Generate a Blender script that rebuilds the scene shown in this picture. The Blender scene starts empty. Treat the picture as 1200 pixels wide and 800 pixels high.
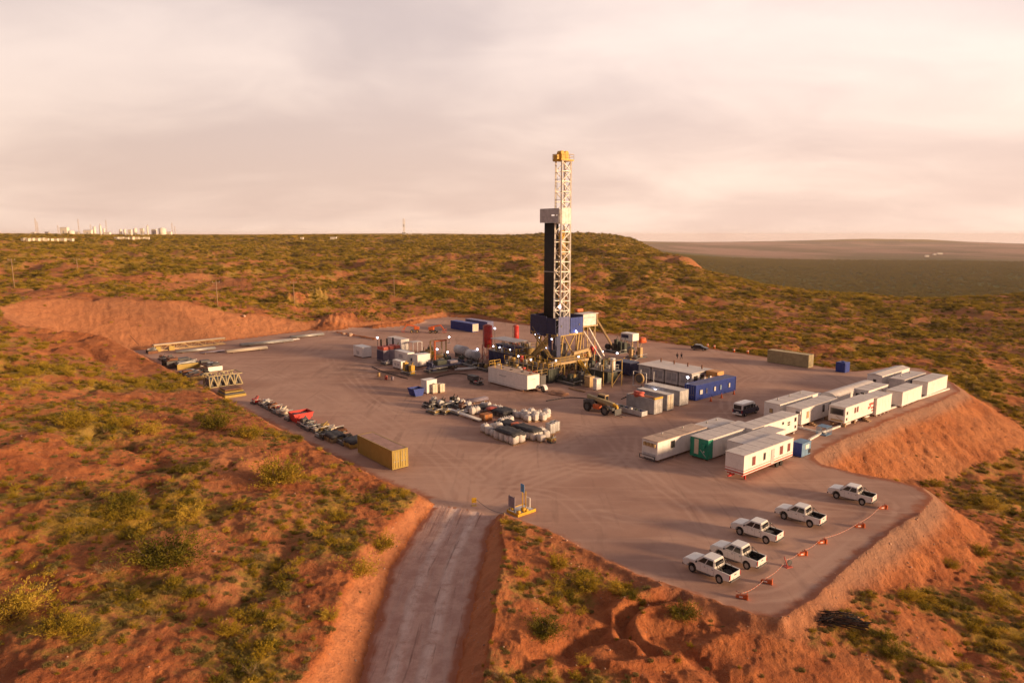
import bpy, bmesh, math, random
import numpy as np
from mathutils import Vector, Matrix
random.seed(7); rng = np.random.default_rng(11)
R = math.radians
scene = bpy.context.scene
COL = scene.collection
CAM_H, FPX, HROW = 31.0, 800.0, 276.0
PITCH = math.atan((400 - HROW) / FPX)
SITE = R(40)

def at(px, py, z=0.0):
    """world x,y of the point at height z seen at a pixel of the 1200x800 photograph"""
    cx = (px - 600) / FPX; cy = (400 - py) / FPX
    d = (cx, math.cos(PITCH) + cy * math.sin(PITCH), -math.sin(PITCH) + cy * math.cos(PITCH))
    t = (z - CAM_H) / d[2]
    return (d[0] * t, d[1] * t)

# ---------------------------------------------------------------- camera
cam_d = bpy.data.cameras.new('camera'); cam = bpy.data.objects.new('camera', cam_d); COL.objects.link(cam)
cam.location = (0, 0, CAM_H); cam.rotation_euler = (R(90) - PITCH, 0, 0)
cam_d.sensor_width = 36; cam_d.lens = 36 * FPX / 1200; cam_d.clip_start = 0.5; cam_d.clip_end = 60000
scene.camera = cam

# ---------------------------------------------------------------- materials
def hx(c):
    return tuple(((int(c[i:i+2], 16) / 255) ** 2.2) for i in (0, 2, 4))

class NT:
    def __init__(s, m):
        m.use_nodes = True; s.t = m.node_tree; s.t.nodes.clear()
    def n(s, typ, **kw):
        nd = s.t.nodes.new(typ)
        for k, v in kw.items():
            if k.startswith('i_'):
                key = k[2:]
                key = int(key) if key.isdigit() else key.replace('_', ' ')
                nd.inputs[key].default_value = v
            else: setattr(nd, k, v)
        return nd
    def l(s, a, b): s.t.links.new(a, b)
    def noise(s, scale, detail=4, rough=.55, vec=None, dist=0.0):
        nd = s.n('ShaderNodeTexNoise'); nd.inputs['Scale'].default_value = scale
        nd.inputs['Detail'].default_value = detail; nd.inputs['Roughness'].default_value = rough
        nd.inputs['Distortion'].default_value = dist
        if vec is not None: s.l(vec, nd.inputs['Vector'])
        return nd.outputs['Fac']
    def ramp(s, fac, lo, hi, a=0.0, b=1.0):
        nd = s.n('ShaderNodeMapRange'); nd.interpolation_type = 'SMOOTHSTEP'
        s.l(fac, nd.inputs[0]); nd.inputs[1].default_value = lo; nd.inputs[2].default_value = hi
        nd.inputs[3].default_value = a; nd.inputs[4].default_value = b
        return nd.outputs[0]
    def mix(s, fac, a, b, blend='MIX'):
        nd = s.n('ShaderNodeMix'); nd.data_type = 'RGBA'; nd.blend_type = blend
        for v, sock in ((fac, nd.inputs[0]), (a, nd.inputs[6]), (b, nd.inputs[7])):
            if isinstance(v, (int, float)): sock.default_value = v
            elif isinstance(v, tuple): sock.default_value = (*v[:3], 1)
            else: s.l(v, sock)
        return nd.outputs[2]
    def math(s, op, a, b=None, c=None):
        nd = s.n('ShaderNodeMath'); nd.operation = op
        for i, v in enumerate((a, b, c)):
            if v is None: continue
            if isinstance(v, (int, float)): nd.inputs[i].default_value = v
            else: s.l(v, nd.inputs[i])
        return nd.outputs[0]

MATS = {}
def mat(name, col, rough=.6, metal=0.0, var=.12, dirt=.25, emit=None, scale=1.2, bump=0.0, spec=.4):
    """painted / metal surface with uneven tone, reddish dust and small stains"""
    if name in MATS: return MATS[name]
    m = bpy.data.materials.new(name); t = NT(m)
    out = t.n('ShaderNodeOutputMaterial'); b = t.n('ShaderNodeBsdfPrincipled')
    t.l(b.outputs[0], out.inputs[0])
    tc = t.n('ShaderNodeTexCoord').outputs['Object']
    n1 = t.noise(scale, 5, .6, tc); n2 = t.noise(scale * 4.3, 4, .65, tc)
    c = col
    dk = tuple(x * (1 - var * 1.6) for x in c); lt = tuple(min(1, x * (1 + var)) for x in c)
    base = t.mix(t.ramp(n1, .3, .7), dk, lt)
    dust = (.34, .19, .125)
    f = t.math('MULTIPLY', t.ramp(n2, .5, .78), dirt)
    base = t.mix(f, base, dust)
    t.l(base, b.inputs['Base Color'])
    b.inputs['Roughness'].default_value = rough; b.inputs['Metallic'].default_value = metal
    b.inputs['Specular IOR Level'].default_value = spec
    if bump:
        bp = t.n('ShaderNodeBump'); bp.inputs['Strength'].default_value = bump; bp.inputs['Distance'].default_value = .05
        t.l(n2, bp.inputs['Height']); t.l(bp.outputs[0], b.inputs['Normal'])
    if emit:
        b.inputs['Emission Color'].default_value = (*emit[0], 1); b.inputs['Emission Strength'].default_value = emit[1]
    MATS[name] = m
    return m

# ---------------------------------------------------------------- tagging
def tag(o, label=None, cat=None, group=None, kind=None):
    if label: o['label'] = label
    if cat: o['category'] = cat
    if group: o['group'] = group
    if kind: o['kind'] = kind
    return o

def link_mesh(name, me, parent=None, loc=None):
    o = bpy.data.objects.new(name, me); COL.objects.link(o)
    if parent is not None: o.parent = parent
    if loc is not None: o.location = loc
    return o

def np_mesh(name, verts, faces, nper, smooth=False):
    """fast mesh from arrays: faces (n, nper)"""
    me = bpy.data.meshes.new(name)
    nv, nf = len(verts), len(faces)
    me.vertices.add(nv); me.vertices.foreach_set('co', np.asarray(verts, np.float32).ravel())
    me.loops.add(nf * nper); me.polygons.add(nf)
    me.polygons.foreach_set('loop_start', np.arange(nf, dtype=np.int32) * nper)
    me.polygons.foreach_set('loop_total', np.full(nf, nper, np.int32))
    me.loops.foreach_set('vertex_index', np.asarray(faces, np.int32).ravel())
    if smooth: me.polygons.foreach_set('use_smooth', np.ones(nf, bool))
    me.update(calc_edges=True)
    return me

# ---------------------------------------------------------------- sky, sun, air
SUN_AZ, SUN_EL = R(-20), R(9)          # direction towards the sun, angle from +X
world = bpy.data.worlds.new('World'); scene.world = world; world.use_nodes = True
t = NT(world)
sky = t.n('ShaderNodeTexSky'); sky.sky_type = 'NISHITA'; sky.sun_disc = False
sky.sun_elevation = SUN_EL; sky.sun_rotation = R(90) - SUN_AZ
sky.dust_density = 3.0; sky.air_density = 1.2
tc = t.n('ShaderNodeTexCoord').outputs['Generated']
sep = t.n('ShaderNodeSeparateXYZ'); t.l(tc, sep.inputs[0])
zc = t.math('ADD', t.math('ABSOLUTE', sep.outputs[2]), .22)
cmb = t.n('ShaderNodeCombineXYZ')
t.l(t.math('DIVIDE', sep.outputs[0], zc), cmb.inputs[0]); t.l(t.math('DIVIDE', sep.outputs[1], zc), cmb.inputs[1])
mp = t.n('ShaderNodeMapping'); mp.inputs['Location'].default_value = (3.1, 1.7, 0); mp.inputs['Scale'].default_value = (1.0, 1.35, 1)
mp.inputs['Rotation'].default_value = (0, 0, R(-24))
t.l(cmb.outputs[0], mp.inputs[0]); cv = mp.outputs[0]
big = t.noise(.62, 4, .45, cv, .5); fine = t.noise(2.1, 7, .55, cv, .5)
cl = t.math('ADD', t.math('MULTIPLY', big, .74), t.math('MULTIPLY', fine, .26))
cl = t.ramp(cl, .36, .66)
elev = sep.outputs[2]
low = t.ramp(elev, 0.0, .30)                           # nearer the horizon the air is pinker
sh_c = t.mix(low, (6.7, 4.8, 3.95), (5.8, 4.7, 4.45))  # shaded cloud / thin veil
hi_c = t.mix(low, (8.5, 6.35, 5.15), (8.3, 6.75, 6.05))   # sunlit cloud
cloud = t.mix(cl, sh_c, hi_c)
# brighter towards the sun side of the sky
sunward = t.ramp(sep.outputs[0], -.6, .75, .92, 1.12)
cb = t.n('ShaderNodeVectorMath'); cb.operation = 'SCALE'; t.l(cloud, cb.inputs[0]); t.l(sunward, cb.inputs['Scale'])
col = t.mix(.94, sky.outputs[0], cb.outputs[0])
# the sky overhead and behind the camera is darker and cooler than the bright band ahead
zen = t.ramp(sep.outputs[2], .38, .85); col = t.mix(zen, col, (1.9, 1.6, 1.65))
beh = t.ramp(sep.outputs[1], .35, -.5); col = t.mix(t.math('MULTIPLY', beh, .85), col, (1.1, .9, 1.1))
bg = t.n('ShaderNodeBackground'); bg.inputs['Strength'].default_value = .1; t.l(col, bg.inputs[0])
wo = t.n('ShaderNodeOutputWorld'); t.l(bg.outputs[0], wo.inputs[0])

sd = bpy.data.lights.new('sun', 'SUN'); so = bpy.data.objects.new('sun', sd); COL.objects.link(so)
sd.energy = 5.0; sd.angle = R(8); sd.color = (1.0, .67, .38)
sv = Vector((math.cos(SUN_AZ) * math.cos(SUN_EL), math.sin(SUN_AZ) * math.cos(SUN_EL), math.sin(SUN_EL)))
so.rotation_euler = sv.to_track_quat('Z', 'Y').to_euler(); so.location = (60, -20, 60)

hm = bpy.data.materials.new('haze_air'); t = NT(hm)
out = t.n('ShaderNodeOutputMaterial'); pv = t.n('ShaderNodeVolumePrincipled')
pv.inputs['Color'].default_value = (.95, .80, .76, 1); pv.inputs['Density'].default_value = 5.2e-5
t.l(pv.outputs[0], out.inputs['Volume'])
hb = 14500.0
hv = [(x, y, z) for z in (-215, 62) for x, y in ((-hb, -hb), (hb, -hb), (hb, hb), (-hb, hb))]
me = bpy.data.meshes.new('haze'); me.from_pydata(hv, [], [(0, 3, 2, 1), (4, 5, 6, 7), (0, 1, 5, 4), (1, 2, 6, 5), (2, 3, 7, 6), (3, 0, 4, 7)]); me.materials.append(hm)
tag(link_mesh('haze', me), kind='stuff')

scene.render.engine = 'CYCLES'
scene.view_settings.view_transform = 'Standard'; scene.view_settings.look = 'None'
scene.view_settings.exposure = .42; scene.view_settings.gamma = 1
scene.cycles.use_denoising = True
scene.cycles.max_bounces = 5; scene.cycles.diffuse_bounces = 3; scene.cycles.volume_bounces = 1; scene.cycles.transparent_max_bounces = 6
scene.cycles.use_adaptive_sampling = True; scene.cycles.adaptive_threshold = .015
scene.cycles.sample_clamp_indirect = 6
# ================================================================ terrain
def poly_sd(X, Y, poly, arclen=False):
    """signed distance to polygon, negative inside (and the position along its outline)"""
    best = np.full(X.shape, 1e18); inside = np.zeros(X.shape, bool); S = np.zeros(X.shape); s0 = 0.
    n = len(poly)
    for i in range(n):
        x1, y1 = poly[i]; x2, y2 = poly[(i + 1) % n]
        dx, dy = x2 - x1, y2 - y1
        tt = np.clip(((X - x1) * dx + (Y - y1) * dy) / (dx * dx + dy * dy + 1e-12), 0, 1)
        d2 = (X - x1 - tt * dx) ** 2 + (Y - y1 - tt * dy) ** 2
        if arclen:
            L_ = math.hypot(dx, dy); S = np.where(d2 < best, s0 + tt * L_, S); s0 += L_
        np.minimum(best, d2, out=best)
        c = ((y1 > Y) != (y2 > Y)) & (X < dx * (Y - y1) / (dy + 1e-12) + x1)
        inside ^= c
    d = np.sqrt(best)
    d = np.where(inside, -d, d)
    return (d, S) if arclen else d

def line_d(X, Y, pts):
    best = np.full(X.shape, 1e18)
    for (x1, y1), (x2, y2) in zip(pts[:-1], pts[1:]):
        dx, dy = x2 - x1, y2 - y1
        tt = np.clip(((X - x1) * dx + (Y - y1) * dy) / (dx * dx + dy * dy + 1e-12), 0, 1)
        np.minimum(best, (X - x1 - tt * dx) ** 2 + (Y - y1 - tt * dy) ** 2, out=best)
    return np.sqrt(best)

_perm = np.random.default_rng(3).permutation(256).astype(np.int64); _perm = np.concatenate([_perm, _perm, _perm])
_ga = np.random.default_rng(4).uniform(0, 2 * np.pi, 256); _gx, _gy = np.cos(_ga), np.sin(_ga)
def perlin(x, y):
    xi = np.floor(x).astype(np.int64); yi = np.floor(y).astype(np.int64)
    xf, yf = x - xi, y - yi
    xi &= 255; yi &= 255
    u = xf * xf * xf * (xf * (xf * 6 - 15) + 10); v = yf * yf * yf * (yf * (yf * 6 - 15) + 10)
    def g(ix, iy, fx, fy):
        h = _perm[_perm[ix] + iy] & 255
        return _gx[h] * fx + _gy[h] * fy
    a = g(xi, yi, xf, yf); b = g(xi + 1, yi, xf - 1, yf); c = g(xi, yi + 1, xf, yf - 1); d = g(xi + 1, yi + 1, xf - 1, yf - 1)
    return (a + u * (b - a)) * (1 - v) + (c + u * (d - c)) * v
def fbm(x, y, s, octv=4, gain=.5, off=0.0):
    r = 0; amp = 1; f = 1 / s
    for i in range(octv):
        r = r + amp * perlin(x * f + off + i * 17.3, y * f + off * .7 + i * 9.1); amp *= gain; f *= 2.03
    return r
def sstep(v, a, b):
    t_ = np.clip((v - a) / (b - a), 0, 1); return t_ * t_ * (3 - 2 * t_)

PAD_PX = [(96,415),(172,409),(250,401),(330,391),(380,385),(440,383),(475,380),(492,375),(525,371),(560,373),(610,380),(690,388),(740,395),(765,400),
          (830,408),(890,417),(960,429),(1000,435),(1035,430),(1078,431),(1118,449),(1126,458),(1092,474),(1040,492),(1000,510),(972,522),
          (953,534),(962,543),(1000,553),(1045,562),(1082,571),(1094,582),(1080,600),(1040,627),(1000,660),(955,702),(915,728),
          (880,724),(800,695),(740,675),(700,655),(660,636),(620,618),(585,606),(548,596),(511,591),(497,583),(445,562),(350,514),(264,468),(165,416)]
PAD = [at(*p) for p in PAD_PX]
road_r = [at(*p) for p in [(585,604),(574,620),(562,680),(548,735),(534,800)]]
road_l = [at(*p) for p in [(420,800),(441,722),(457,667),(482,628),(509,590)]]
def ext(a, b, k):
    return (b[0] + (b[0] - a[0]) * k, b[1] + (b[1] - a[1]) * k)
rr_e = ext(road_r[-2], road_r[-1], 14); rl_e = (rr_e[0] - 8.5, rr_e[1])
ROAD = road_r + [rr_e, rl_e] + road_l

CP = []
def cz(px, py, z): CP.append((*at(px, py, z), z))
def cd(px, D, z): CP.append(((px - 600) / FPX * D, D, z))
for a_ in [(0,362,11.5),(-120,366,12),(0,450,7.5),(0,600,5.2),(0,790,4.2),(-350,600,7),(-350,450,9),(165,415,3.6),(60,384,8.5),(165,600,4.2),(165,500,4.8),(300,500,2.8),(300,700,3.0),
           (400,600,2.4),(430,650,2.3),(380,740,2.4),(350,800,2.6),(500,585,1.2),(440,575,1.8),(200,790,3.6),
           (600,680,1.9),(650,780,1.5),(592,625,1.5),(640,635,.9),(700,700,.5),(700,790,.9),(800,740,.1),(900,760,-.6),(900,795,-.7),(1000,760,-1.6),(1000,720,-1.3),(1060,700,-2.6),(1100,690,-3.2),(1170,640,-4.6),(1180,790,-3.6),
           (1130,553,-7),(1080,560,-6),(1200,520,-8),(1200,600,-7),(1320,500,-9),(1200,460,-7),(1140,438,-4),(1000,428,-.8),(900,411,-.4),(1200,400,-6),
           (760,394,.0),(690,384,.3),(620,373,.8),(520,367,1.5),(400,378,2.2),(440,378,1.6),(370,378,2.2),(250,375,7.0),(180,368,9.5),(110,361,11.5),(20,353,13.5)]: cz(*a_)
for a_ in [(1200,431,-9),(1350,420,-11),(1000,410,-5),(860,480,0),(800,600,3),(770,680,9),(740,850,18),(700,700,17),(620,1000,25),(740,1050,24),
           (100,267,13),(0,252,14),(-300,252,16),(250,275,10),(400,300,7),(600,330,6),(720,350,5),(800,340,1),(900,300,-2),(1050,300,-5),
           (0,433,18),(100,466,17.5),(300,533,15.5),(500,567,15),(600,743,19),(450,900,23),(150,900,26),(-200,900,28),(300,1500,28),(600,1500,28),
           (0,2500,33),(300,2500,31),(600,2500,29),(690,2500,26),(0,6000,50),(300,6000,39),(600,6000,32),(0,12000,62),(300,12000,46),(600,12000,33),(-600,3000,40),(-600,12000,70),
           (1200,640,-46),(1000,640,-42),(1400,600,-48),(870,760,-38),(820,1100,-36),(780,1500,-30),(800,1900,-60),
           (800,12000,-92),(1000,12000,-92),(1300,12000,-92),(740,9000,-40),(1600,9000,-90),(900,8000,-88),(1200,8000,-88),
           (900,1100,-78),(1100,1100,-80),(1300,1100,-80),(900,2500,-80),(1100,2500,-80),(1300,2500,-80),(780,3500,-60),(850,5000,-75),(1100,5000,-80),(1400,5000,-82)]: cd(*a_)
for th in range(200, 341, 20):
    for r_ in (40, 400, 4000): CP.append((r_ * math.cos(R(th)), r_ * math.sin(R(th)), -3 if r_ < 100 else -10))
CP += [(0, 20, 2), (-20, 20, 3), (25, 15, 0)]
CP = np.array(CP)
def warp(x, y):
    r_ = np.hypot(x, y) + 1e-6
    th = np.arctan2(x, y)          # 0 ahead
    return th * 2.2, np.log(r_)
cu, cvv = warp(CP[:, 0], CP[:, 1])
def tpsk(r2): return np.where(r2 > 1e-12, .5 * r2 * np.log(r2 + 1e-12), 0)
N_CP = len(CP); K = tpsk((cu[:, None] - cu) ** 2 + (cvv[:, None] - cvv) ** 2) + np.eye(N_CP) * .0015
Pm = np.stack([np.ones(N_CP), cu, cvv], 1)
A_ = np.zeros((N_CP + 3, N_CP + 3)); A_[:N_CP, :N_CP] = K; A_[:N_CP, N_CP:] = Pm; A_[N_CP:, :N_CP] = Pm.T
SOL = np.linalg.solve(A_, np.concatenate([CP[:, 2], np.zeros(3)]))
def tps(x, y):
    u, v = warp(x, y); out_ = SOL[N_CP] + SOL[N_CP + 1] * u + SOL[N_CP + 2] * v
    for i in range(N_CP): out_ = out_ + SOL[i] * tpsk((u - cu[i]) ** 2 + (v - cvv[i]) ** 2)
    return out_

# small earthworks drawn on the natural ground: (pixels, height, half width)
WORKS = [([(792,678),(742,694),(716,712),(718,738),(748,760)], 1.0, .65), ([(806,698),(762,706),(742,722),(756,742),(778,756)], .85, .5),
         ([(600,800),(645,768),(692,738),(716,722)], -.8, .6), ([(800,688),(752,701),(729,718),(738,738),(764,758)], -.6, .5), ([(716,780),(760,770),(800,762)], .7, .45),
         ([(640,790),(700,775),(760,795)], .5, .5), ([(820,745),(870,760),(930,765)], .6, .7), ([(840,712),(870,735),(915,745)], -.5, .7),
         ([(590,640),(589,683),(583,715),(566,767),(540,800)], .25, .6),
         ([(120,645),(165,625),(215,598),(272,566)], -.65, .5), ([(100,640),(150,620),(205,592),(262,562)], .35, .55),
         ([(905,730),(960,722),(1010,735),(1075,760)], .8, 1.2), ([(948,705),(985,690),(1060,720)], .6, 1.0)]
WORKS = [([at(px, py, 1.0 if px < 860 else -1.5) for px, py in w[0]], w[1], w[2]) for w in WORKS]
# banks pushed up along the pad edges
BERMS = [([at(*p) for p in [(588,608),(620,620),(660,638),(700,657),(740,677),(800,697),(880,726),(915,731)]], .45, .7),
         ([at(*p) for p in [(915,731),(955,705),(1000,663),(1040,630),(1080,604)]], .22, .5),
         ([at(*p) for p in [(395,390),(440,398)]], .5, .7), ([at(*p) for p in [(440,384),(478,381),(492,377)]], 1.3, 1.6),
         ([at(*p) for p in [(340,372),(372,366)]], 3.5, 5.0), ([at(*p) for p in [(385,385),(410,378),(440,378)]], 2.2, 4.5)]

OPEN = [at(px, py, .3) for px, py in [(590,800),(640,745),(715,705),(800,682),(925,735),(1030,735),(1050,800),(900,790),(780,800)]]
BARE = [at(px, py, 8) for px, py in [(10,352),(60,360),(120,365),(250,379),(300,384),(200,404),(165,411),(60,386)]]
def ground(x, y):
    """height of the ground plus masks: natural height, distance to pad / road, cut mask"""
    rr = np.hypot(x, y)
    dp, arc_s = poly_sd(x, y, PAD, True); wob = fbm(x, y, 3.0, 3, .6) * .55 + fbm(x, y, 13., 2, .5, 4.) * .9
    edge_soft = sstep(rr, 0, 1)
    dp = dp + wob * .55
    dr, arc_r = poly_sd(x, y, ROAD, True); dr = dr + fbm(x, y, 2.2, 3, .6, 9.) * .35
    dm = np.minimum(dp, dr)
    N = tps(x, y)
    vis = np.exp(-np.maximum(N + 20, -40) * 0)
    valley = sstep(-N, 25, 60)
    far = sstep(rr, 170, 420)
    near_amp = .18 + .55 * sstep(dm, 1, 30)
    N = N + fbm(x, y, 9., 4, .5) * near_amp * 1.3 + fbm(x, y, 30., 3, .5, 2.) * 2.1 * sstep(dm, 4, 40) * (1 - .3 * far)
    rid = 1 - np.abs(fbm(x, y, 95., 4, .52, 5.)) * 2.2
    hill = (rid - .35) * 7.0 + fbm(x, y, 260., 3, .5, 8.) * 6 + fbm(x, y, 34., 3, .55, 15.) * 1.9
    flatter = 1 - .8 * sstep(rr, 900, 1800)
    east = sstep(np.arctan2(x, y), R(10), R(24)); 
    N = N + hill * far * (1 - .6 * valley) * flatter * (1 - .55 * east) * .85
    # distant mesa beyond the valley
    m_th = np.degrees(np.arctan2(x, y))
    mesa = sstep(rr, 8300 + 700 * perlin(m_th / 3., m_th * 0 + 2.), 9300) * sstep(m_th, 8, 11)
    row = np.interp(m_th, [8, 12, 16, 20.6, 24.2, 27, 31, 33.5, 37, 50], [283.2, 283.6, 284, 282.6, 281, 279.6, 280.2, 282.6, 284.6, 285.5]) + .35 * perlin(m_th / 1.7, m_th * 0 + 5.)
    N = N + mesa * (CAM_H - (row - HROW) * 9300 / FPX - N)
    N = N - 90 * sstep(rr, 10300, 12500) * sstep(m_th, 8, 11)
    mesa2 = sstep(rr, 5200 + 900 * perlin(m_th / 4., m_th * 0 + 7.), 6100) * sstep(m_th, 8, 14) * (1 - mesa)
    N = N + mesa2 * 14
    # red outcrop on the far ridge shoulder
    ox, oy = (795 - 600) / FPX * 560, 560
    N = N + 4.5 * np.exp(-(((x - ox) / 26) ** 2 + ((y - oy) / 30) ** 2) ** 2)
    for pts, h_, w_ in WORKS:
        sel = (rr < 130)
        d = line_d(x[sel], y[sel], pts) + perlin(x[sel] / 1.7, y[sel] / 1.7) * .35 * w_
        N[sel] += .7 * h_ * np.exp(-(d / w_) ** 2)
    rill = fbm(x * 1.0, y * 1.0, 1.6, 3, .55, 3.) * .28
    up = np.minimum(dp * (.72 - .24 * sstep(-x, 50, 75) * sstep(y, 165, 185)), dr * .95); dn = np.maximum(-dp * .64, -dr * .6)
    up = np.maximum(up, 0); dn = np.minimum(dn, 0)
    z = np.minimum(np.maximum(N, dn), up)
    cut = sstep(np.abs(z - N), .04, .6) * sstep(dm, 0, .4)
    z = z + rill * sstep(dm, .2, 2.5) * (.6 + .5 * cut) * (rr < 600)
    # water-cut rills running down the made slopes, clods and stones on open ground
    sa = np.where(dp < dr, arc_s, arc_r + 500.); dq = np.maximum(dm, 0)
    gl = 1 - np.abs(perlin(sa / 1.5 + .25 * perlin(x / 2., y / 2.), dq * .10 + 3.)) * 2.4 + .5 * perlin(sa / .55, dq * .2)
    z = z - np.clip(gl - .35, 0, 1) * cut * sstep(dm, .3, 3.) * (.5 - .36 * sstep(rr, 130, 175)) * (rr < 400)
    gl2 = 1 - np.abs(perlin(sa / 6.5, dq * .05 + 9.)) * 3.0
    z = z - np.clip(gl2, 0, 1) * cut * sstep(dm, .8, 5.) * (.5 - .3 * sstep(rr, 140, 180)) * (rr < 400)
    lum = np.clip(fbm(x, y, 1.1, 3, .6, 31.) - .05, 0, 1)
    z = z + lum * .24 * sstep(dm, .4, 2.0) * (rr < 200)
    gully = np.clip(1 - np.abs(fbm(x, y, 24., 3, .5, 41.)) * 6.5, 0, 1)
    z = z - gully * .8 * sstep(dm, 3, 10) * (1 - cut) * (rr < 300)
    for pts, h_, w_ in BERMS:
        sel = (rr < 320)
        d = line_d(x[sel], y[sel], pts) + perlin(x[sel] / 1.3, y[sel] / 1.3) * .4 * w_
        z[sel] += h_ * np.exp(-(d / w_) ** 2) * (1 + .5 * perlin(x[sel] / 1.1, y[sel] / 1.1))
    inside = np.clip(-dm, 0, 3) / 3
    z = z + inside * fbm(x, y, 8., 2, .5, 6.) * .05 * (rr < 600)
    return z, N, dp, dr, cut

def veg_density(x, y, cut, dm, z):
    rr = np.hypot(x, y)
    v = .5 - .16 * (1 - sstep(rr, 120, 200)) + 1.0 * fbm(x, y, 13., 4, .6, 1.) + .55 * fbm(x, y, 70., 3, .5, 12.)
    v = v + .12 * sstep(rr, 200, 500) + .35 * sstep(-z, 20, 50)
    th = np.degrees(np.arctan2(x, y))
    v = v - .25 * np.exp(-(((th + 30) / 14) ** 2)) * sstep(rr, 150, 190) * (1 - sstep(rr, 330, 480))
    v = v + .30 * sstep(rr, 520, 800)
    v = v * (1 - cut) * sstep(dm, .3, 2.5) * sstep(poly_sd(x, y, BARE) + fbm(x, y, 7., 3) * 3, -1, 3)
    v = v - .75 * (1 - sstep(poly_sd(x, y, OPEN) + fbm(x, y, 5., 3) * 2.5, -2, 1.5))
    v = v * sstep(np.hypot((x - 137) / 26, (y - 552) / 26), .7, 1.2)
    return np.clip(v, 0, 1)

az = np.concatenate([np.arange(-180, -70, 6.), np.arange(-70, -46, 1.), np.arange(-46, 46.01, .1), np.arange(47, 70, 1.), np.arange(70, 180, 6.)])
rs = [.5, 6, 14, 22, 29, 34, 38]; r_ = 40.
while r_ < 13500:
    rs.append(r_); r_ *= 1.0045 if r_ < 260 else (1.0075 if r_ < 1300 else 1.02)
rs = np.array(rs)
TH, RR = np.meshgrid(np.radians(az), rs)
GX = (RR * np.sin(TH)).ravel(); GY = (RR * np.cos(TH)).ravel()
GZ, GN, GDP, GDR, GCUT = ground(GX, GY)
GDM = np.minimum(GDP, GDR)
GV = veg_density(GX, GY, GCUT, GDM, GZ)
na, nr = len(az), len(rs)
i0 = (np.arange(nr - 1)[:, None] * na + np.arange(na)[None, :])
nxt = (np.arange(nr - 1)[:, None] * na + ((np.arange(na) + 1) % na)[None, :])
FQ = np.stack([i0, i0 + na, nxt + na, nxt], -1).reshape(-1, 4)
cdp = GDP[FQ].mean(1); cdr = GDR[FQ].mean(1)
is_pad = (cdp < 0) & (GZ[FQ].mean(1) < .22); is_road = (~is_pad) & (cdr < 0) & (cdp > -.3)

def gheight(x, y):
    z = ground(np.array([float(x)]), np.array([float(y)]))[0]
    return float(z[0])

def sub_mesh(name, fsel, material, attrs):
    F = FQ[fsel]; ids, inv = np.unique(F.ravel(), return_inverse=True)
    V = np.stack([GX[ids], GY[ids], GZ[ids]], 1)
    me = np_mesh(name, V, inv.reshape(-1, 4)[:, ::-1], 4, smooth=True)
    for k, arr in attrs.items():
        a = me.attributes.new(k, 'FLOAT', 'POINT'); a.data.foreach_set('value', arr[ids].astype(np.float32))
    me.materials.append(material)
    return me

def attr(t, name): 
    a = t.n('ShaderNodeAttribute'); a.attribute_name = name; return a.outputs['Fac']
def wpos(t):
    return t.n('ShaderNodeNewGeometry').outputs['Position']
def scaled(t, v, s, rot=0.0):
    m_ = t.n('ShaderNodeMapping'); m_.inputs['Scale'].default_value = s; m_.inputs['Rotation'].default_value = (0, 0, rot); t.l(v, m_.inputs[0]); return m_.outputs[0]
def finish(t, base, height, dist=.25, strength=.7, rough=.95):
    out = t.n('ShaderNodeOutputMaterial'); b = t.n('ShaderNodeBsdfPrincipled'); t.l(b.outputs[0], out.inputs[0])
    t.l(base, b.inputs['Base Color']); b.inputs['Roughness'].default_value = rough; b.inputs['Specular IOR Level'].default_value = .08
    bp = t.n('ShaderNodeBump'); bp.inputs['Strength'].default_value = strength; bp.inputs['Distance'].default_value = dist
    t.l(height, bp.inputs['Height']); t.l(bp.outputs[0], b.inputs['Normal'])

# --- scrubland soil
SOIL_A, SOIL_B, SOIL_C = (.52, .172, .062), (.34, .098, .038), (.56, .24, .11)
m_ter = bpy.data.materials.new('red_earth'); t = NT(m_ter); P = wpos(t)
n_big = t.noise(.045, 5, .6, P); n_mid = t.noise(.35, 6, .62, P); n_fin = t.noise(2.6, 5, .7, P); n_vf = t.noise(11., 3, .7, P)
soil = t.mix(t.ramp(n_mid, .36, .64), SOIL_B, SOIL_A)
soil = t.mix(t.math('MULTIPLY', t.ramp(n_big, .48, .68), .55), soil, SOIL_C)
soil = t.mix(t.ramp(n_fin, .52, .72, 0, .6), soil, (.22, .075, .04))
soil = t.mix(t.ramp(t.noise(.9, 5, .7, P), .5, .68, 0, .5), soil, (.28, .10, .05))
soil = t.mix(t.ramp(n_vf, .58, .72, 0, .35), soil, (.62, .33, .20))
soil = t.mix(t.math('MULTIPLY', attr(t, 'cut'), .55), soil, t.mix(n_mid, (.52, .20, .095), (.66, .31, .165)))
veg = attr(t, 'veg'); far = attr(t, 'far')
gcol = t.mix(t.ramp(t.noise(.8, 4, .6, P), .38, .62), (.20, .14, .018), (.42, .265, .040))
gcol = t.mix(t.ramp(t.noise(.11, 3, .5, P), .42, .66, 0, .6), gcol, (.40, .27, .075))
gcol = t.mix(t.ramp(n_fin, .5, .7, 0, .45), gcol, (.10, .075, .018))
vcol = t.mix(t.ramp(t.noise(.004, 5, .65, scaled(t, P, (1, .6, 1))), .40, .62), (.014, .060, .006), (.075, .120, .018))
gcol = t.mix(t.math('MULTIPLY', attr(t, 'valley'), .95), gcol, vcol)
soil = t.mix(t.math('MULTIPLY', attr(t, 'far'), .6), soil, (.50, .27, .11))
soil = t.mix(attr(t, 'mesa'), soil, (.52, .32, .25)); gcol = t.mix(attr(t, 'mesa'), gcol, t.mix(t.ramp(t.noise(.0016, 5, .6, scaled(t, P, (1, .5, 1))), .42, .6), (.40, .235, .18), (.16, .12, .07)))
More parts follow.
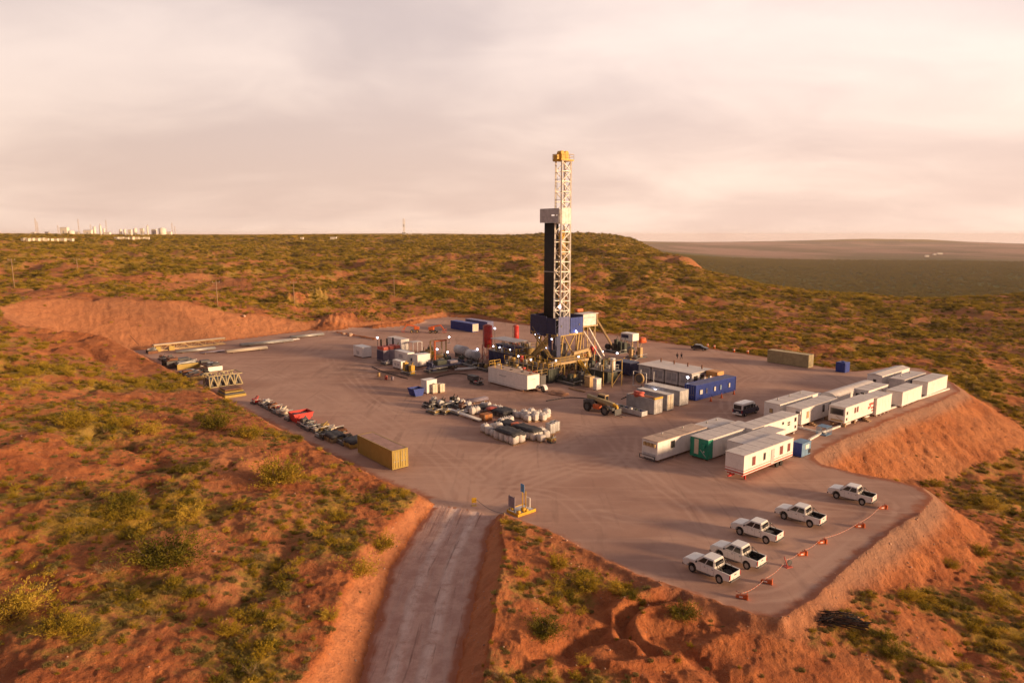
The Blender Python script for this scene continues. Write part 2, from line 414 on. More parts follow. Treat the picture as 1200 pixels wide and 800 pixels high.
vv = t.math('ADD', t.math('MULTIPLY', veg, 1.0), t.math('MULTIPLY', t.math('SUBTRACT', t.math('ADD', t.math('MULTIPLY', n_fin, .4), t.math('MULTIPLY', t.noise(1.1, 5, .65, P), .6)), .5), 1.9))
soil = t.mix(t.ramp(vv, .15, .55, 0, .5), soil, (.36, .20, .075))
vf = t.ramp(vv, .40, .74, 0, .85)
base = t.mix(vf, soil, gcol)
base = t.mix(t.ramp(attr(t, 'gravel'), 0.0, 1.0, 0, .6), base, (.36, .24, .18))
hgt = t.math('ADD', t.math('MULTIPLY', n_fin, .6), t.math('ADD', t.math('MULTIPLY', n_mid, 1.6), t.math('MULTIPLY', n_vf, .16)))
finish(t, base, hgt, .5, 1.0)

# --- gravel pad
m_pad = bpy.data.materials.new('compacted_gravel'); t = NT(m_pad); P = wpos(t)
a1 = t.noise(.05, 5, .6, P, .6); a2 = t.noise(.6, 6, .7, P); a3 = t.noise(7., 4, .75, P)
st1 = t.noise(1.0, 4, .6, scaled(t, P, (.05, .55, 1), R(25)), .8)      # vehicle wear along the site
st2 = t.noise(1.0, 4, .6, scaled(t, P, (.55, .04, 1), R(55)), 1.2)
base = t.mix(t.ramp(a1, .35, .65), (.42, .245, .185), (.54, .335, .255))
base = t.mix(t.ramp(st1, .5, .72, 0, .5), base, (.62, .40, .30))
base = t.mix(t.ramp(st2, .54, .74, 0, .5), base, (.29, .17, .13))
base = t.mix(t.ramp(a2, .5, .75, 0, .4), base, (.30, .18, .14))
base = t.mix(t.ramp(a3, .55, .75, 0, .35), base, (.42, .29, .22))
base = t.mix(t.ramp(t.math('ADD', attr(t, 'track'), t.math('MULTIPLY', t.math('SUBTRACT', a2, .5), .8)), .1, 1.2, 0, .5), base, (.60, .39, .30))
base = t.mix(t.ramp(t.math('ADD', attr(t, 'track'), t.math('MULTIPLY', t.math('SUBTRACT', a2, .5), .5)), -.55, -.05, .45, 0), base, (.28, .165, .13))
base = t.mix(t.ramp(attr(t, 'oil'), 0., 1., 0, .8), base, (.105, .058, .042))
ed = t.math('ADD', attr(t, 'edge'), t.math('MULTIPLY', t.math('SUBTRACT', a2, .5), 1.2))
base = t.mix(t.ramp(ed, .35, .9, 0, .75), base, SOIL_B)
finish(t, base, t.math('ADD', t.math('MULTIPLY', a3, .25), t.math('ADD', t.math('MULTIPLY', a2, .5), t.math('MULTIPLY', st1, .5))), .12, .55)

# --- road
m_road = bpy.data.materials.new('packed_dirt'); t = NT(m_road); P = wpos(t)
u_ = attr(t, 'across')
cm = t.n('ShaderNodeCombineXYZ'); t.l(t.math('MULTIPLY', u_, 1.6), cm.inputs[0]); sp = t.n('ShaderNodeSeparateXYZ'); t.l(P, sp.inputs[0])
t.l(t.math('MULTIPLY', sp.outputs[1], .09), cm.inputs[1])
s1 = t.noise(1.3, 6, .68, cm.outputs[0], .25)
wp = t.math('ABSOLUTE', t.math('SUBTRACT', t.math('ABSOLUTE', t.math('ADD', u_, t.math('MULTIPLY', t.math('SUBTRACT', t.noise(.15, 2, .5, P), .5), 1.2))), 1.15)); a2 = t.noise(.7, 6, .7, P); a3 = t.noise(6., 4, .75, P)
base = t.mix(t.ramp(a2, .35, .65), (.50, .295, .235), (.64, .41, .33))
base = t.mix(t.math('MULTIPLY', t.ramp(wp, .15, .75, 1, 0), t.ramp(t.noise(.9, 5, .7, P), .3, .6)), base, (.76, .56, .48))
base = t.mix(t.ramp(s1, .50, .70, 0, .6), base, (.55, .39, .33))
base = t.mix(t.ramp(s1, .30, .44, .7, 0), base, (.21, .115, .09))
base = t.mix(t.ramp(a3, .55, .75, 0, .4), base, (.50, .37, .30))
ed = t.math('ADD', attr(t, 'edge'), t.math('MULTIPLY', t.math('SUBTRACT', a2, .5), 1.0))
base = t.mix(t.ramp(ed, .3, .8, 0, .8), base, SOIL_B)
finish(t, base, t.math('ADD', t.math('MULTIPLY', a3, .25), t.math('ADD', t.math('MULTIPLY', a2, .9), t.math('ADD', t.math('MULTIPLY', s1, 1.0), t.ramp(wp, .1, .7)))), .16, .9)

TRACKS = [[(545,600),(560,560),(620,530),(720,525),(850,560),(940,600)], [(550,600),(600,560),(700,545),(790,580),(830,620)], [(545,598),(500,540),(440,500),(360,455),(300,430)],
          [(552,596),(560,550),(640,500),(700,505),(740,540),(800,590)], [(560,590),(700,540),(790,545),(900,580),(1040,600)], [(560,560),(480,500),(400,440),(400,410),(520,395)],
          [(640,520),(720,500),(830,495),(870,470),(900,440)], [(870,500),(850,470),(880,440),(960,440)], [(680,510),(620,540),(600,580),(560,598)], [(740,510),(735,535),(700,550),(650,540),(640,520),(660,505)],
          [(860,640),(900,600),(960,580),(1030,585)], [(700,600),(780,620),(840,640)], [(560,470),(470,480),(420,440),(430,420)], [(980,570),(1040,590),(1000,640),(930,690),(880,700)], [(700,620),(650,580),(560,570)]]
def smooth_path(px):
    P_ = [np.array(at(*p)) for p in px]; P_ = [2 * P_[0] - P_[1]] + P_ + [2 * P_[-1] - P_[-2]]; out_ = []
    for i in range(1, len(P_) - 2):
        for t_ in np.linspace(0, 1, 9)[:-1]:
            a, b, c, d = P_[i - 1:i + 3]; out_.append(tuple(.5 * ((2 * b) + (c - a) * t_ + (2 * a - 5 * b + 4 * c - d) * t_ ** 2 + (3 * b - a - 3 * c + d) * t_ ** 3)))
    out_.append(tuple(P_[-2])); return out_
trk = np.zeros(len(GX)); psel = np.nonzero((GDP < 1) & (np.hypot(GX, GY) < 260))[0]
for k_, tr_ in enumerate(TRACKS):
    sp_ = smooth_path(tr_); d = line_d(GX[psel], GY[psel], sp_); wv = .5 + .9 * perlin(GX[psel] / 9. + k_, GY[psel] / 9.)
    a_ = np.exp(-((d - .8) / .30) ** 2) - .5 * np.exp(-((d - 1.35) / .3) ** 2) + .55 * np.exp(-((d - 2.6) / .4) ** 2) - .5 * np.exp(-(d / .4) ** 2) + .3 * np.exp(-(d / 4.) ** 2)
    trk[psel] += a_ * np.clip(wv, 0, 1)
grv = sstep(-GDP, -3.2, -.4) * (GX > 8) * (1 - sstep(GDP, 2.0, 5.0)) * (1 - .6 * sstep(-(GX - 40), 0, 20))
_r = RR.ravel(); valley_m = sstep(-GZ, 22, 50); mesa_m = valley_m * sstep(_r + 500 * fbm(GX, GY, 900., 3), 3300, 4700)
edge = (1 - np.clip(np.abs(GDP) / 2.2, 0, 1)) * sstep(GDR, .2, 2.5); edge_r = (1 - np.clip(np.abs(GDR) / 1.3, 0, 1)) * (GDP > .8)
rigx, rigy = at(657, 434)
oil = np.exp(-(((GX - rigx) ** 2 + (GY - rigy) ** 2) / 28. ** 2)) * np.clip(.6 + 1.6 * fbm(GX, GY, 9., 4, .6, 3.3), 0, 1)
lx_, ly_ = at(490, 432); oil = np.maximum(oil, np.exp(-(((GX - lx_) / 20.) ** 2 + ((GY - ly_) / 16.) ** 2)) * np.clip(.7 + 1.4 * fbm(GX, GY, 7., 4, .6, 8.3), 0, 1))
across = (GX - np.interp(GY, [-60, 45, 55, 60, 75], [rl_e[0] + 4, at(478,790)[0], at(495,735)[0], at(509,680)[0], at(545,600)[0]]))
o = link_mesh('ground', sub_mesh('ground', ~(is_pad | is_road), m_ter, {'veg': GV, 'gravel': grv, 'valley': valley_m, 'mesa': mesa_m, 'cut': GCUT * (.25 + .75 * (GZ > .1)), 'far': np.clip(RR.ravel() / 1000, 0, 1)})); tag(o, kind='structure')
o = link_mesh('gravel_pad', sub_mesh('gravel_pad', is_pad, m_pad, {'edge': edge, 'oil': oil, 'track': trk})); tag(o, kind='structure')
o = link_mesh('dirt_road', sub_mesh('dirt_road', is_road, m_road, {'edge': edge_r, 'across': across})); tag(o, kind='structure')
# loose stones on banks and open ground
n_s = 9000; th = np.radians(rng.uniform(-42, 42, n_s)); r_s = np.sqrt(rng.uniform(42 ** 2, 165 ** 2, n_s)); sx_, sy_ = r_s * np.sin(th), r_s * np.cos(th)
sz_, _, sdp, sdr, scut = ground(sx_, sy_); sdm = np.minimum(sdp, sdr); keep = (sdm > -.6) & (rng.uniform(0, 1, n_s) < .25 + .6 * (scut > .3) + .5 * (np.abs(sdm) < 1.5)); sx_, sy_, sz_ = sx_[keep], sy_[keep], sz_[keep]
ob = np.array([(1, 0, 0), (0, 1, 0), (-1, 0, 0), (0, -1, 0), (0, 0, 1), (0, 0, -1)], float); of = np.array([(0, 1, 4), (1, 2, 4), (2, 3, 4), (3, 0, 4), (1, 0, 5), (2, 1, 5), (3, 2, 5), (0, 3, 5)])
ss_ = .05 + .22 * rng.beta(1, 5, len(sx_)); a_ = rng.uniform(0, 6.3, len(sx_)); jit = rng.uniform(.6, 1.3, (len(sx_), 6, 3))
vv = ob[None] * jit * ss_[:, None, None]; vx = vv[..., 0] * np.cos(a_)[:, None] - vv[..., 1] * np.sin(a_)[:, None]; vy = vv[..., 0] * np.sin(a_)[:, None] + vv[..., 1] * np.cos(a_)[:, None]
VS = np.stack([vx + sx_[:, None], vy + sy_[:, None], vv[..., 2] * .7 + sz_[:, None] + ss_[:, None] * .15], -1).reshape(-1, 3); FS = (of[None] + 6 * np.arange(len(sx_))[:, None, None]).reshape(-1, 3)
me = np_mesh('loose_stones', VS, FS, 3); me.materials.append(mat('loose_stone', (.46, .27, .19), .9, var=.3, scale=.6)); tag(link_mesh('loose_stones', me), kind='stuff')
# ================================================================ vegetation
def leaf_mat(name, c1, c2, c3):
    m = bpy.data.materials.new(name); t = NT(m)
    out = t.n('ShaderNodeOutputMaterial'); b = t.n('ShaderNodeBsdfPrincipled')
    oi = t.n('ShaderNodeObjectInfo').outputs['Random']
    P = t.n('ShaderNodeTexCoord').outputs['Object']
    base = t.mix(oi, c1, c2)
    base = t.mix(t.ramp(t.noise(2.2, 3, .6, P), .42, .66, 0, .85), base, c3)
    t.l(base, b.inputs['Base Color']); b.inputs['Roughness'].default_value = .75; b.inputs['Specular IOR Level'].default_value = .15
    tr = t.n('ShaderNodeBsdfTranslucent'); t.l(base, tr.inputs[0])
    mx = t.n('ShaderNodeMixShader'); mx.inputs[0].default_value = .25; t.l(b.outputs[0], mx.inputs[1]); t.l(tr.outputs[0], mx.inputs[2])
    t.l(mx.outputs[0], out.inputs[0]); return m
LM = [leaf_mat('olive_leaves', (.35, .235, .018), (.22, .165, .014), (.48, .30, .035)),
      leaf_mat('dark_leaves', (.115, .100, .012), (.18, .14, .014), (.28, .195, .02)),
      leaf_mat('yellow_leaves', (.54, .35, .035), (.40, .27, .03), (.60, .39, .07)),
      leaf_mat('dry_twigs', (.34, .235, .12), (.26, .17, .085), (.42, .31, .17)),
      leaf_mat('grass_blades', (.27, .20, .06), (.15, .13, .03), (.36, .27, .11))]
m_stem = mat('woody_stem', (.16, .10, .06), .9, dirt=.2)

def quads(cen, ax1, ax2):
    V = np.stack([cen - ax1 - ax2, cen + ax1 - ax2, cen + ax1 * .6 + ax2, cen - ax1 * .6 + ax2], 1).reshape(-1, 3)
    F = np.arange(len(V)).reshape(-1, 4); return V, F
def unit(v): return v / (np.linalg.norm(v, axis=-1, keepdims=True) + 1e-9)

def bush_mesh(name, seed, ntw, nleaf, h, leaf, mt, spread=1.0, open_=.0):
    """open shrub: leaves set along many slightly curved twigs that leave the foot of the plant"""
    g = np.random.default_rng(seed); per = max(4, nleaf // ntw); C = []; A = []
    for i in range(ntw):
        a = g.uniform(0, 2 * np.pi); el = g.uniform(.12, 1.0) ** .8
        d = unit(np.array([math.cos(a) * spread, math.sin(a) * spread, .25 + el * 1.5])); L = g.uniform(.55, 1.15)
        bend = g.normal(size=3) * .28; bend[2] -= .10
        side = np.array([math.cos(a + g.uniform(-.6, .6)), math.sin(a), 0]) * g.uniform(0, .28)
        t_ = g.uniform(.28, 1, per) ** .75
        p = side + np.array([d[0], d[1], d[2] * h]) * L * t_[:, None] * np.array([1, 1, 1]) + bend * (t_ ** 2)[:, None] + g.normal(size=(per, 3)) * .065
        p[:, 2] = np.abs(p[:, 2]) + .02; C.append(p); A.append(unit(d + bend * 1.2 * t_[:, None] + g.normal(size=(per, 3)) * .55))
    cen = np.concatenate(C); ax = np.concatenate(A)
    sd = unit(np.cross(ax, g.normal(size=ax.shape))); s = leaf * g.uniform(.5, 1.35, (len(cen), 1))
    V, F = quads(cen, sd * s * .42, ax * s)
    me = np_mesh(name, V, F, 4); me.materials.append(mt); return me
def twig_mesh(name, seed, n, h, w, mt, branch=3, lean=.8):
    g = np.random.default_rng(seed); V = []; F = []
    def stick(a, b, wa, wb):
        d = unit(b - a); u = unit(np.cross(d, [0.3, .2, 1.])); v = np.cross(d, u); k = len(V)
        for j in range(3):
            an = j * 2.094; V.append(a + (u * math.cos(an) + v * math.sin(an)) * wa)
        for j in range(3):
            an = j * 2.094; V.append(b + (u * math.cos(an) + v * math.sin(an)) * wb)
        for j in range(3): F.append((k + j, k + (j + 1) % 3, k + 3 + (j + 1) % 3, k + 3 + j))
    def grow(p, d, ln, wd, lev):
        q = p + d * ln; stick(p, q, wd, wd * .6)
        if lev > 0:
            for _ in range(branch):
                grow(p + d * ln * g.uniform(.45, 1), unit(d + g.normal(size=3) * .45 + np.array([0, 0, .15])), ln * g.uniform(.5, .8), wd * .55, lev - 1)
    for i in range(n):
        a = g.uniform(0, 2 * np.pi); d = unit(np.array([math.cos(a) * lean, math.sin(a) * lean, g.uniform(.6, 1.3)]))
        grow(np.array([0, 0, -.05]), d, h * g.uniform(.35, .5), w, 2)
    me = np_mesh(name, np.array(V), np.array(F), 4); me.materials.append(mt); return me
def tuft_mesh(name, seed, n, h, mt):
    g = np.random.default_rng(seed)
    a = g.uniform(0, 2 * np.pi, n); r_ = np.sqrt(g.uniform(0, 1, n)) * .8
    base = np.stack([np.cos(a) * r_, np.sin(a) * r_, np.zeros(n)], 1)
    d = unit(np.stack([np.cos(a) * .5, np.sin(a) * .5, np.ones(n)], 1) + g.normal(size=(n, 3)) * .3); d[:, 2] = np.abs(d[:, 2])
    ln = h * g.uniform(.4, 1, (n, 1)); side = unit(np.cross(d, g.normal(size=(n, 3)))) * .035
    V, F = quads(base + d * ln * .5, side, d * ln * .5)
    me = np_mesh(name, V, F, 4); me.materials.append(mt); return me

KINDS = [  # foliage mesh, stem mesh
    (bush_mesh('foliage', 1, 60, 1100, 1.0, .062, LM[0]), twig_mesh('stems', 1, 7, 1.0, .03, m_stem, 3)),
    (bush_mesh('foliage', 2, 90, 1700, 1.1, .062, LM[1], 1.15), twig_mesh('stems', 2, 7, 1.1, .035, m_stem, 3)),
    (bush_mesh('foliage', 3, 50, 850, 1.0, .060, LM[2], .9), twig_mesh('stems', 3, 6, .9, .025, m_stem, 3)),
    (twig_mesh('twigs', 4, 16, 1.5, .028, LM[3], 3), None),
    (tuft_mesh('blades', 5, 240, .75, LM[4]), None),
    (bush_mesh('foliage', 6, 36, 560, .6, .065, LM[0], 1.3), twig_mesh('stems', 6, 5, .7, .025, m_stem, 3)),
]
BIG = {0: (bush_mesh('foliage', 11, 110, 4200, .95, .034, LM[0]), KINDS[0][1]), 1: (bush_mesh('foliage', 12, 150, 6000, 1.0, .034, LM[1], 1.1), KINDS[1][1]), 2: (bush_mesh('foliage', 13, 90, 3400, .9, .034, LM[2], .95), KINDS[2][1]), 3: KINDS[3]}
# scatter
def wedge(n, r0, r1, half=44):
    r_ = np.sqrt(rng.uniform(r0 * r0, r1 * r1, n)); th = np.radians(rng.uniform(-half, half, n))
    return r_ * np.sin(th), r_ * np.cos(th)
parts_ = []
for n, r0, r1, smin, smax in ((34000, 38, 130, .13, .95), (52000, 130, 330, .4, 1.3), (110000, 330, 800, .7, 1.9), (70000, 800, 1600, 1.2, 2.8), (60000, 1150, 3600, 2.6, 6.5)):
    x, y = wedge(n, r0, r1)
    z, N, dp, dr, cut = ground(x, y); dm = np.minimum(dp, dr)
    v = veg_density(x, y, cut, dm, z)
    z_ok = (dm > .8) & (rng.uniform(0, 1, n) < (.04 + v * 1.05 * (1 - .9 * (cut > .3))) * (1 - cut * .9)) & ((r0 > 1100) & (z < -40) | (r0 < 1100) & (z > -70))
    x, y, z, v = x[z_ok], y[z_ok], z[z_ok], v[z_ok]
    s = smin + (smax - smin) * rng.beta(1.3, 4.2, len(x)) * (.5 + .8 * v)
    parts_.append(np.stack([x, y, z, s, v], 1))
PTS = np.concatenate(parts_)
u = rng.uniform(0, 1, len(PTS)); vv_ = PTS[:, 4]
kind = np.where(u < .33, 0, np.where(u < .33 + .12 + .16 * vv_, 1, np.where(u < .75, 2, np.where(u < .84, 3, 5))))
kind = np.where((PTS[:, 3] < .45) & (np.hypot(PTS[:, 0], PTS[:, 1]) < 140) & (u > .30), 4, kind)
kind = np.where(PTS[:, 3] > 2.5, 1, kind)
# bushes traced from the photograph: px, py of the base, width px, kind, label
KEY = [(192,660,84,1,'tall dark green bush with a long shadow, biggest on the left foreground slope'),
       (128,674,42,3,'pale leafless bush with spreading bare twigs beside the tall dark bush'),
       (212,664,13,2,'small pale yellow bush at the right foot of the tall dark bush'),
       (88,500,42,0,'olive bush above the bare red patch on the left hillside'),
       (142,500,30,0,'spreading olive bush left of the bare pink mound on the hillside'),
       (146,592,40,1,'dark round bush on the bare slope above the diagonal furrow'),
       (328,566,66,0,'wide olive bush below the scrap row, largest near the lip of the pad cut'),
       (252,500,44,1,'dark green bush below the lattice truss on the left lip'),
       (292,512,40,0,'olive bush just under the lip, above the wide olive bush'),
       (176,508,34,2,'yellow green bush right of the pink bare mound'),
       (222,606,36,2,'yellow bush below the middle of the diagonal furrow'),
       (448,642,40,0,'green bush casting shade at the top of the road cutting'),
       (420,672,54,2,'yellow green bush overhanging the left bank of the dirt road'),
       (386,724,32,2,'yellow bush half way down the left bank of the dirt road'),
       (398,608,26,0,'olive bush between the spur of the cut and the hillside'),
       (16,722,70,2,'broad yellow green bush cut by the left frame edge'),
       (70,740,46,0,'low olive bush beside the broad yellow bush at bottom left'),
       (268,742,34,0,'small olive bush in the middle of the lower left slope'),
       (640,742,50,1,'round dark bush alone on the triangle of red ground by the road'),
       (612,674,28,2,'yellow green bush at the tip of the triangle right of the road'),
       (655,664,34,0,'olive bush on the triangle just below the gravel edge'),
       (688,690,46,0,'wide olive bush below the gravel edge, middle of the triangle'),
       (722,694,30,2,'yellow green bush right of the wide olive one under the gravel edge'),
       (738,700,26,1,'dark bush at the right end of the row under the gravel edge'),
       (800,722,40,1,'dark bush behind the curved earth bank near the lowest gravel corner'),
       (684,776,24,2,'low yellow bush in front of the curved earth banks'),
       (1062,702,28,0,'olive bush at the toe of the tan corner slope'),
       (1165,708,28,0,'tall olive bush on the low ground right of the corner slope'),
       (1112,664,24,0,'low olive bush at the foot of the corner slope, right side'),
       (1150,650,24,0,'olive bush near the right frame edge below the big embankment'),
       (1046,770,34,1,'dark bush at the bottom right, below the brush pile'),
       (1164,596,30,2,'yellow green bush below the toe of the big red embankment'),
       (1096,569,20,0,'low green bush at the toe of the big red embankment')]
key_rows = []
for px, py, w, k, lab in KEY:
    x, y = at(px, py, 2.0)
    for _ in range(4):
        z = gheight(x, y); x, y = at(px, py, z)
    D = math.hypot(x, y); key_rows.append((x, y, z, w / FPX * D * .47, k, lab))
near = np.ones(len(PTS), bool)
for x, y, z, s, k, lab in key_rows: near &= (PTS[:, 0] - x) ** 2 + (PTS[:, 1] - y) ** 2 > (s * 1.0) ** 2
PTS, kind = PTS[near], kind[near]
dist = np.hypot(PTS[:, 0], PTS[:, 1]); px_ = 600 + PTS[:, 0] / PTS[:, 1] * FPX * .995
app = PTS[:, 3] / dist * ((px_ > 4) & (px_ < 1196)) * (dist > 44.5)
order = np.argsort(-app); N_IND = 300 - len(KEY) - 3
ind = order[:N_IND]; rest = np.ones(len(PTS), bool); rest[ind] = False
KN = ['olive', 'dark green', 'yellow green', 'pale leafless', 'straw coloured grassy', 'low olive']
KO = ['desert_shrub', 'desert_shrub', 'desert_shrub', 'dry_bush', 'grass_tuft', 'desert_shrub']
first_fol = {}
def plant(x, y, z, s, k, lab, group, KS=KINDS):
    rt = bpy.data.objects.new(KO[k], None); COL.objects.link(rt); rt.location = (x, y, z - .04)
    rt.empty_display_size = .2
    rt.rotation_euler = (0, 0, random.uniform(0, 6.28)); q = s
    rt.scale = (q * random.uniform(.9, 1.1), q * random.uniform(.9, 1.1), q * random.uniform(.8, 1.05))
    f = link_mesh(KS[k][0].name.split('.')[0], KS[k][0], rt)
    if KS is KINDS: first_fol.setdefault(k, f)
    if KS[k][1] is not None: link_mesh('stems', KS[k][1], rt)
    tag(rt, lab, 'grass' if k == 4 else 'bush', group)
for x, y, z, s, k, lab in key_rows: plant(x, y, z, s, k, lab, None, BIG)
def region(px, py):
    if px < 520 and py > 560: return 'on the near red slope left of the dirt road' if px > 250 else 'on the near red slope at the lower left'
    if px < 520: return 'on the left hillside above the pad cut'
    if px < 860 and py > 590: return 'on the triangle of red ground between road and gravel edge'
    if py > 700: return 'on the low ground below the front gravel corner'
    if px > 900 and py > 440: return 'on the low ground right of the gravel embankments'
    return 'in the scrub behind the gravel pad'
for i in ind:
    x, y, z, s, v = PTS[i]; k = int(kind[i])
    D = y; px = 600 + x / y * FPX; py = HROW + (CAM_H - z) / y * FPX
    size = 'small' if s < .5 else ('medium' if s < .8 else 'large')
    rg = region(px, py)
    plant(x, y, z, s, k, f'{size} {KN[k]} {"tuft" if k == 4 else "bush"} {rg}', f'{size} {KN[k]} bushes {rg}')
for k in range(6):
    if k not in first_fol:
        x, y, z, s, v = PTS[order[N_IND + 1 + k]]; plant(x, y, z, s, k, f'{KN[k]} bush among the scrub', 'single scrub bushes')
# all the scrub past the three hundred nearest bushes
RP = PTS[rest]; RK = kind[rest]
me = bpy.data.meshes.new('scrub'); me.vertices.add(len(RP)); co = RP[:, :3].copy(); co[:, 2] -= .04
me.vertices.foreach_set('co', co.astype(np.float32).ravel())
for nm, ty, arr in (('scl', 'FLOAT', RP[:, 3].astype(np.float32)), ('rz', 'FLOAT', rng.uniform(0, 6.28, len(RP)).astype(np.float32)), ('knd', 'INT', RK.astype(np.int32))):
    a = me.attributes.new(nm, ty, 'POINT'); a.data.foreach_set('value', arr)
scrub = link_mesh('scrub', me); tag(scrub, kind='stuff')
ng = bpy.data.node_groups.new('scatter', 'GeometryNodeTree')
ng.interface.new_socket('Geometry', in_out='INPUT', socket_type='NodeSocketGeometry'); ng.interface.new_socket('Geometry', in_out='OUTPUT', socket_type='NodeSocketGeometry')
nd = ng.nodes; lk = ng.links
gi = nd.new('NodeGroupInput'); go = nd.new('NodeGroupOutput')
g2i = nd.new('GeometryNodeGeometryToInstance')
for k in []:
    oi = nd.new('GeometryNodeObjectInfo'); oi.transform_space = 'ORIGINAL'; oi.inputs['Object'].default_value = first_fol[k]; oi.inputs['As Instance'].default_value = True
    lk.new(oi.outputs['Geometry'], g2i.inputs[0])
iop = nd.new('GeometryNodeInstanceOnPoints'); lk.new(gi.outputs[0], iop.inputs['Points'])
ji = nd.new('GeometryNodeJoinGeometry')
# one branch per kind, so the right bush stands on each point
outs = []
for k in range(6):
    oi = nd.new('GeometryNodeObjectInfo'); oi.transform_space = 'ORIGINAL'; oi.inputs['Object'].default_value = first_fol[k]; oi.inputs['As Instance'].default_value = True
    it = nd.new('GeometryNodeInstanceOnPoints'); lk.new(gi.outputs[0], it.inputs['Points']); lk.new(oi.outputs['Geometry'], it.inputs['Instance'])
    na_ = nd.new('GeometryNodeInputNamedAttribute'); na_.data_type = 'INT'; na_.inputs[0].default_value = 'knd'
    cp = nd.new('FunctionNodeCompare'); cp.data_type = 'INT'; cp.operation = 'EQUAL'; lk.new(na_.outputs[0], cp.inputs[2]); cp.inputs[3].default_value = k
    lk.new(cp.outputs[0], it.inputs['Selection'])
    ns = nd.new('GeometryNodeInputNamedAttribute'); ns.data_type = 'FLOAT'; ns.inputs[0].default_value = 'scl'; lk.new(ns.outputs[0], it.inputs['Scale'])
    nr_ = nd.new('GeometryNodeInputNamedAttribute'); nr_.data_type = 'FLOAT'; nr_.inputs[0].default_value = 'rz'
    cx = nd.new('ShaderNodeCombineXYZ'); lk.new(nr_.outputs[0], cx.inputs[2]); lk.new(cx.outputs[0], it.inputs['Rotation'])
    lk.new(it.outputs[0], ji.inputs[0])
nd.remove(iop); nd.remove(g2i)
lk.new(ji.outputs[0], go.inputs[0])
md = scrub.modifiers.new('scatter', 'NODES'); md.node_group = ng
print('SCRUB', len(RP), 'individual', N_IND + len(KEY))
# ================================================================ object helpers
U = Vector((math.cos(SITE), math.sin(SITE), 0)); V = Vector((-math.sin(SITE), math.cos(SITE), 0))
def corner(px, py, lu, lv, z=0.0):
    """centre of a footprint lu x lv whose nearest corner is seen at px,py (height z)"""
    x, y = at(px, py, z); p = Vector((x, y, 0)) + U * lu / 2 + V * lv / 2
    return (p.x, p.y, 0)
def hit(px, py):
    """where the line of sight through a pixel meets the ground"""
    cx = (px - 600) / FPX; cy = (400 - py) / FPX
    d = np.array((cx, math.cos(PITCH) + cy * math.sin(PITCH), -math.sin(PITCH) + cy * math.cos(PITCH)))
    ts = np.geomspace(38, 9000, 2600); z = ground(d[0] * ts, d[1] * ts)[0]
    below = np.nonzero(CAM_H + d[2] * ts < z)[0]
    k = below[0] if len(below) else len(ts) - 1
    return (float(d[0] * ts[k]), float(d[1] * ts[k]), float(z[k]))

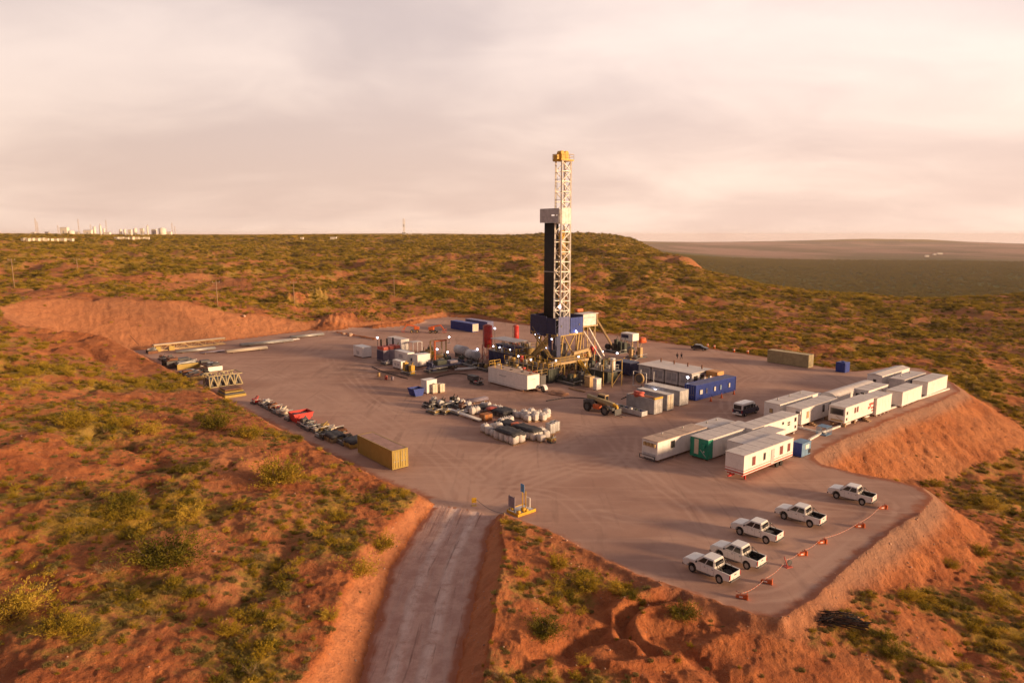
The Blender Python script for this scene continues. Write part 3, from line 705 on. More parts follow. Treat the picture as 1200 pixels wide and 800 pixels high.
class MB:
    def __init__(s): s.bm = bmesh.new()
    def _m(s, vs, M): bmesh.ops.transform(s.bm, matrix=M, verts=vs)
    def box(s, c, d, rz=0, bev=0, rx=0, ry=0):
        r = bmesh.ops.create_cube(s.bm, size=1); vs = r['verts']
        s._m(vs, Matrix.Translation(c) @ Matrix.Rotation(rz, 4, 'Z') @ Matrix.Rotation(ry, 4, 'Y') @ Matrix.Rotation(rx, 4, 'X') @ Matrix.Diagonal((*d, 1)))
        if bev:
            es = list({e for v in vs for e in v.link_edges}); bmesh.ops.bevel(s.bm, geom=es, offset=bev, segments=2, affect='EDGES', profile=.6)
        return s
    def b2(s, x0, x1, y0, y1, z0, z1, bev=0): return s.box(((x0 + x1) / 2, (y0 + y1) / 2, (z0 + z1) / 2), (x1 - x0, y1 - y0, z1 - z0), bev=bev)
    def beam(s, p, q, w=.1, h=None):
        p, q = Vector(p), Vector(q); d = q - p; L = d.length
        if L < 1e-6: return s
        r = bmesh.ops.create_cube(s.bm, size=1)
        s._m(r['verts'], Matrix.Translation((p + q) / 2) @ d.to_track_quat('Z', 'Y').to_matrix().to_4x4() @ Matrix.Diagonal((w, h or w, L, 1))); return s
    def cyl(s, p, q, r1, r2=None, n=12, caps=True):
        p, q = Vector(p), Vector(q); d = q - p
        r = bmesh.ops.create_cone(s.bm, cap_ends=caps, segments=n, radius1=r1, radius2=r1 if r2 is None else r2, depth=d.length)
        s._m(r['verts'], Matrix.Translation((p + q) / 2) @ d.to_track_quat('Z', 'Y').to_matrix().to_4x4())
        for v in r['verts']:
            for f in v.link_faces:
                if len(f.verts) == 4: f.smooth = True
        return s
    def ball(s, c, r, sc=(1, 1, 1), n=10):
        q = bmesh.ops.create_uvsphere(s.bm, u_segments=n, v_segments=max(4, n // 2 + 1), radius=r)
        s._m(q['verts'], Matrix.Translation(c) @ Matrix.Diagonal((*sc, 1)))
        for v in q['verts']:
            for f in v.link_faces: f.smooth = True
        return s
    def prism(s, pts, a0, a1, axis='y', bev=0):
        """closed outline pts (2-D) swept from a0 to a1 along an axis"""
        f = {'y': lambda p, a: (p[0], a, p[1]), 'x': lambda p, a: (a, p[0], p[1]), 'z': lambda p, a: (p[0], p[1], a)}[axis]
        A = [s.bm.verts.new(f(p, a0)) for p in pts]; B = [s.bm.verts.new(f(p, a1)) for p in pts]; n = len(pts)
        fs = [s.bm.faces.new(A), s.bm.faces.new(B[::-1])]
        for i in range(n): fs.append(s.bm.faces.new((A[i], B[i], B[(i + 1) % n], A[(i + 1) % n])))
        bmesh.ops.recalc_face_normals(s.bm, faces=fs)
        if bev:
            es = list({e for f_ in fs[:2] for e in f_.edges}); bmesh.ops.bevel(s.bm, geom=es, offset=bev, segments=2, affect='EDGES')
        return s
    def quad(s, pts, th=.012):
        """thin plate through 4 points, given real thickness along its normal"""
        p = [Vector(q) for q in pts]; n = (p[1] - p[0]).cross(p[3] - p[0]).normalized() * th
        A = [s.bm.verts.new(q) for q in p]; B = [s.bm.verts.new(q + n) for q in p]; k = len(p)
        fs = [s.bm.faces.new(A), s.bm.faces.new(B[::-1])]
        for i in range(k): fs.append(s.bm.faces.new((A[i], B[i], B[(i + 1) % k], A[(i + 1) % k])))
        bmesh.ops.recalc_face_normals(s.bm, faces=fs); return s
    def lump(s, c, d, seed=0, amp=.12, sub=2, sq=.6):
        """soft sack / heap: rounded box with uneven sides"""
        q = bmesh.ops.create_icosphere(s.bm, subdivisions=sub + 1, radius=1); g = random.Random(seed)
        ph = [g.uniform(0, 6.3) for _ in range(6)]
        for v in q['verts']:
            c_ = v.co; m = max(abs(c_.x), abs(c_.y), abs(c_.z)); c2 = c_ * ((1 - sq) + sq / m)
            k = 1 + amp * (math.sin(3.1 * c_.x + ph[0]) * math.sin(4.3 * c_.y + ph[1]) + .6 * math.sin(7 * c_.z + ph[2] + 3 * c_.x))
            v.co = Vector((c2.x * d[0] / 2, c2.y * d[1] / 2, c2.z * d[2] / 2)) * k + Vector(c)
            for f in v.link_faces: f.smooth = True
        return s
    def mesh(s, name, m):
        me = bpy.data.meshes.new(name); s.bm.to_mesh(me); s.bm.free(); me.materials.append(m); return me
    def build(s, name, m, parent=None, label=None):
        o = link_mesh(name, s.mesh(name, m), parent)
        if label: o['label'] = label
        return o
def thing(name, label, cat, loc, rz=SITE, group=None):
    o = bpy.data.objects.new(name, None); COL.objects.link(o); o.empty_display_size = .4
    o.location = loc; o.rotation_euler = (0, 0, rz); tag(o, label, cat, group); return o
def single(name, mb, m, label, cat, loc, rz=SITE, group=None):
    o = mb.build(name, m); o.location = loc; o.rotation_euler = (0, 0, rz); tag(o, label, cat, group); return o
def kids(o): return [c for c in o.children]
def copy_tree(o, parent=None):
    c = o.copy(); COL.objects.link(c)
    if parent is not None: c.parent = parent
    for ch in kids(o): copy_tree(ch, c)
    return c
def dup(o, label, loc, rz=None, group=None):
    c = copy_tree(o); c['label'] = label; c.location = loc
    if rz is not None: c.rotation_euler = (0, 0, rz)
    if group: c['group'] = group
    return c

M = dict(
 white=mat('white_panel', (.84, .79, .74), .5, dirt=.18, var=.05), roofw=mat('dusty_white_roof', (.70, .62, .57), .6, dirt=.4, var=.08, scale=.5),
 cream=mat('cream_panel', (.70, .58, .44), .55, var=.06), tanroof=mat('dusty_tan_roof', (.56, .40, .30), .7, dirt=.4),
 grey=mat('grey_panel', (.38, .37, .38), .55), lgrey=mat('light_grey_panel', (.55, .52, .51), .55), dgrey=mat('dark_grey_steel', (.10, .095, .095), .6),
 black=mat('black_rubber', (.022, .020, .020), .85, dirt=.45), glass=mat('dark_glass', (.022, .025, .032), .12, dirt=.12, spec=.6), frame=mat('window_frame', (.25, .22, .2), .5),
 maroon=mat('maroon_shutter', (.20, .035, .035), .6), red=mat('red_paint', (.55, .035, .025), .5, dirt=.12), redd=mat('dusty_red_paint', (.52, .10, .07), .6),
 orange=mat('orange_paint', (.62, .12, .025), .5, dirt=.15), yellow=mat('yellow_paint', (.62, .35, .02), .5, dirt=.22), tan=mat('tan_steel', (.50, .33, .15), .6, dirt=.3),
 ochre=mat('ochre_steel', (.42, .27, .075), .65, dirt=.35), sand=mat('sand_container', (.40, .275, .06), .6, dirt=.12, var=.06), olive=mat('pale_olive_container', (.40, .32, .17), .6),
 blue=mat('blue_paint', (.008, .035, .25), .5, dirt=.05), navy=mat('navy_steel', (.012, .018, .085), .5, dirt=.12), lblue=mat('light_blue_paint', (.15, .27, .42), .55), sky=mat('sky_blue_sign', (.10, .33, .62), .5),
 mauve=mat('dusty_mauve_roof', (.34, .21, .19), .8), lav=mat('lavender_blue_panel', (.12, .125, .27), .5), green=mat('teal_green_paint', (.012, .26, .16), .5, dirt=.1), dgreen=mat('dark_green_steel', (.05, .06, .045), .7), steel=mat('galvanised_steel', (.42, .40, .38), .45, .5),
 rust=mat('rusty_steel', (.20, .085, .045), .8), wood=mat('weathered_wood', (.34, .21, .12), .85), tarp=mat('dark_grey_tarp', (.11, .11, .125), .6, bump=.4), bag=mat('white_woven_bag', (.68, .62, .58), .8, dirt=.25, bump=.4),
 mud=mat('grey_drill_mud', (.14, .115, .10), .4), lamp=mat('floodlight_lens', (.9, .9, 1), .3, emit=((.86, .84, 1.0), 9.0)), tape=mat('red_white_tape', (.75, .32, .24), .6), tail=mat('tail_light', (.4, .02, .02), .3), head=mat('head_light', (.7, .7, .7), .2),
 pipe=mat('drill_pipe_steel', (.028, .024, .022), .6, dirt=.1), skin=mat('skin', (.4, .22, .15), .6), cloth=mat('dark_workwear', (.02, .022, .035), .9, dirt=.05), concrete=mat('pale_concrete', (.55, .47, .41), .9), conv=mat('masonry_white', (.8, .74, .68), .8, dirt=.05),
 mast=mat('mast_white_paint', (.86, .77, .68), .5, dirt=.25), lens=mat('pale_purple_engine', (.25, .21, .26), .6))

# ---------------------------------------------------------------- camp cabins
def rail(mb, pts, z, h=1.1, w=.05, step=1.6):
    for a, b in zip(pts[:-1], pts[1:]):
        a = Vector((*a, z)); b = Vector((*b, z)); n = max(1, int((b - a).length / step))
        mb.beam(a + Vector((0, 0, h)), b + Vector((0, 0, h)), w); mb.beam(a + Vector((0, 0, h * .5)), b + Vector((0, 0, h * .5)), w * .8)
        for i in range(n + 1):
            p = a.lerp(b, i / n); mb.beam(p, p + Vector((0, 0, h)), w)

def cabin(px, py, L, W, label, zref=.5, h=2.55, base=.5, wall='white', roof='roofw', name='site_cabin', cat='cabin', side=(), end=(), doors=(), end_door=None, stripes=(), roofkind='flat', ac=(), wheels=False, endcol=None, steps=(), vents=0, group='white cabins of the crew camp', near_end=None):
    """side: windows along the lit long side: (x from the near end, z centre, w, h, material); end: same on the near short end"""
    t = thing(name, label, cat, corner(px, py, L, W, zref), SITE, group)
    x0, y0 = -L / 2, -W / 2; z0, z1 = base, base + h
    mb = MB()
    if roofkind == 'barrel':
        pts = [(-W / 2, z0)] + [(-W / 2 * math.cos(a), z1 - .75 + .75 * math.sin(a)) for a in [i * math.pi / 10 for i in range(11)]] + [(W / 2, z0)]
        mb.prism(pts, x0, -x0, 'x'); mb.build('wall', M[wall], t)
        mr = MB(); arc = [(-(W / 2 + .06) * math.cos(a), z1 - .75 + .82 * math.sin(a)) for a in [i * math.pi / 10 for i in range(11)]]
        inn = [(p[0] * .985, p[1] - .045) for p in arc][::-1]; mr.prism(arc + inn, x0 - .05, -x0 + .05, 'x'); mr.build('roof', M[roof], t)
    else:
        mb.b2(x0, -x0, y0, -y0, z0, z1, bev=.03)
        for i in range(1, int(L / 1.22)):                                   # panel joints
            mb.b2(x0 + i * 1.22 - .015, x0 + i * 1.22 + .015, y0 - .012, y0 + .01, z0 + .1, z1 - .1)
        mb.build('wall', M[wall], t)
        mr = MB(); mr.b2(x0 - .06, -x0 + .06, y0 - .06, -y0 + .06, z1 + .002, z1 + .10, bev=.02)
        if roofkind == 'gable': mr.prism([(y0 - .05, z1 + .1), (0, z1 + .42), (-y0 + .05, z1 + .1)], x0 - .05, -x0 + .05, 'x')
        else:
            for i in range(1, int(L / 2.4)): mr.b2(x0 + i * 2.4 - .03, x0 + i * 2.4 + .03, y0, -y0, z1 + .1, z1 + .125)
        mr.build('roof', M[roof], t)
    f = MB()
    for yy in (y0 + .35, -y0 - .35): f.b2(x0 + .1, -x0 - .1, yy - .08, yy + .08, base - .22, base - .01)
    for xx in np.arange(x0 + .6, -x0, 2.6): f.b2(xx - .06, xx + .06, y0 + .1, -y0 - .1, base - .16, base - .02)
    f.build('skid_frame', M['rust' if not wheels else 'red'], t)
    if wheels:
        for xx in (L * .18, L * .18 + 1.05):
            for yy in (y0 + .12, -y0 - .12):
                w = MB(); w.cyl((xx, yy - .12, .36), (xx, yy + .12, .36), .36, n=16).build('wheel', M['black'], t)
        MB().prism([(x0, base - .2), (x0 - 1.4, base - .12), (x0 - 1.4, base - .02), (x0, base + .02)], -.12, .12, 'y').build('tow_bar', M['red'], t)
        MB().b2(x0 + .8, x0 + .95, y0 + .2, y0 + .4, 0, base - .2).b2(x0 + .8, x0 + .95, -y0 - .4, -y0 - .2, 0, base - .2).build('support_leg', M['red'], t)
    else:
        for xx in np.linspace(x0 + .7, -x0 - .7, 4):
            MB().b2(xx - .22, xx + .22, y0 + .12, y0 + .55, -.03, base - .225).b2(xx - .22, xx + .22, -y0 - .55, -y0 - .12, -.03, base - .225).build('support_block', M['wood' if int(L * 10) % 2 else 'concrete'], t)
    if endcol: MB().b2(x0 - .035, x0 - .004, y0 + .0, -y0 - .0, z0, z1 + .0).b2(x0, x0 + 1.15, y0 - .03, y0 - .004, z0, z1).build('end_panel', M[endcol], t)
    for (xx, zc, w, hh, mm) in side:
        wf = MB().b2(x0 + xx - w / 2 - .07, x0 + xx + w / 2 + .07, y0 - .05, y0 - .002, z0 + zc - hh / 2 - .07, z0 + zc + hh / 2 + .07).build('window', M['frame'], t)
        MB().b2(x0 + xx - w / 2, x0 + xx + w / 2, y0 - .062, y0 - .052, z0 + zc - hh / 2, z0 + zc + hh / 2).build('pane', M[mm], wf)
    for (yy, zc, w, hh, mm) in end:
        wf = MB().b2(x0 - .05, x0 - .002, y0 + yy - w / 2 - .07, y0 + yy + w / 2 + .07, z0 + zc - hh / 2 - .07, z0 + zc + hh / 2 + .07).build('window', M['frame'], t)
        MB().b2(x0 - .062, x0 - .052, y0 + yy - w / 2, y0 + yy + w / 2, z0 + zc - hh / 2, z0 + zc + hh / 2).build('pane', M[mm], wf)
    for xx in doors:
        d = MB().b2(x0 + xx - .42, x0 + xx + .42, y0 - .055, y0 - .002, z0 + .06, z0 + 2.1, bev=.01).build('door', M['lgrey'], t)
        MB().b2(x0 + xx + .28, x0 + xx + .34, y0 - .10, y0 - .057, z0 + 1.0, z0 + 1.12).build('handle', M['dgrey'], d)
    if end_door is not None:
        d = MB().b2(x0 - .055, x0 - .002, y0 + end_door - .42, y0 + end_door + .42, z0 + .06, z0 + 2.1, bev=.01).build('door', M['lgrey'], t)
        MB().b2(x0 - .10, x0 - .057, y0 + end_door + .26, y0 + end_door + .32, z0 + 1.0, z0 + 1.12).build('handle', M['dgrey'], d)
    for (sz, sh) in stripes:
        MB().b2(x0 - .006, -x0 + .006, y0 - .016, y0 - .003, z0 + sz, z0 + sz + sh).b2(x0 - .016, x0 - .003, y0 - .006, -y0, z0 + sz, z0 + sz + sh).build('stripe', M['redd'], t)
    for (xx, side_) in ac:
        if side_ == 'end': a = MB().b2(x0 - .42, x0 - .01, y0 + xx - .38, y0 + xx + .38, z0 + 1.75, z0 + 2.3, bev=.03)
        elif side_ == 'roof': a = MB().b2(x0 + xx - .4, x0 + xx + .4, -.4, .4, z1 + .1, z1 + .42, bev=.03)
        else: a = MB().b2(x0 + xx - .38, x0 + xx + .38, y0 - .36, y0 - .01, z0 + 1.75, z0 + 2.25, bev=.03)
        a = a.build('air_conditioner', M['lgrey'], t)
        if side_ == 'end': MB().b2(x0 - .432, x0 - .422, y0 + xx - .30, y0 + xx + .30, z0 + 1.83, z0 + 2.22).build('grille', M['dgrey'], a)
    for xx in steps:
        s_ = MB()
        for k in range(3): s_.b2(x0 + xx - .5, x0 + xx + .5, y0 - .25 - .28 * (3 - k), y0 - .02 - .28 * (2 - k), .0, .17 * (k + 1))
        s_.build('steps', M['wood'], t)
    for k in range(vents):
        xx = x0 + (k + .7) * L / (vents + .4); MB().cyl((xx, .5, z1 + .1), (xx, .5, z1 + .38), .09, n=8).cyl((xx, .5, z1 + .38), (xx, .5, z1 + .44), .17, .05, n=8).build('roof_vent', M['steel'], t)
    if near_end: near_end(t, x0, y0, z0, z1, W)
    return t

mw = 'maroon'; gl = 'glass'
def green_end(t, x0, y0, z0, z1, W):
    MB().b2(x0 - .075, x0 - .04, .05, .75, z0 + .45, z1 - .15).build('door_panel', M['cream'], t)
    MB().b2(x0 - .5, x0 - .04, y0 + .35, y0 + 1.1, z0 + 1.5, z0 + 2.1, bev=.03).build('air_conditioner', M['green'], t)
    MB().beam((x0 - .08, y0 + .25, z0 + .3), (x0 - .08, y0 + 1.2, z0 + 1.2), .06).b2(x0 - .07, x0 - .04, y0 + .5, y0 + .72, z0 + .9, z0 + 1.1).build('bracket', M['lgrey'], t)
def four_ac(t, x0, y0, z0, z1, W):
    for k in range(4): MB().b2(x0 - .30, x0 - .01, y0 + .25 + k * .55, y0 + .62 + k * .55, z1 - .75, z1 - .28, bev=.02).build('vent_box', M['tan'], t)
    MB().b2(x0 - .55, x0 - .45, y0 - .0, -y0, .35, .47).b2(x0 - .55, x0 - .45, y0, y0 + .1, .35, .95).b2(x0 - .55, x0 - .45, -y0 - .1, -y0, .35, .95).b2(x0 - .5, x0 - .4, y0 + .1, -y0 - .1, .9, .97).build('bumper_frame', M['dgrey'], t)
    MB().b2(x0 - .045, x0 - .004, y0 + .3, -y0 - .3, z0 + .25, z0 + .75).build('end_hatch', M['lgrey'], t)
def dark_screen(t, x0, y0, z0, z1, W):
    f_ = MB().b2(x0 - .05, x0 - .004, y0 + .25, -y0 - .25, z0 + 1.2, z0 + 2.3).build('window', M['frame'], t)
    MB().b2(x0 - .063, x0 - .052, y0 + .35, -y0 - .35, z0 + 1.3, z0 + 2.2).build('pane', M['glass'], f_)
    MB().b2(x0 - .25, x0 - .01, y0 + .3, -y0 - .5, z0 + .25, z0 + .45).beam((x0 - .2, y0 + .5, z0 + .5), (x0 - .2, 0, z0 + 1.1), .05).build('spare_rack', M['tan'], t)
    r_ = MB()     # red painted emblem on the far third of the lit side
    for a, b, c, d in ((8.9, 10.6, 1.55, 1.95), (8.6, 9.3, .95, 1.4), (9.7, 11.0, .85, 1.15), (10.0, 10.8, .35, .6), (9.3, 9.7, 1.2, 1.5)): r_.b2(x0 + a, x0 + b, y0 - .018, y0 - .004, z0 + c, z0 + d)
    r_.build('red_emblem', M['redd'], t)

cabin(871, 559.5, 12.4, 2.7, 'white cabin on red wheeled chassis with red stripes, nearest the camera in the camp', .5, base=.75, wheels=True, stripes=((.12, .2), (.55, .07)),
      side=[(2.3, 1.5, .62, 1.05, mw), (4.9, 1.55, .38, .85, gl), (9.2, 1.5, .62, 1.05, mw), (11.2, 1.5, .55, 1.0, mw)], doors=[7.0])
cabin(872, 520, 11.0, 2.6, 'white cabin with round dark vents, right behind the red striped one', 3.15, side=[(1.9, 1.9, .45, .42, gl), (5.8, 1.9, .42, .42, gl), (9.4, 1.9, .5, .5, gl)], ac=[(.6, 'side')])
cabin(829, 539, 12.2, 2.9, 'long white cabin with a teal green end wall, right of the leftmost cabin', .2, h=2.75, base=.25, endcol='green', near_end=green_end)
cabin(770, 540, 11.5, 2.7, 'leftmost white cabin of the camp, tan dusty roof and dark bumper frame on its end', .35, base=.4, roof='tanroof', near_end=four_ac,
      side=[(3.4, 1.7, .8, .95, gl), (8.0, 1.75, .7, .8, gl)], vents=2)
cabin(833, 500, 6.2, 2.9, 'short pale grey cabin with roof vents behind the green ended one', 2.9, h=2.3, base=.3, wall='lgrey', vents=2)
cabin(878, 500, 5.2, 2.4, 'small round roofed unit between the dark van and the long cabins', 2.7, h=2.2, base=.3, roofkind='barrel')
cabin(881.5, 503, 13.4, 2.7, 'long white cabin whose far end shows small square vents, third row of the camp', 3.1, side=[(8.8, 1.95, .4, .3, gl), (10.6, 1.75, .55, .12, gl), (10.6, 1.4, .55, .12, gl), (12.6, 1.9, .45, .55, gl), (12.7, .7, .35, .35, gl)])
cabin(914, 474.5, 13.2, 2.8, 'white cabin beside the van, with a tan hatch on its end and roof vents', 3.05, end=[(1.5, 1.3, .5, .6, 'tan')], side=[(1.0, 1.0, .7, .5, gl), (2.6, 1.1, .6, .6, gl)], vents=3)
cabin(940, 480, 12.2, 2.7, 'white cabin with two tall dark windows and a tan door, middle of the camp', 3.05, side=[(2.0, 1.4, .6, 1.0, 'tan'), (7.4, 1.6, .6, 1.1, gl), (9.6, 1.6, .6, 1.1, gl)], steps=[3.2, 8.5], ac=[(.5, 'end')])
cabin(991, 479.3, 11.9, 2.7, 'white cabin with a dark windowed end and red emblem, by the white kerb line', 3.15, base=.75, side=[(3.6, 1.65, .42, .8, mw), (4.5, 1.65, .42, .8, mw), (.7, 1.6, .3, .4, gl), (.6, .6, .3, .35, gl)], near_end=dark_screen, steps=[7.2])
cabin(1028, 467.6, 6.2, 2.7, 'plain white box cabin touching the far end of the red emblem one', 3.2, h=2.9, base=.35)
cabin(1058, 460, 9.2, 2.8, 'plain white cabin alone in the gap of the outer row, before the last one', 2.85, base=.3)
cabin(1087.6, 448.3, 10.6, 2.8, 'rightmost white cabin at the far corner of the camp', 2.85, base=.3)
cabin(1034, 441.2, 14.0, 2.9, 'white cabin with a low gabled roof, farthest back in the camp', 2.85, base=.3, roofkind='gable', side=[(4.6, 1.2, .6, 1.6, gl), (6.2, 1.2, .5, 1.5, gl)], end=[(1.4, 1.5, .5, .5, gl)])
cabin(1060, 445.5, 11.0, 2.8, 'bluish white cabin with dark door between the gabled cabin and the rightmost one', 2.85, base=.3, wall='lgrey', side=[(3.4, 1.2, .7, 1.7, 'navy')], vents=2)
cabin(980, 462.5, 16.6, 2.9, 'long round roofed white hut in the back row of the camp', 3.1, h=2.9, base=.3, roofkind='barrel', end=[(1.5, 1.2, .8, .9, 'tan')])
cabin(963, 466, 3.4, 2.4, 'short flat white cabin at the near end of the round roofed hut', 2.4, h=2.1, base=.3)
cabin(1018, 458, 8.6, 2.7, 'white cabin with box air conditioners between round roofed hut and outer row', 3.0, base=.4, ac=[(1.6, 'side'), (.9, 'end'), (6.3, 'side')], side=[(3.4, 1.5, .7, .7, gl)], end=[(1.9, 1.5, .7, .6, gl)])

# ---------------------------------------------------------------- shipping containers
def container(px, py, L, W, label, colour, along='V', h=2.6, zref=0, roof=None, end=None, extras=None, group=None, name='shipping_container', skid=.12):
    lu, lv = (W, L) if along == 'V' else (L, W)
    t = thing(name, label, 'container', corner(px, py, lu, lv, zref), SITE if along == 'U' else SITE + R(90), group)
    # local: x along the length, y across
    x0, y0 = -L / 2, -W / 2
    n = int(L / .28); st = L / n; prof = []
    for i in range(n):
        a = x0 + .12 + i * (L - .24) / n; w = (L - .24) / n
        prof += [(a, 0.0), (a + w * .35, 0.0), (a + w * .5, .04), (a + w * .85, .04)]
    prof.append((x0 + L - .12, 0.0))
    mb = MB()
    for sgn in (-1, 1):
        pts = [(p[0], sgn * (-y0 - .05 - p[1])) for p in prof] + [(x0 + L - .12, 0), (x0 + .12, 0)]
        mb.prism(pts, skid + .16, skid + h - .12, 'z')
    mb.b2(x0 + .06, -x0 - .06, y0 + .1, -y0 - .1, skid + .1, skid + h - .13)
    mb.build('wall', M[colour], t)
    rf = MB().b2(x0 + .03, -x0 - .03, y0 + .03, -y0 - .03, skid + h - .115, skid + h - .03)
    for i in range(int(L / .5)): rf.b2(x0 + .2 + i * .5, x0 + .4 + i * .5, y0 + .1, -y0 - .1, skid + h - .03, skid + h - .005)
    rf.build('roof', M[roof or colour], t)
    fr = MB()
    for sy in (y0, -y0 - .12):
        fr.b2(x0, -x0, sy, sy + .12, skid, skid + .15); fr.b2(x0, -x0, sy, sy + .12, skid + h - .11, skid + h)
        for sx in (x0, -x0 - .14): fr.b2(sx, sx + .14, sy, sy + .12, skid + .15, skid + h - .11)
    for sx in (x0, -x0 - .14): fr.b2(sx, sx + .14, y0 + .12, -y0 - .12, skid, skid + .14); fr.b2(sx, sx + .14, y0 + .12, -y0 - .12, skid + h - .10, skid + h)
    fr.build('frame', M[colour], t)
    # doors stand on the end the camera sees: local -x for both orientations
    for sy in (-1, 1):
        yc = sy * (W / 4 - .06)
        d = MB().b2(x0 - .02, x0 + .05, yc - W / 4 + .1, yc + W / 4 - .1, skid + .16, skid + h - .13)
        for k in range(3): d.b2(x0 - .035, x0 - .02, yc - W / 4 + .16, yc + W / 4 - .16, skid + .3 + k * .75, skid + .75 + k * .75)
        d = d.build('door', M[end or colour], t)
        for yy in (yc - .22, yc + .22): MB().cyl((x0 - .06, yy, skid + .2), (x0 - .06, yy, skid + h - .18), .022, n=6).b2(x0 - .09, x0 - .04, yy - .02, yy + .25, skid + 1.0, skid + 1.06).build('locking_bar', M['steel'], d)
    MB().b2(x0 + .2, -x0 - .2, y0 + .25, y0 + .4, -.03, skid).b2(x0 + .2, -x0 - .2, -y0 - .4, -y0 - .25, -.03, skid).build('ground_beam', M['dgrey'], t)
    if extras: extras(t, x0, y0, skid, h)
    return t
# containers along V: rotating by +90 makes local +x = V, so the local -x end faces -V (the lit side)
container(460, 551.5, 9.8, 2.45, 'sand yellow container with closed doors on the left edge of the pad', 'sand', 'V', roof='mauve')
def blue_office(t, x0, y0, s, h):
    for xx, w, mm in ((1.7, .8, 'lgrey'), (3.5, .35, 'navy'), (6.2, .5, 'lgrey'), (8.2, .35, 'lblue'), (11.2, .4, 'lgrey')):
        f = MB().b2(x0 + xx - w / 2 - .05, x0 + xx + w / 2 + .05, y0 - .07, y0 - .012, s + 1.0, s + 1.9).build('window', M['frame'], t); MB().b2(x0 + xx - w / 2, x0 + xx + w / 2, y0 - .085, y0 - .072, s + 1.06, s + 1.84).build('pane', M[mm], f)
container(815, 470.2, 13.6, 2.6, 'dark blue container with small pale windows beside the roofed generator row', 'blue', 'U', h=2.9, roof='lav', extras=blue_office)
container(796, 476.4, 8.2, 2.7, 'grey container with pale grey end, nearest to the blue windowed one', 'grey', 'V', h=2.8, roof='lgrey', end='lgrey', group='grey and cream containers by the generators')
container(781.4, 482, 7.0, 1.9, 'narrow container with a cream end wall between two grey ones', 'grey', 'V', h=2.9, roof='lgrey', end='cream', group='grey and cream containers by the generators')
container(766.3, 486.3, 6.3, 2.3, 'grey container with a yellow beam over its end, behind the long white skid', 'grey', 'V', h=2.6, roof='rust', end='lgrey', group='grey and cream containers by the generators',
          extras=lambda t, x0, y0, s, h: MB().b2(x0 - .1, x0 + .25, y0, -y0, s + h, s + h + .3).build('lifting_beam', M['yellow'], t))
container(553.5, 389.6, 12.2, 2.6, 'blue container with a pale yellow end at the back edge of the pad', 'blue', 'V', h=2.7, end='cream')
container(571, 387.2, 12.2, 2.6, 'pale roofed container behind the blue one at the back edge', 'lav', 'V', h=2.7, roof='lav')
container(947, 431.5, 10.5, 2.4, 'long pale olive container lying along the back edge of the pad', 'olive', 'V', h=3.0)
single('blue_tank', MB().b2(-1.2, 1.2, -1.1, 1.1, 0, 2.3, bev=.12).b2(-1.0, 1.0, -1.14, -1.1, .3, 1.9).cyl((0, 0, 2.3), (0, 0, 2.5), .35), M['blue'], 'small blue cube tank standing behind the pale olive container', 'tank', corner(990, 437, 2.4, 2.2))
def small_container(px, py, lu, lv, h, label, m='white', roof=None, name='equipment_cabin', cat='cabin', windows=(), group=None, z=0, foot=.25, marks=True):
    t = thing(name, label, cat, (*corner(px, py, lu, lv, z)[:2], 0), SITE, group)
    x0, y0 = -lu / 2, -lv / 2
    MB().b2(x0, -x0, y0, -y0, foot, h, bev=.04).build('wall', M[m], t)
    MB().b2(x0 - .04, -x0 + .04, y0 - .04, -y0 + .04, h + .002, h + .09).build('roof', M[roof or m], t)
    MB().b2(x0 + .1, -x0 - .1, y0 + .1, y0 + .3, -.03, foot - .004).b2(x0 + .1, -x0 - .1, -y0 - .3, -y0 - .1, -.03, foot - .004).build('skid', M['dgrey'], t)
    for (face, c, zc, w, hh, mm) in windows:
        if face == 'x': MB().b2(x0 - .05, x0 - .004, y0 + c - w / 2, y0 + c + w / 2, zc - hh / 2, zc + hh / 2).build('panel', M[mm], t)
        else: MB().b2(x0 + c - w / 2, x0 + c + w / 2, y0 - .05, y0 - .004, zc - hh / 2, zc + hh / 2).build('panel', M[mm], t)
    return t
# ================================================================ vehicles
def arc(cx, cz, r, a0, a1, n=8):
    return [(cx + r * math.cos(R(a0 + (a1 - a0) * i / n)), cz + r * math.sin(R(a0 + (a1 - a0) * i / n))) for i in range(n + 1)]
def wheel(parent, x, y, r, w, rim='steel', out=1):
    tw = MB(); prof = [(r * .62, -w / 2), (r * .93, -w / 2), (r, -w * .35), (r, w * .35), (r * .93, w / 2), (r * .62, w / 2)]
    n = 20; bm = tw.bm; rings = []
    for i in range(n):
        a = 2 * math.pi * i / n; rings.append([bm.verts.new((x + p[0] * math.cos(a), y + p[1], r + p[0] * math.sin(a))) for p in prof])
    for i in range(n):
        A, B = rings[i], rings[(i + 1) % n]
        for j in range(len(prof)): bm.faces.new((A[j], A[(j + 1) % 6], B[(j + 1) % 6], B[j])).smooth = True
    bmesh.ops.recalc_face_normals(bm, faces=bm.faces[:])
    wh = tw.build('wheel', M['black'], parent)
    rm = MB().cyl((x, y - w * .3, r), (x, y + w * .36 * out, r), r * .60, n=16)
    for k in range(6):
        a = k * math.pi / 3; rm.box((x + r * .35 * math.cos(a), y + out * w * .37, r + r * .35 * math.sin(a)), (r * .12, .02, r * .12))
    rm.build('rim', M[rim], wh); return wh
m_tw = mat('white_car_paint', (.80, .75, .70), .28, dirt=.15, var=.03, spec=.6)
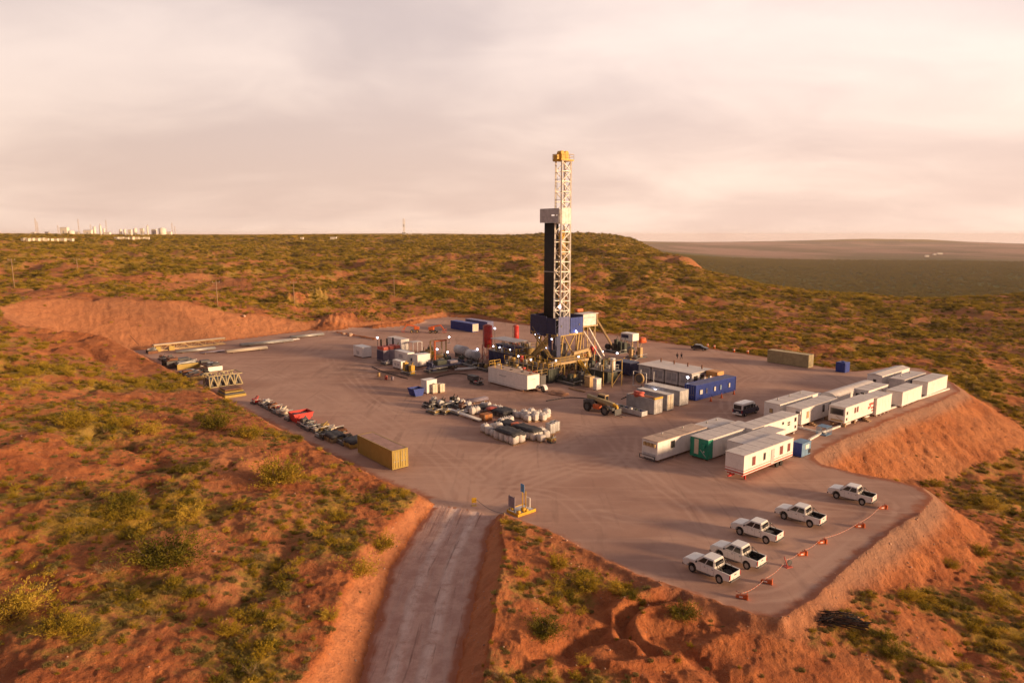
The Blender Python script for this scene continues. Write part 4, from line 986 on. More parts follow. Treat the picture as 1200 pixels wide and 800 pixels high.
def pickup(label, bed=0):
    t = thing('pickup_truck', label, 'pickup truck', (0, 0, 0), 0, 'white pickups parked in a row on the gravel')
    Wd = .90; fx, rx_, wr = 1.55, -1.54, .39
    # lower body: bonnet and cabin block, wheel arches cut in
    pts = [(2.58, .52), (2.66, .62), (2.64, .86), (2.52, 1.08), (2.25, 1.15), (1.35, 1.22), (.9, 1.21), (-1.0, 1.20), (-1.0, .46)]
    pts += [(fx - .52 - .2, .42), (fx - .50, .44)] + arc(fx, .42, .49, 178, 2, 10)[0:] + [(fx + .52, .46)]
    MB().prism(pts, -Wd, Wd, 'y', bev=.07).build('body', m_tw, t)
    side = [(-1.02, .48), (-1.02, 1.20), (-2.62, 1.18), (-2.66, .60), (-2.55, .56), (rx_ - .50, .50)] + arc(rx_, .42, .46, 178, 2, 10)
    bd = MB().prism(side, Wd - .09, Wd, 'y').prism(side, -Wd, -Wd + .09, 'y').b2(-1.08, -1.025, -Wd + .1, Wd - .1, .62, 1.16)
    bd.build('bed_side', m_tw, t)
    MB().b2(-2.60, -1.08, -Wd + .10, Wd - .10, .60, .68).build('bed_floor', M['black'], t)
    MB().b2(-2.60, -1.12, Wd - .135, Wd - .10, .68, 1.13).b2(-2.60, -1.12, -Wd + .10, -Wd + .135, .68, 1.13).b2(-1.12, -1.085, -Wd + .135, Wd - .135, .68, 1.13).build('bed_liner', M['black'], t)
    tg = MB().b2(-2.70, -2.625, -Wd + .13, Wd - .13, .62, 1.17, bev=.02).build('tailgate', m_tw, t)
    MB().b2(-2.72, -2.702, -.18, .18, .95, 1.03).build('handle', M['dgrey'], tg)
    # cabin greenhouse
    bot = [(1.22, .86), (-.70, .86)]; top = [(.42, .70), (-.52, .72)]; zb, zt = 1.19, 1.83
    bm = MB(); A = [bm.bm.verts.new(v) for v in ((1.32, -.87, zb), (1.32, .87, zb), (-1.0, .87, zb), (-1.0, -.87, zb))]
    B = [bm.bm.verts.new(v) for v in ((.46, -.74, zt), (.46, .74, zt), (-.88, .76, zt), (-.88, -.76, zt))]
    for f in ((A[::-1]), B, (A[0], A[1], B[1], B[0]), (A[1], A[2], B[2], B[1]), (A[2], A[3], B[3], B[2]), (A[3], A[0], B[0], B[3])): bm.bm.faces.new(f)
    bmesh.ops.recalc_face_normals(bm.bm, faces=bm.bm.faces[:]); bmesh.ops.bevel(bm.bm, geom=bm.bm.edges[:], offset=.07, segments=3, affect='EDGES')
    bm.build('cab_roof', m_tw, t)
    def P3(sy, fr, up):   # point on a side face
        xb = 1.32 + (-1.0 - 1.32) * fr; xt = .46 + (-.88 - .46) * fr
        return ((xb + (xt - xb) * up), sy * (.87 + (.75 - .87) * up + .012), zb + (zt - zb) * up)
    for sy in (-1, 1):
        for a, b in ((.14, .50), (.55, .92)): 
            q = [P3(sy, a, .14), P3(sy, b, .14), P3(sy, b, .86), P3(sy, a + (.05 if a < .2 else 0), .86)]
            MB().quad(q if sy > 0 else q[::-1], .006).build('side_window', M['glass'], t)
        MB().box((.98, sy * 1.0, 1.24), (.10, .20, .16), bev=.03).build('mirror', m_tw if False else M['dgrey'], t)
        MB().b2(2.50, 2.655, sy * .72 - .14, sy * .72 + .14, .80, .96, bev=.02).build('headlight', M['head'], t)
        MB().b2(-2.715, -2.64, sy * .83 - .06, sy * .83 + .06, .72, 1.12, bev=.01).build('tail_light', M['tail'], t)
        MB().b2(-.24, -.23, sy * .902 - .003, sy * .902 + .003, .55, 1.12).b2(.55, .56, sy * .902 - .003, sy * .902 + .003, .55, 1.12).b2(.0, .14, sy * .91 - .01, sy * .91 + .01, 1.0, 1.04).b2(-.86, -.72, sy * .91 - .01, sy * .91 + .01, 1.0, 1.04).build('door_line', M['dgrey'], t)
        MB().b2(-.6, 1.0, sy * .93 - .05, sy * .93 + .05, .36, .42).build('side_step', M['dgrey'], t)
    w = .012; MB().quad([(1.32 - .86 * .1 + w, .76, zb + .64 * .1), (1.32 - .86 * .1 + w, -.76, zb + .64 * .1), (1.32 - .86 * .9 + w, -.66, zb + .64 * .9), (1.32 - .86 * .9 + w, .66, zb + .64 * .9)][::-1], .008).build('windscreen', M['glass'], t)
    MB().quad([(-1.005, .68, zb + .12), (-1.005, -.68, zb + .12), (-.925, -.62, zb + .5), (-.925, .62, zb + .5)], .008).build('rear_window', M['glass'], t)
    MB().b2(2.60, 2.72, -.84, .84, .42, .60, bev=.03).b2(-2.80, -2.70, -.80, .80, .48, .60, bev=.02).build('bumper', M['dgrey'], t)
    MB().b2(2.60, 2.67, -.50, .50, .70, .92).build('grille', M['dgrey'], t)
    MB().b2(-2.735, -2.72, -.26, .26, .64, .74).build('number_plate', M['white'], t)
    MB().b2(-2.5, 2.3, -.55, .55, .34, .45).build('chassis', M['black'], t)
    rb = MB()
    for sy in (-1, 1): rb.cyl((-1.2, sy * .74, 1.16), (-1.2, sy * .66, 1.66), .035, n=8).cyl((-1.2, sy * .66, 1.64), (-1.85, sy * .78, 1.18), .03, n=8)
    rb.cyl((-1.2, -.66, 1.64), (-1.2, .66, 1.64), .035, n=8).build('roll_bar', M['dgrey'] if bed != 1 else M['steel'], t)
    for x in (fx, rx_):
        for sy in (-1, 1): wheel(t, x, sy * (Wd - .12), wr, .25, out=sy)
    return t
def put_truck(t, px, py, rz):
    x, y = at(px, py, 0); c, s = math.cos(rz), math.sin(rz); lx, ly = -1.54 * .93, .90     # rear left wheel contact
    t.location = (x - (lx * c - ly * s), y - (lx * s + ly * c), 0); t.rotation_euler = (0, 0, rz); t.scale = (.93, 1, 1.05)
tks = [(842, 683.7, 131), (874.2, 667.3, 132), (896.9, 637.2, 134), (948.3, 617.8, 133.5), (1009.5, 592, 135)]
tl = ['white pickup at the left end of the parked row, closest to the road mouth', 'white pickup parked tightly behind the left end one, black bed with steel roll bar', 'white pickup in the middle of the parked row of five',
      'white pickup second from the right end, in front of two orange barriers', 'white pickup at the right end of the row, alone near the pad corner']
pt0 = pickup(tl[0])
tr = [pt0] + [dup(pt0, tl[i], (0, 0, 0)) for i in range(1, 5)]
for o_, (px, py, a) in zip(tr, tks): put_truck(o_, px, py, R(a))
# things carried in the beds stay their own things
def in_truck(o_, lx, ly, z): 
    return (o_.location.x + lx * math.cos(o_.rotation_euler.z) - ly * math.sin(o_.rotation_euler.z), o_.location.y + lx * math.sin(o_.rotation_euler.z) + ly * math.cos(o_.rotation_euler.z), z)
single('spare_tyre', MB().cyl((0, 0, 0), (0, 0, .24), .38, n=18), M['black'], 'spare tyre lying in the bed of the left end pickup', 'tyre', in_truck(tr[0], -1.65, -.2, .72))
single('tool_box', MB().b2(-.3, .3, -.5, .5, 0, .35, bev=.03), M['dgrey'], 'dark tool box in the bed of the middle pickup', 'box', in_truck(tr[2], -1.35, .1, .72), tr[2].rotation_euler.z)
single('spare_tyre', MB().cyl((0, 0, 0), (0, 0, .24), .38, n=18), M['black'], 'spare tyre lying in the bed of the pickup second from the right end', 'tyre', in_truck(tr[3], -1.6, 0, .72))

def van(px, py):
    t = thing('minibus', 'dark blue minibus with white roof parked between generators and camp', 'minibus', (*corner(px, py, 5.5, 1.95, .35)[:2], 0), SITE)
    # local +x points away from the camera = front
    low = [(-2.72, .34), (-2.75, 1.25), (1.55, 1.25), (2.45, 1.08), (2.72, .85), (2.74, .40), (2.2, .34)] + arc(1.75, .36, .42, 2, 178, 8) + arc(-1.6, .36, .42, 2, 178, 8)
    MB().prism(low, -.97, .97, 'y', bev=.06).build('body', mat('dark_blue_car_paint', (.03, .035, .075), .3, dirt=.2), t)
    up = [(-2.74, 1.255), (-2.66, 2.18), (-2.5, 2.32), (.95, 2.32), (1.25, 2.18), (2.0, 1.255)]
    MB().prism(up, -.93, .93, 'y', bev=.10).build('cabin', m_tw, t)
    MB().b2(-2.755, -2.71, -.74, .74, 1.32, 2.05).build('rear_window', M['glass'], t)
    for sy in (-1, 1):
        for a, b in ((-2.45, -1.45), (-1.38, -.25), (-.18, .75), (.85, 1.45)):
            MB().b2(a, b, sy * .94 - .012, sy * .94 + .012, 1.32, 2.0 if b < 1 else 1.8).build('side_window', M['glass'], t)
        MB().b2(-2.79, -2.72, sy * .88 - .07, sy * .88 + .07, .75, 1.22).build('tail_light', M['tail'], t)
        MB().box((1.75, sy * 1.1, 1.35), (.12, .22, .25), bev=.03).build('mirror', M['dgrey'], t)
        for x in (1.75, -1.6): wheel(t, x, sy * .86, .35, .22, out=sy)
    MB().b2(-2.86, -2.74, -.9, .9, .36, .62, bev=.03).build('bumper', m_tw, t); MB().b2(-2.80, -2.76, -.26, .26, .72, .86).build('number_plate', M['white'], t)
    MB().b2(-2.3, 2.2, -.6, .6, .25, .36).build('chassis', M['black'], t)
van(869.8, 487)

def telehandler():
    x, y = at(699, 483.5, 0); t = thing('telehandler', 'yellow telescopic handler with orange engine cover, left of the white skid', 'telehandler', (x + .8, y + .6, 0), SITE - R(90))
    # local +x = -V (towards the right of the picture), local +y = U (away), camera sees -y side
    MB().b2(-2.3, 2.3, -.55, .55, .55, .95, bev=.05).build('chassis', M['dgrey'], t)
    MB().b2(-.6, .7, -1.1, -.5, .6, 1.25, bev=.08).build('engine_cover', M['orange'], t)
    c = MB().b2(-1.0, .6, .30, 1.1, .9, 2.45, bev=.08).build('cab', M['tan'], t); MB().b2(-.85, .45, .27, .295, 1.4, 2.3).b2(.605, .63, .4, 1.0, 1.4, 2.3).build('cab_glass', M['glass'], c)
    MB().beam((-2.5, -.1, 1.95), (2.6, -.1, 1.55), .5, .5).build('boom', M['olive'], t); MB().b2(-2.2, -.7, -.9, -.45, .9, 1.7, bev=.06).build('hydraulic_tank', M['dgrey'], t)
    MB().beam((2.6, -.1, 1.55), (3.3, -.1, 1.4), .36, .36).beam((3.3, -.1, 1.4), (3.4, -.1, .5), .3, .2).build('boom_tip', M['yellow'], t)
    MB().b2(3.4, 3.5, -.8, .6, .25, 1.1).build('fork_carriage', M['dgrey'], t)
    for yy in (-.55, .35): MB().b2(3.5, 4.6, yy, yy + .12, .22, .28).build('fork', M['dgrey'], t)
    MB().b2(-2.75, -2.2, -.9, .9, .7, 1.5, bev=.08).build('counterweight', M['dgrey'], t)
    for xx in (-1.75, 1.75):
        for sy in (-1, 1): wheel(t, xx, sy * 1.0, .70, .46, 'dgrey', out=sy)
telehandler(); [setattr(o_, 'scale', (1.2, 1.2, 1.25)) for o_ in bpy.data.objects if o_.name.startswith('telehandler')]

# ================================================================ the drilling rig
rx0, ry0 = at(652, 437.5)
rig = thing('drilling_rig', 'tall oil drilling rig with white lattice mast and yellow crown, centre of the pad', 'drilling rig', (rx0, ry0, 0), SITE)
FZ = 9.2
def lamp(parent, p, r=.16, sub=True):
    l = MB().box(Vector(p) + Vector((0, 0, .22)), (.3, .3, .08)).build('floodlight', M['dgrey'], parent)
    MB().ball(p, r, n=10).build('lens', M['lamp'], l); return l
def lattice(mb, c0, w, d, z0, z1, n, leg=.16, br=.07, faces='xyXY', taper=1.0):
    """four legged braced tower, corner c0, size w x d"""
    def cor(i, z):
        k = (z - z0) / (z1 - z0); s = 1 + (taper - 1) * k
        cx, cy = c0[0] + w / 2, c0[1] + d / 2
        return Vector((cx + (-.5, .5, .5, -.5)[i] * w * s, cy + (-.5, -.5, .5, .5)[i] * d * s, z))
    for i in range(4): mb.beam(cor(i, z0), cor(i, z1), leg)
    fm = {'y': (0, 1), 'X': (1, 2), 'Y': (2, 3), 'x': (3, 0)}
    for f in faces:
        a, b = fm[f]
        for k in range(n + 1):
            z = z0 + (z1 - z0) * k / n; mb.beam(cor(a, z), cor(b, z), br * 1.2)
            if k < n:
                z2 = z0 + (z1 - z0) * (k + 1) / n
                if k % 2: mb.beam(cor(a, z), cor(b, z2), br)
                else: mb.beam(cor(b, z), cor(a, z2), br)
# mast: legs, three braced faces, open V-door side towards -x
mx, my, mw_, md_ = 3.7, 2.8, 3.0, 2.0
ms = MB(); lattice(ms, (mx, my), mw_, md_, FZ, 47.6, 17, .34, .16, 'yXY', taper=.96)
for z in np.arange(12, 47, 4.5): ms.beam((mx, my, z), (mx, my + md_, z), .10)
ms.build('mast', M['mast'], rig)
lad = MB()
for yy in (my + .3, my + .75): lad.beam((mx + mw_ + .1, yy, FZ), (mx + mw_ + .1, yy, 47), .05)
for z in np.arange(FZ, 47, .5): lad.beam((mx + mw_ + .1, my + .3, z), (mx + mw_ + .1, my + .75, z), .035)
lad.build('mast_ladder', M['steel'], rig)
cb = MB().b2(mx - .5, mx + mw_ + .4, my - .4, my + md_ + .5, 47.6, 47.95).b2(mx + .3, mx + 2.6, my + .4, my + 2.0, 47.95, 49.2, bev=.1).cyl((mx + .8, my + .5, 49.3), (mx + .8, my + 1.9, 49.3), .55, n=14).cyl((mx + 2.1, my + .5, 49.3), (mx + 2.1, my + 1.9, 49.3), .55, n=14)
cb.b2(mx - .9, mx - .3, my + .6, my + 1.9, 47.4, 48.9)
crown = cb.build('crown_block', M['yellow'], rig)
rl = MB(); rail(rl, [(mx - .5, my - .4), (mx + mw_ + .4, my - .4), (mx + mw_ + .4, my + md_ + .5), (mx - .5, my + md_ + .5), (mx - .5, my - .4)], 47.95, 1.1, .06, 1.2); rl.build('railing', M['yellow'], crown)
MB().beam((mx - 2.7, my - 2.4, 40.3), (mx + 5.6, my + 3.2, 40.1), .07).beam((mx + 5.6, my + 3.2, 40.1), (mx + 4, my + 3.2, 40.9), .05).build('outrigger_arm', M['mast'], rig)
# racking board
rbz = 34.2
rb = MB().b2(mx - .6, mx + mw_, my + md_ + .1, my + md_ + 4.4, rbz, rbz + .15)
for k in range(9): rb.beam((mx - .4, my + md_ + .4 + k * .4, rbz + .2), (mx + 2.2, my + md_ + .4 + k * .4, rbz + .2), .08)
rb.b2(mx - .75, mx - .68, my + md_ + .5, my + md_ + 4.3, rbz - .3, rbz + 2.9).b2(mx - .75, mx - .68, my - .1, my + md_ + .49, rbz + 1.5, rbz + 2.9).b2(mx - .72, mx - .66, my, my + md_ + .49, rbz - .3, rbz + 1.2).b2(mx - .68, mx + mw_, my + md_ + 4.35, my + md_ + 4.42, rbz, rbz + 2.9)
rb.build('racking_board', M['lgrey'], rig)
wwl = MB()
for k in range(7): wwl.b2(mx - .05 + k * .44, mx + .36 + k * .44, my - .16 - .02 * (k % 2), my - .08, 33.6, 37.2)
wwl.build('wind_wall', M['conv'], rig)
MB().b2(mx - .3, mx - .2, my - .1, my + md_ * .5, 33.6, 36.9).build('wind_wall', M['conv'], rig)
# stands of drill pipe racked beside the mast
for k in range(8):
    st = MB()
    for j in range(6): st.cyl((mx - .3 + j * .36, my + md_ + .5 + k * .36, FZ + .1), (mx - .1 + j * .34, my + md_ + .7 + k * .36, 33.9), .17, n=6)
    st.build('drill_pipe_stand', M['pipe'], rig)
MB().b2(mx - .5, mx + 2.2, my + md_ + .35, my + md_ + .45, 22.6, 22.8).b2(mx - .5, mx - .42, my, my + md_ + 3.2, 22.6, 22.8).build('belly_board', M['steel'], rig)
# hoses, standpipe and cables on the mast and in the cellar
g_ = random.Random(12)
for k in range(16):
    q = MB(); a = Vector((g_.uniform(-1.5, 8), g_.uniform(-.6, 7), g_.uniform(.4, 4.5))); 
    b_ = a + Vector((g_.uniform(-4, 4), g_.uniform(-3, 3), g_.uniform(-1.5, 3.0))); b_.z = max(.3, b_.z); c_ = Vector((b_.x, b_.y, g_.uniform(.2, 7)))
    q.cyl(a, b_, .11, n=8).cyl(b_, c_, .11, n=8).ball(b_, .15, n=8).build('pipework', M[g_.choice(['dgrey', 'ochre', 'steel', 'rust', 'dgreen', 'tan'])], rig)
# travelling block, top drive, lines
tb = MB().b2(mx + 1.0, mx + 2.0, my + .8, my + 1.6, 30.2, 32.2, bev=.15).cyl((mx + 1.5, my + .8, 31.6), (mx + 1.5, my + 1.6, 31.6), .6).build('travelling_block', M['yellow'], rig)
MB().b2(mx + 1.0, mx + 2.1, my + .6, my + 1.8, 26.6, 29.6, bev=.12).cyl((mx + 1.5, my + 1.2, 20), (mx + 1.5, my + 1.2, 26.6), .13, n=8).build('top_drive', M['tan'], rig)
ln = MB()
for a in (-.35, -.15, .15, .35): ln.cyl((mx + 1.5 + a, my + 1.2, 32), (mx + 1.5 + a, my + 1.2, 47.8), .03, n=5)
ln.cyl((mx + .3, my + md_ + .2, 10), (mx + .3, my + md_ + .2, 33), .06, n=6).cyl((mx - .9, my + 1.0, FZ), (mx - .4, my + 1.0, 44), .04, n=5)
ln.build('drilling_line', M['steel'], rig)
for p in ((mx - .4, my - .2, 14.8),): lamp(rig, p, .28)
# rig floor
MB().b2(0, 8.3, 0, 8.6, FZ - .35, FZ).build('rig_floor', M['dgrey'], rig)
def panel(x0_, x1_, y0_, y1_, m, z0_=FZ - .6, z1_=FZ + 3.6, name='wind_wall'):
    o_ = MB(); o_.b2(x0_, x1_, y0_, y1_, z0_, z1_)
    lx_, ly_ = x1_ - x0_, y1_ - y0_
    if lx_ > ly_:
        for k in range(int(lx_ / .5)): o_.b2(x0_ + .1 + k * .5, x0_ + .2 + k * .5, y0_ - .04, y0_ - .001, z0_ + .05, z1_ - .05)
    else:
        for k in range(int(ly_ / .5)): o_.b2(x0_ - .04, x0_ - .001, y0_ + .1 + k * .5, y0_ + .2 + k * .5, z0_ + .05, z1_ - .05)
    return o_.build(name, M[m], rig)
panel(-.1, 0, 3.4, 8.9, 'navy', FZ - 1.0); panel(-.1, 0, .3, 3.3, 'navy', FZ - .4, FZ + 3.3)
panel(.4, 3.9, -.1, 0, 'lav'); panel(4.2, 8.2, -.1, 0, 'blue', FZ - .4, FZ + 3.2); panel(8.3, 8.4, 0, 8.6, 'navy'); panel(0, 8.3, 8.6, 8.7, 'navy')
MB().box((1.3, -.16, FZ + 1.5), (.35, .1, .5)).box((7.0, -.16, FZ + 1.5), (.3, .1, .4)).build('wall_box', M['dgrey'], rig)
dh = MB().b2(8.7, 13.1, .2, 3.0, FZ + .9, FZ + 3.5, bev=.05).build('doghouse', M['conv'], rig)
MB().b2(8.6, 13.7, .05, 3.2, FZ + 3.52, FZ + 3.68).build('roof', M['roofw'], dh); MB().b2(9.0, 12.4, .15, .19, FZ + 2.6, FZ + 2.9).build('stripe', M['lgrey'], dh)
MB().b2(8.5, 13.6, .1, 3.1, FZ + .6, FZ + .88).beam((13.5, .2, FZ + .6), (13.5, .2, FZ + 3.5), .14).beam((13.5, 3, FZ + .6), (13.5, 3, FZ + 3.5), .14).build('doghouse_deck', M['tan'], rig)
lg = MB()
for x in (9.0, 12.9):
    for y in (.4, 2.8): lg.beam((x, y, 0), (x, y, FZ + .6), .2)
lg.beam((9, .4, 1), (12.9, .4, FZ), .1).beam((12.9, .4, 1), (9, .4, FZ), .1).build('doghouse_legs', M['tan'], rig)
# slide from the doghouse down to the ground equipment
sl = MB().beam((13.4, .6, FZ + 2.2), (19.0, .6, 4.6), .5, .12); rail(sl, [(13.4, .6)], 0)
sl.beam((13.4, .35, FZ + 2.5), (19.0, .35, 4.9), .09).beam((13.4, .85, FZ + 2.5), (19.0, .85, 4.9), .09).build('slide', M['tan'], rig)
MB().box((12.2, 5, FZ + 4.0), (2.0, .9, .7), bev=.1).beam((12.2, 5, FZ + .6), (12.2, 5, FZ + 4), .12).build('orange_winch', M['orange'], rig)
# substructure: two boxes joined by inclined legs, yellow-tan
sb = MB()
for y in (.2, 7.6):
    for z in (.3, 2.2): sb.beam((-2.2, y, z), (10.6, y, z), .34, .3)
    for x in (-2.0, 1.6, 5.2, 8.8, 10.4): sb.beam((x, y, .3), (x, y, 2.2), .24)
    for x in (-2.0, 1.6, 5.2): sb.beam((x, y, .4), (x + 3.6, y, 2.1), .14)
for x in (-2.0, 10.4): sb.beam((x, .2, 2.2), (x, 7.6, 2.2), .3)
sb.build('substructure_base', M['tan'], rig)
for y in (.25, 7.55):
    for xa, xb in ((.4, 1.4), (6.4, 7.4)):
        MB().beam((xa, y, 2.3), (xb, y, FZ - .4), .36, .4).beam((xa + 1.0, y, 2.3), (xb + .9, y, FZ - .4), .26, .3).beam((xa, y, 4.5), (xb + .6, y, 4.6), .16).beam((xa + .5, y, 6.6), (xb + .7, y, 6.7), .16).build('inclined_leg', M['ochre'], rig)
    MB().beam((2.2, y, 2.4), (6.2, y, FZ - .6), .22).beam((6.4, y, 2.4), (2.4, y, FZ - .6), .22).build('cross_brace', M['ochre'], rig)
MB().beam((0, .2, FZ - .6), (8.3, .2, FZ - .6), .45, .5).beam((0, 8.4, FZ - .6), (8.3, 8.4, FZ - .6), .45, .5).beam((.1, .2, FZ - .6), (.1, 8.4, FZ - .6), .4, .5).beam((8.2, .2, FZ - .6), (8.2, 8.4, FZ - .6), .4, .5).build('floor_girder', M['ochre'], rig)
MB().beam((-.1, 1.0, FZ - .6), (-.1, 7.4, 3.2), .7, .8).beam((-.1, 2.6, FZ - .8), (-.1, 8.8, 3.0), .3, .3).beam((-.2, 7.4, 3.2), (-2.6, 9.4, 3.2), .4).build('raising_ram', M['ochre'], rig)
MB().beam((8.6, -.1, FZ - .2), (13.0, -1.6, 2.4), .2).beam((10.4, -.1, FZ + .4), (14.6, -1.2, 2.6), .22).build('stay', M['mast'], rig)
for k, (a, b_, c, d, h2, m_) in enumerate(((1.2, 3.0, 4.6, 6.8, 4.2, 'dgreen'), (5.4, 7.6, 1.4, 3.4, 3.4, 'dgrey'), (-1.6, -.6, 3.2, 6.4, 3.2, 'black'), (5.6, 7.8, 5.0, 7.2, 5.6, 'black'), (.9, 2.0, 1.0, 2.6, 5.0, 'dgrey'))):
    MB().b2(a, b_, c, d, .1, h2, bev=.08).build('dark_box', M[m_], rig)  # dark boxes added to deepen the shade under the rig floor
bop = MB()
for z, r in ((1.2, .7), (2.2, .9), (3.2, .65), (4.4, .85), (5.6, .6)): bop.cyl((3.9, 3.9, z), (3.9, 3.9, z + .9), r)
bop.box((3.9, 3.9, 2.9), (3.2, .8, .8)).box((3.9, 3.9, 4.4), (2.8, .7, .7)).build('blowout_preventer', M['redd'], rig)
MB().b2(-.05, 1.2, -.05, .05, 2.4, FZ - .6).b2(2.4, 3.0, 3, 3.6, .2, FZ - .4).b2(-.6, -.2, 1.4, 2.2, .2, FZ - .4).build('cable_duct', M['navy'], rig)
dw = MB().cyl((6.4, 5.2, FZ + 1), (6.4, 7.6, FZ + 1), .9).b2(5.2, 7.8, 4.8, 5.2, FZ, FZ + 2).b2(5.2, 7.8, 7.6, 8.0, FZ, FZ + 2).build('drawworks', M['dgreen'], rig)
# front deck, stairs and supports towards the camera
dk = MB().b2(-5.8, 4.6, -5.6, -3.2, 3.55, 3.75)
dk.beam((-5.8, -5.6, 3.5), (4.6, -5.6, 3.5), .16, .34).b2(-1.6, 4.6, -3.2, -.2, 3.55, 3.74).build('pipe_deck', M['tan'], rig)
rr_ = MB(); rail(rr_, [(-5.8, -3.2), (-5.8, -5.6), (4.6, -5.6)], 3.75, 1.1, .06, 1.4); rr_.build('railing', M['yellow'], rig)
sp_ = MB()
for x in (-5.4, -2.8, .6, 4.2):
    for y in (-5.4, -3.4): sp_.beam((x, y, 0), (x, y, 3.55), .24)
sp_.beam((-5.4, -5.4, .3), (-2.8, -5.4, 3.4), .12).beam((.6, -5.4, 3.4), (4.2, -5.4, .3), .12).build('deck_posts', M['ochre'], rig)
stt = MB()
for sgn in (-.45, .45): stt.beam((1.4 + sgn, -5.7, 3.7), (1.4 + sgn, -9.6, .1), .12, .3)
for k in range(14): stt.b2(.95, 1.85, -5.95 - k * .27, -5.75 - k * .27, 3.5 - k * .25, 3.56 - k * .25)
for sgn in (-.5, .5): stt.beam((1.4 + sgn, -5.7, 4.75), (1.4 + sgn, -9.6, 1.15), .06)
stt.build('stairs', M['yellow'], rig)
st2 = MB()
for sgn in (-.4, .4): st2.beam((-.6 + sgn, .6, 3.7), (-.6 + sgn, -.4 - 3, 3.7), .1)
for sgn in (0, .9): st2.beam((-1.2, .4 + sgn, 3.8), (-1.2, 6.4 + sgn, FZ), .14, .3)
for k in range(18): st2.b2(-1.6, -.85, .5 + k * .34, .75 + k * .34, 3.9 + k * .3, 3.95 + k * .3)
st2.beam((-1.7, .4, 4.9), (-1.7, 6.4, FZ + 1.1), .06).build('stairs', M['ochre'], rig)
MB().beam((3.0, -2.2, 4.6), (7.8, -2.2, 5.0), .85, .7).beam((7.8, -2.2, 4.9), (8.4, -2.2, 3.2), .8, .6).build('flow_duct', M['tan'], rig)
for p in ((-5.8, -5.9, 4.5), (1.0, -6.0, 4.6), (-.5, 6.6, FZ - .9), (-.5, 5.4, FZ - 1.6), (-.4, 1.2, FZ - 1.4), (-.9, 2.6, 5.6), (5.6, -.5, FZ + .1), (5.9, -.5, FZ - .2)): lamp(rig, p)

# ================================================================ rig site equipment
def deck_tank(px, py, lu, lv, h, label, m, railc='yellow', lamps=(), top='mud', name='mud_tank', stuff=0, group='mud tanks in front of the rig'):
    t = thing(name, label, 'tank', corner(px, py, lu, lv), SITE, group); x0, y0 = -lu / 2, -lv / 2
    b = MB().b2(x0, -x0, y0, -y0, .3, h)
    for k in range(int(lv / 1.1)): b.b2(x0 - .07, x0 - .001, y0 + .4 + k * 1.1, y0 + .52 + k * 1.1, .35, h - .05)
    for k in range(int(lu / 1.1)): b.b2(x0 + .4 + k * 1.1, x0 + .52 + k * 1.1, y0 - .07, y0 - .001, .35, h - .05)
    b.build('tank_body', M[m], t)
    MB().b2(x0 - .3, -x0 + .3, y0 - .2, -y0 + .2, h + .004, h + .09).build('walkway', M[top], t)
    MB().b2(x0, -x0, y0 + .2, y0 + .5, -.03, .296).b2(x0, -x0, -y0 - .5, -y0 - .2, -.03, .296).build('skid', M['dgrey'], t)
    r = MB(); rail(r, [(x0 - .25, -y0), (x0 - .25, y0 - .15), (-x0 + .25, y0 - .15), (-x0 + .25, -y0)], h + .09, 1.15, .07, 1.5); r.build('railing', M[railc], t)
    g = random.Random(int(px))
    for k in range(stuff):
        a = MB(); yy = y0 + .8 + (lv - 1.6) * k / max(1, stuff - 1); xx = g.uniform(x0 + .6, -x0 - .6)
        if k % 3 == 0: a.cyl((xx, yy, h + .09), (xx, yy, h + 1.0), .28, n=10).b2(xx - .3, xx + .3, yy - .3, yy + .3, h + 1.0, h + 1.25)
        elif k % 3 == 1: a.cyl((xx - .5, yy, h + .55), (xx + .5, yy, h + .55), .32, n=10).b2(xx - .6, xx + .6, yy - .3, yy + .3, h + .09, h + .2)
        else: a.b2(xx - .35, xx + .35, yy - .3, yy + .3, h + .09, h + .95, bev=.06)
        a.build('agitator_motor', M[g.choice(['tan', 'red', 'ochre', 'steel', 'lgrey', 'dgrey'])], t)
    for p in lamps: 
        MB().beam((p[0], p[1], h + .1), (p[0], p[1], h + p[2]), .07).build('lamp_post', M['dgrey'], t); lamp(t, (p[0], p[1], h + p[2] + .1))
    return t
# big white tank with sloping nose
tk = thing('water_tank', 'long white tank body with sloping nose in front of the rig', 'tank', corner(617.8, 460.8, 3.3, 12.6), SITE + R(90))
b = MB().prism([(-6.3, .75), (-6.3, 3.5), (6.3, 3.5), (6.3, .35), (-4.6, .35)], -1.65, 1.65, 'y', bev=.05).build('tank_body', M['white'], tk)
MB().b2(-6.2, 6.2, -1.55, 1.55, 3.502, 3.58).build('top_plate', M['tanroof'], tk)
for x in (-2.8, .4, 3.2, -5.2): MB().cyl((x, .3 * ((x > 0) - .5), 3.58), (x, .3 * ((x > 0) - .5), 3.74), .33, n=12).build('hatch', M['dgrey' if x > -4 else 'rust'], tk)
MB().b2(.2, 2.6, 1.652, 1.672, 2.35, 2.47).b2(.5, 1.9, 1.652, 1.672, 2.18, 2.26).build('lettering_strip', M['grey'], tk)
MB().b2(-6.32, -6.302, -.5, .5, 2.6, 2.7).build('lettering_strip', M['grey'], tk)
MB().b2(-6.0, 6.25, 1.655, 1.70, .62, .70).build('side_rail', M['lgrey'], tk)
MB().b2(-6.2, 6.2, -1.2, -.9, -.03, .346).b2(-4.4, 6.2, .9, 1.2, -.03, .346).build('skid', M['rust'], tk)
fd = MB(); arc_ = [(-7.2 + .9 * math.cos(a), .5 + .95 * math.sin(a)) for a in [math.pi * k / 10 for k in range(11)]]; inn = [(-7.2 + .78 * math.cos(a), .5 + .83 * math.sin(a)) for a in [math.pi * k / 10 for k in range(11)]][::-1]
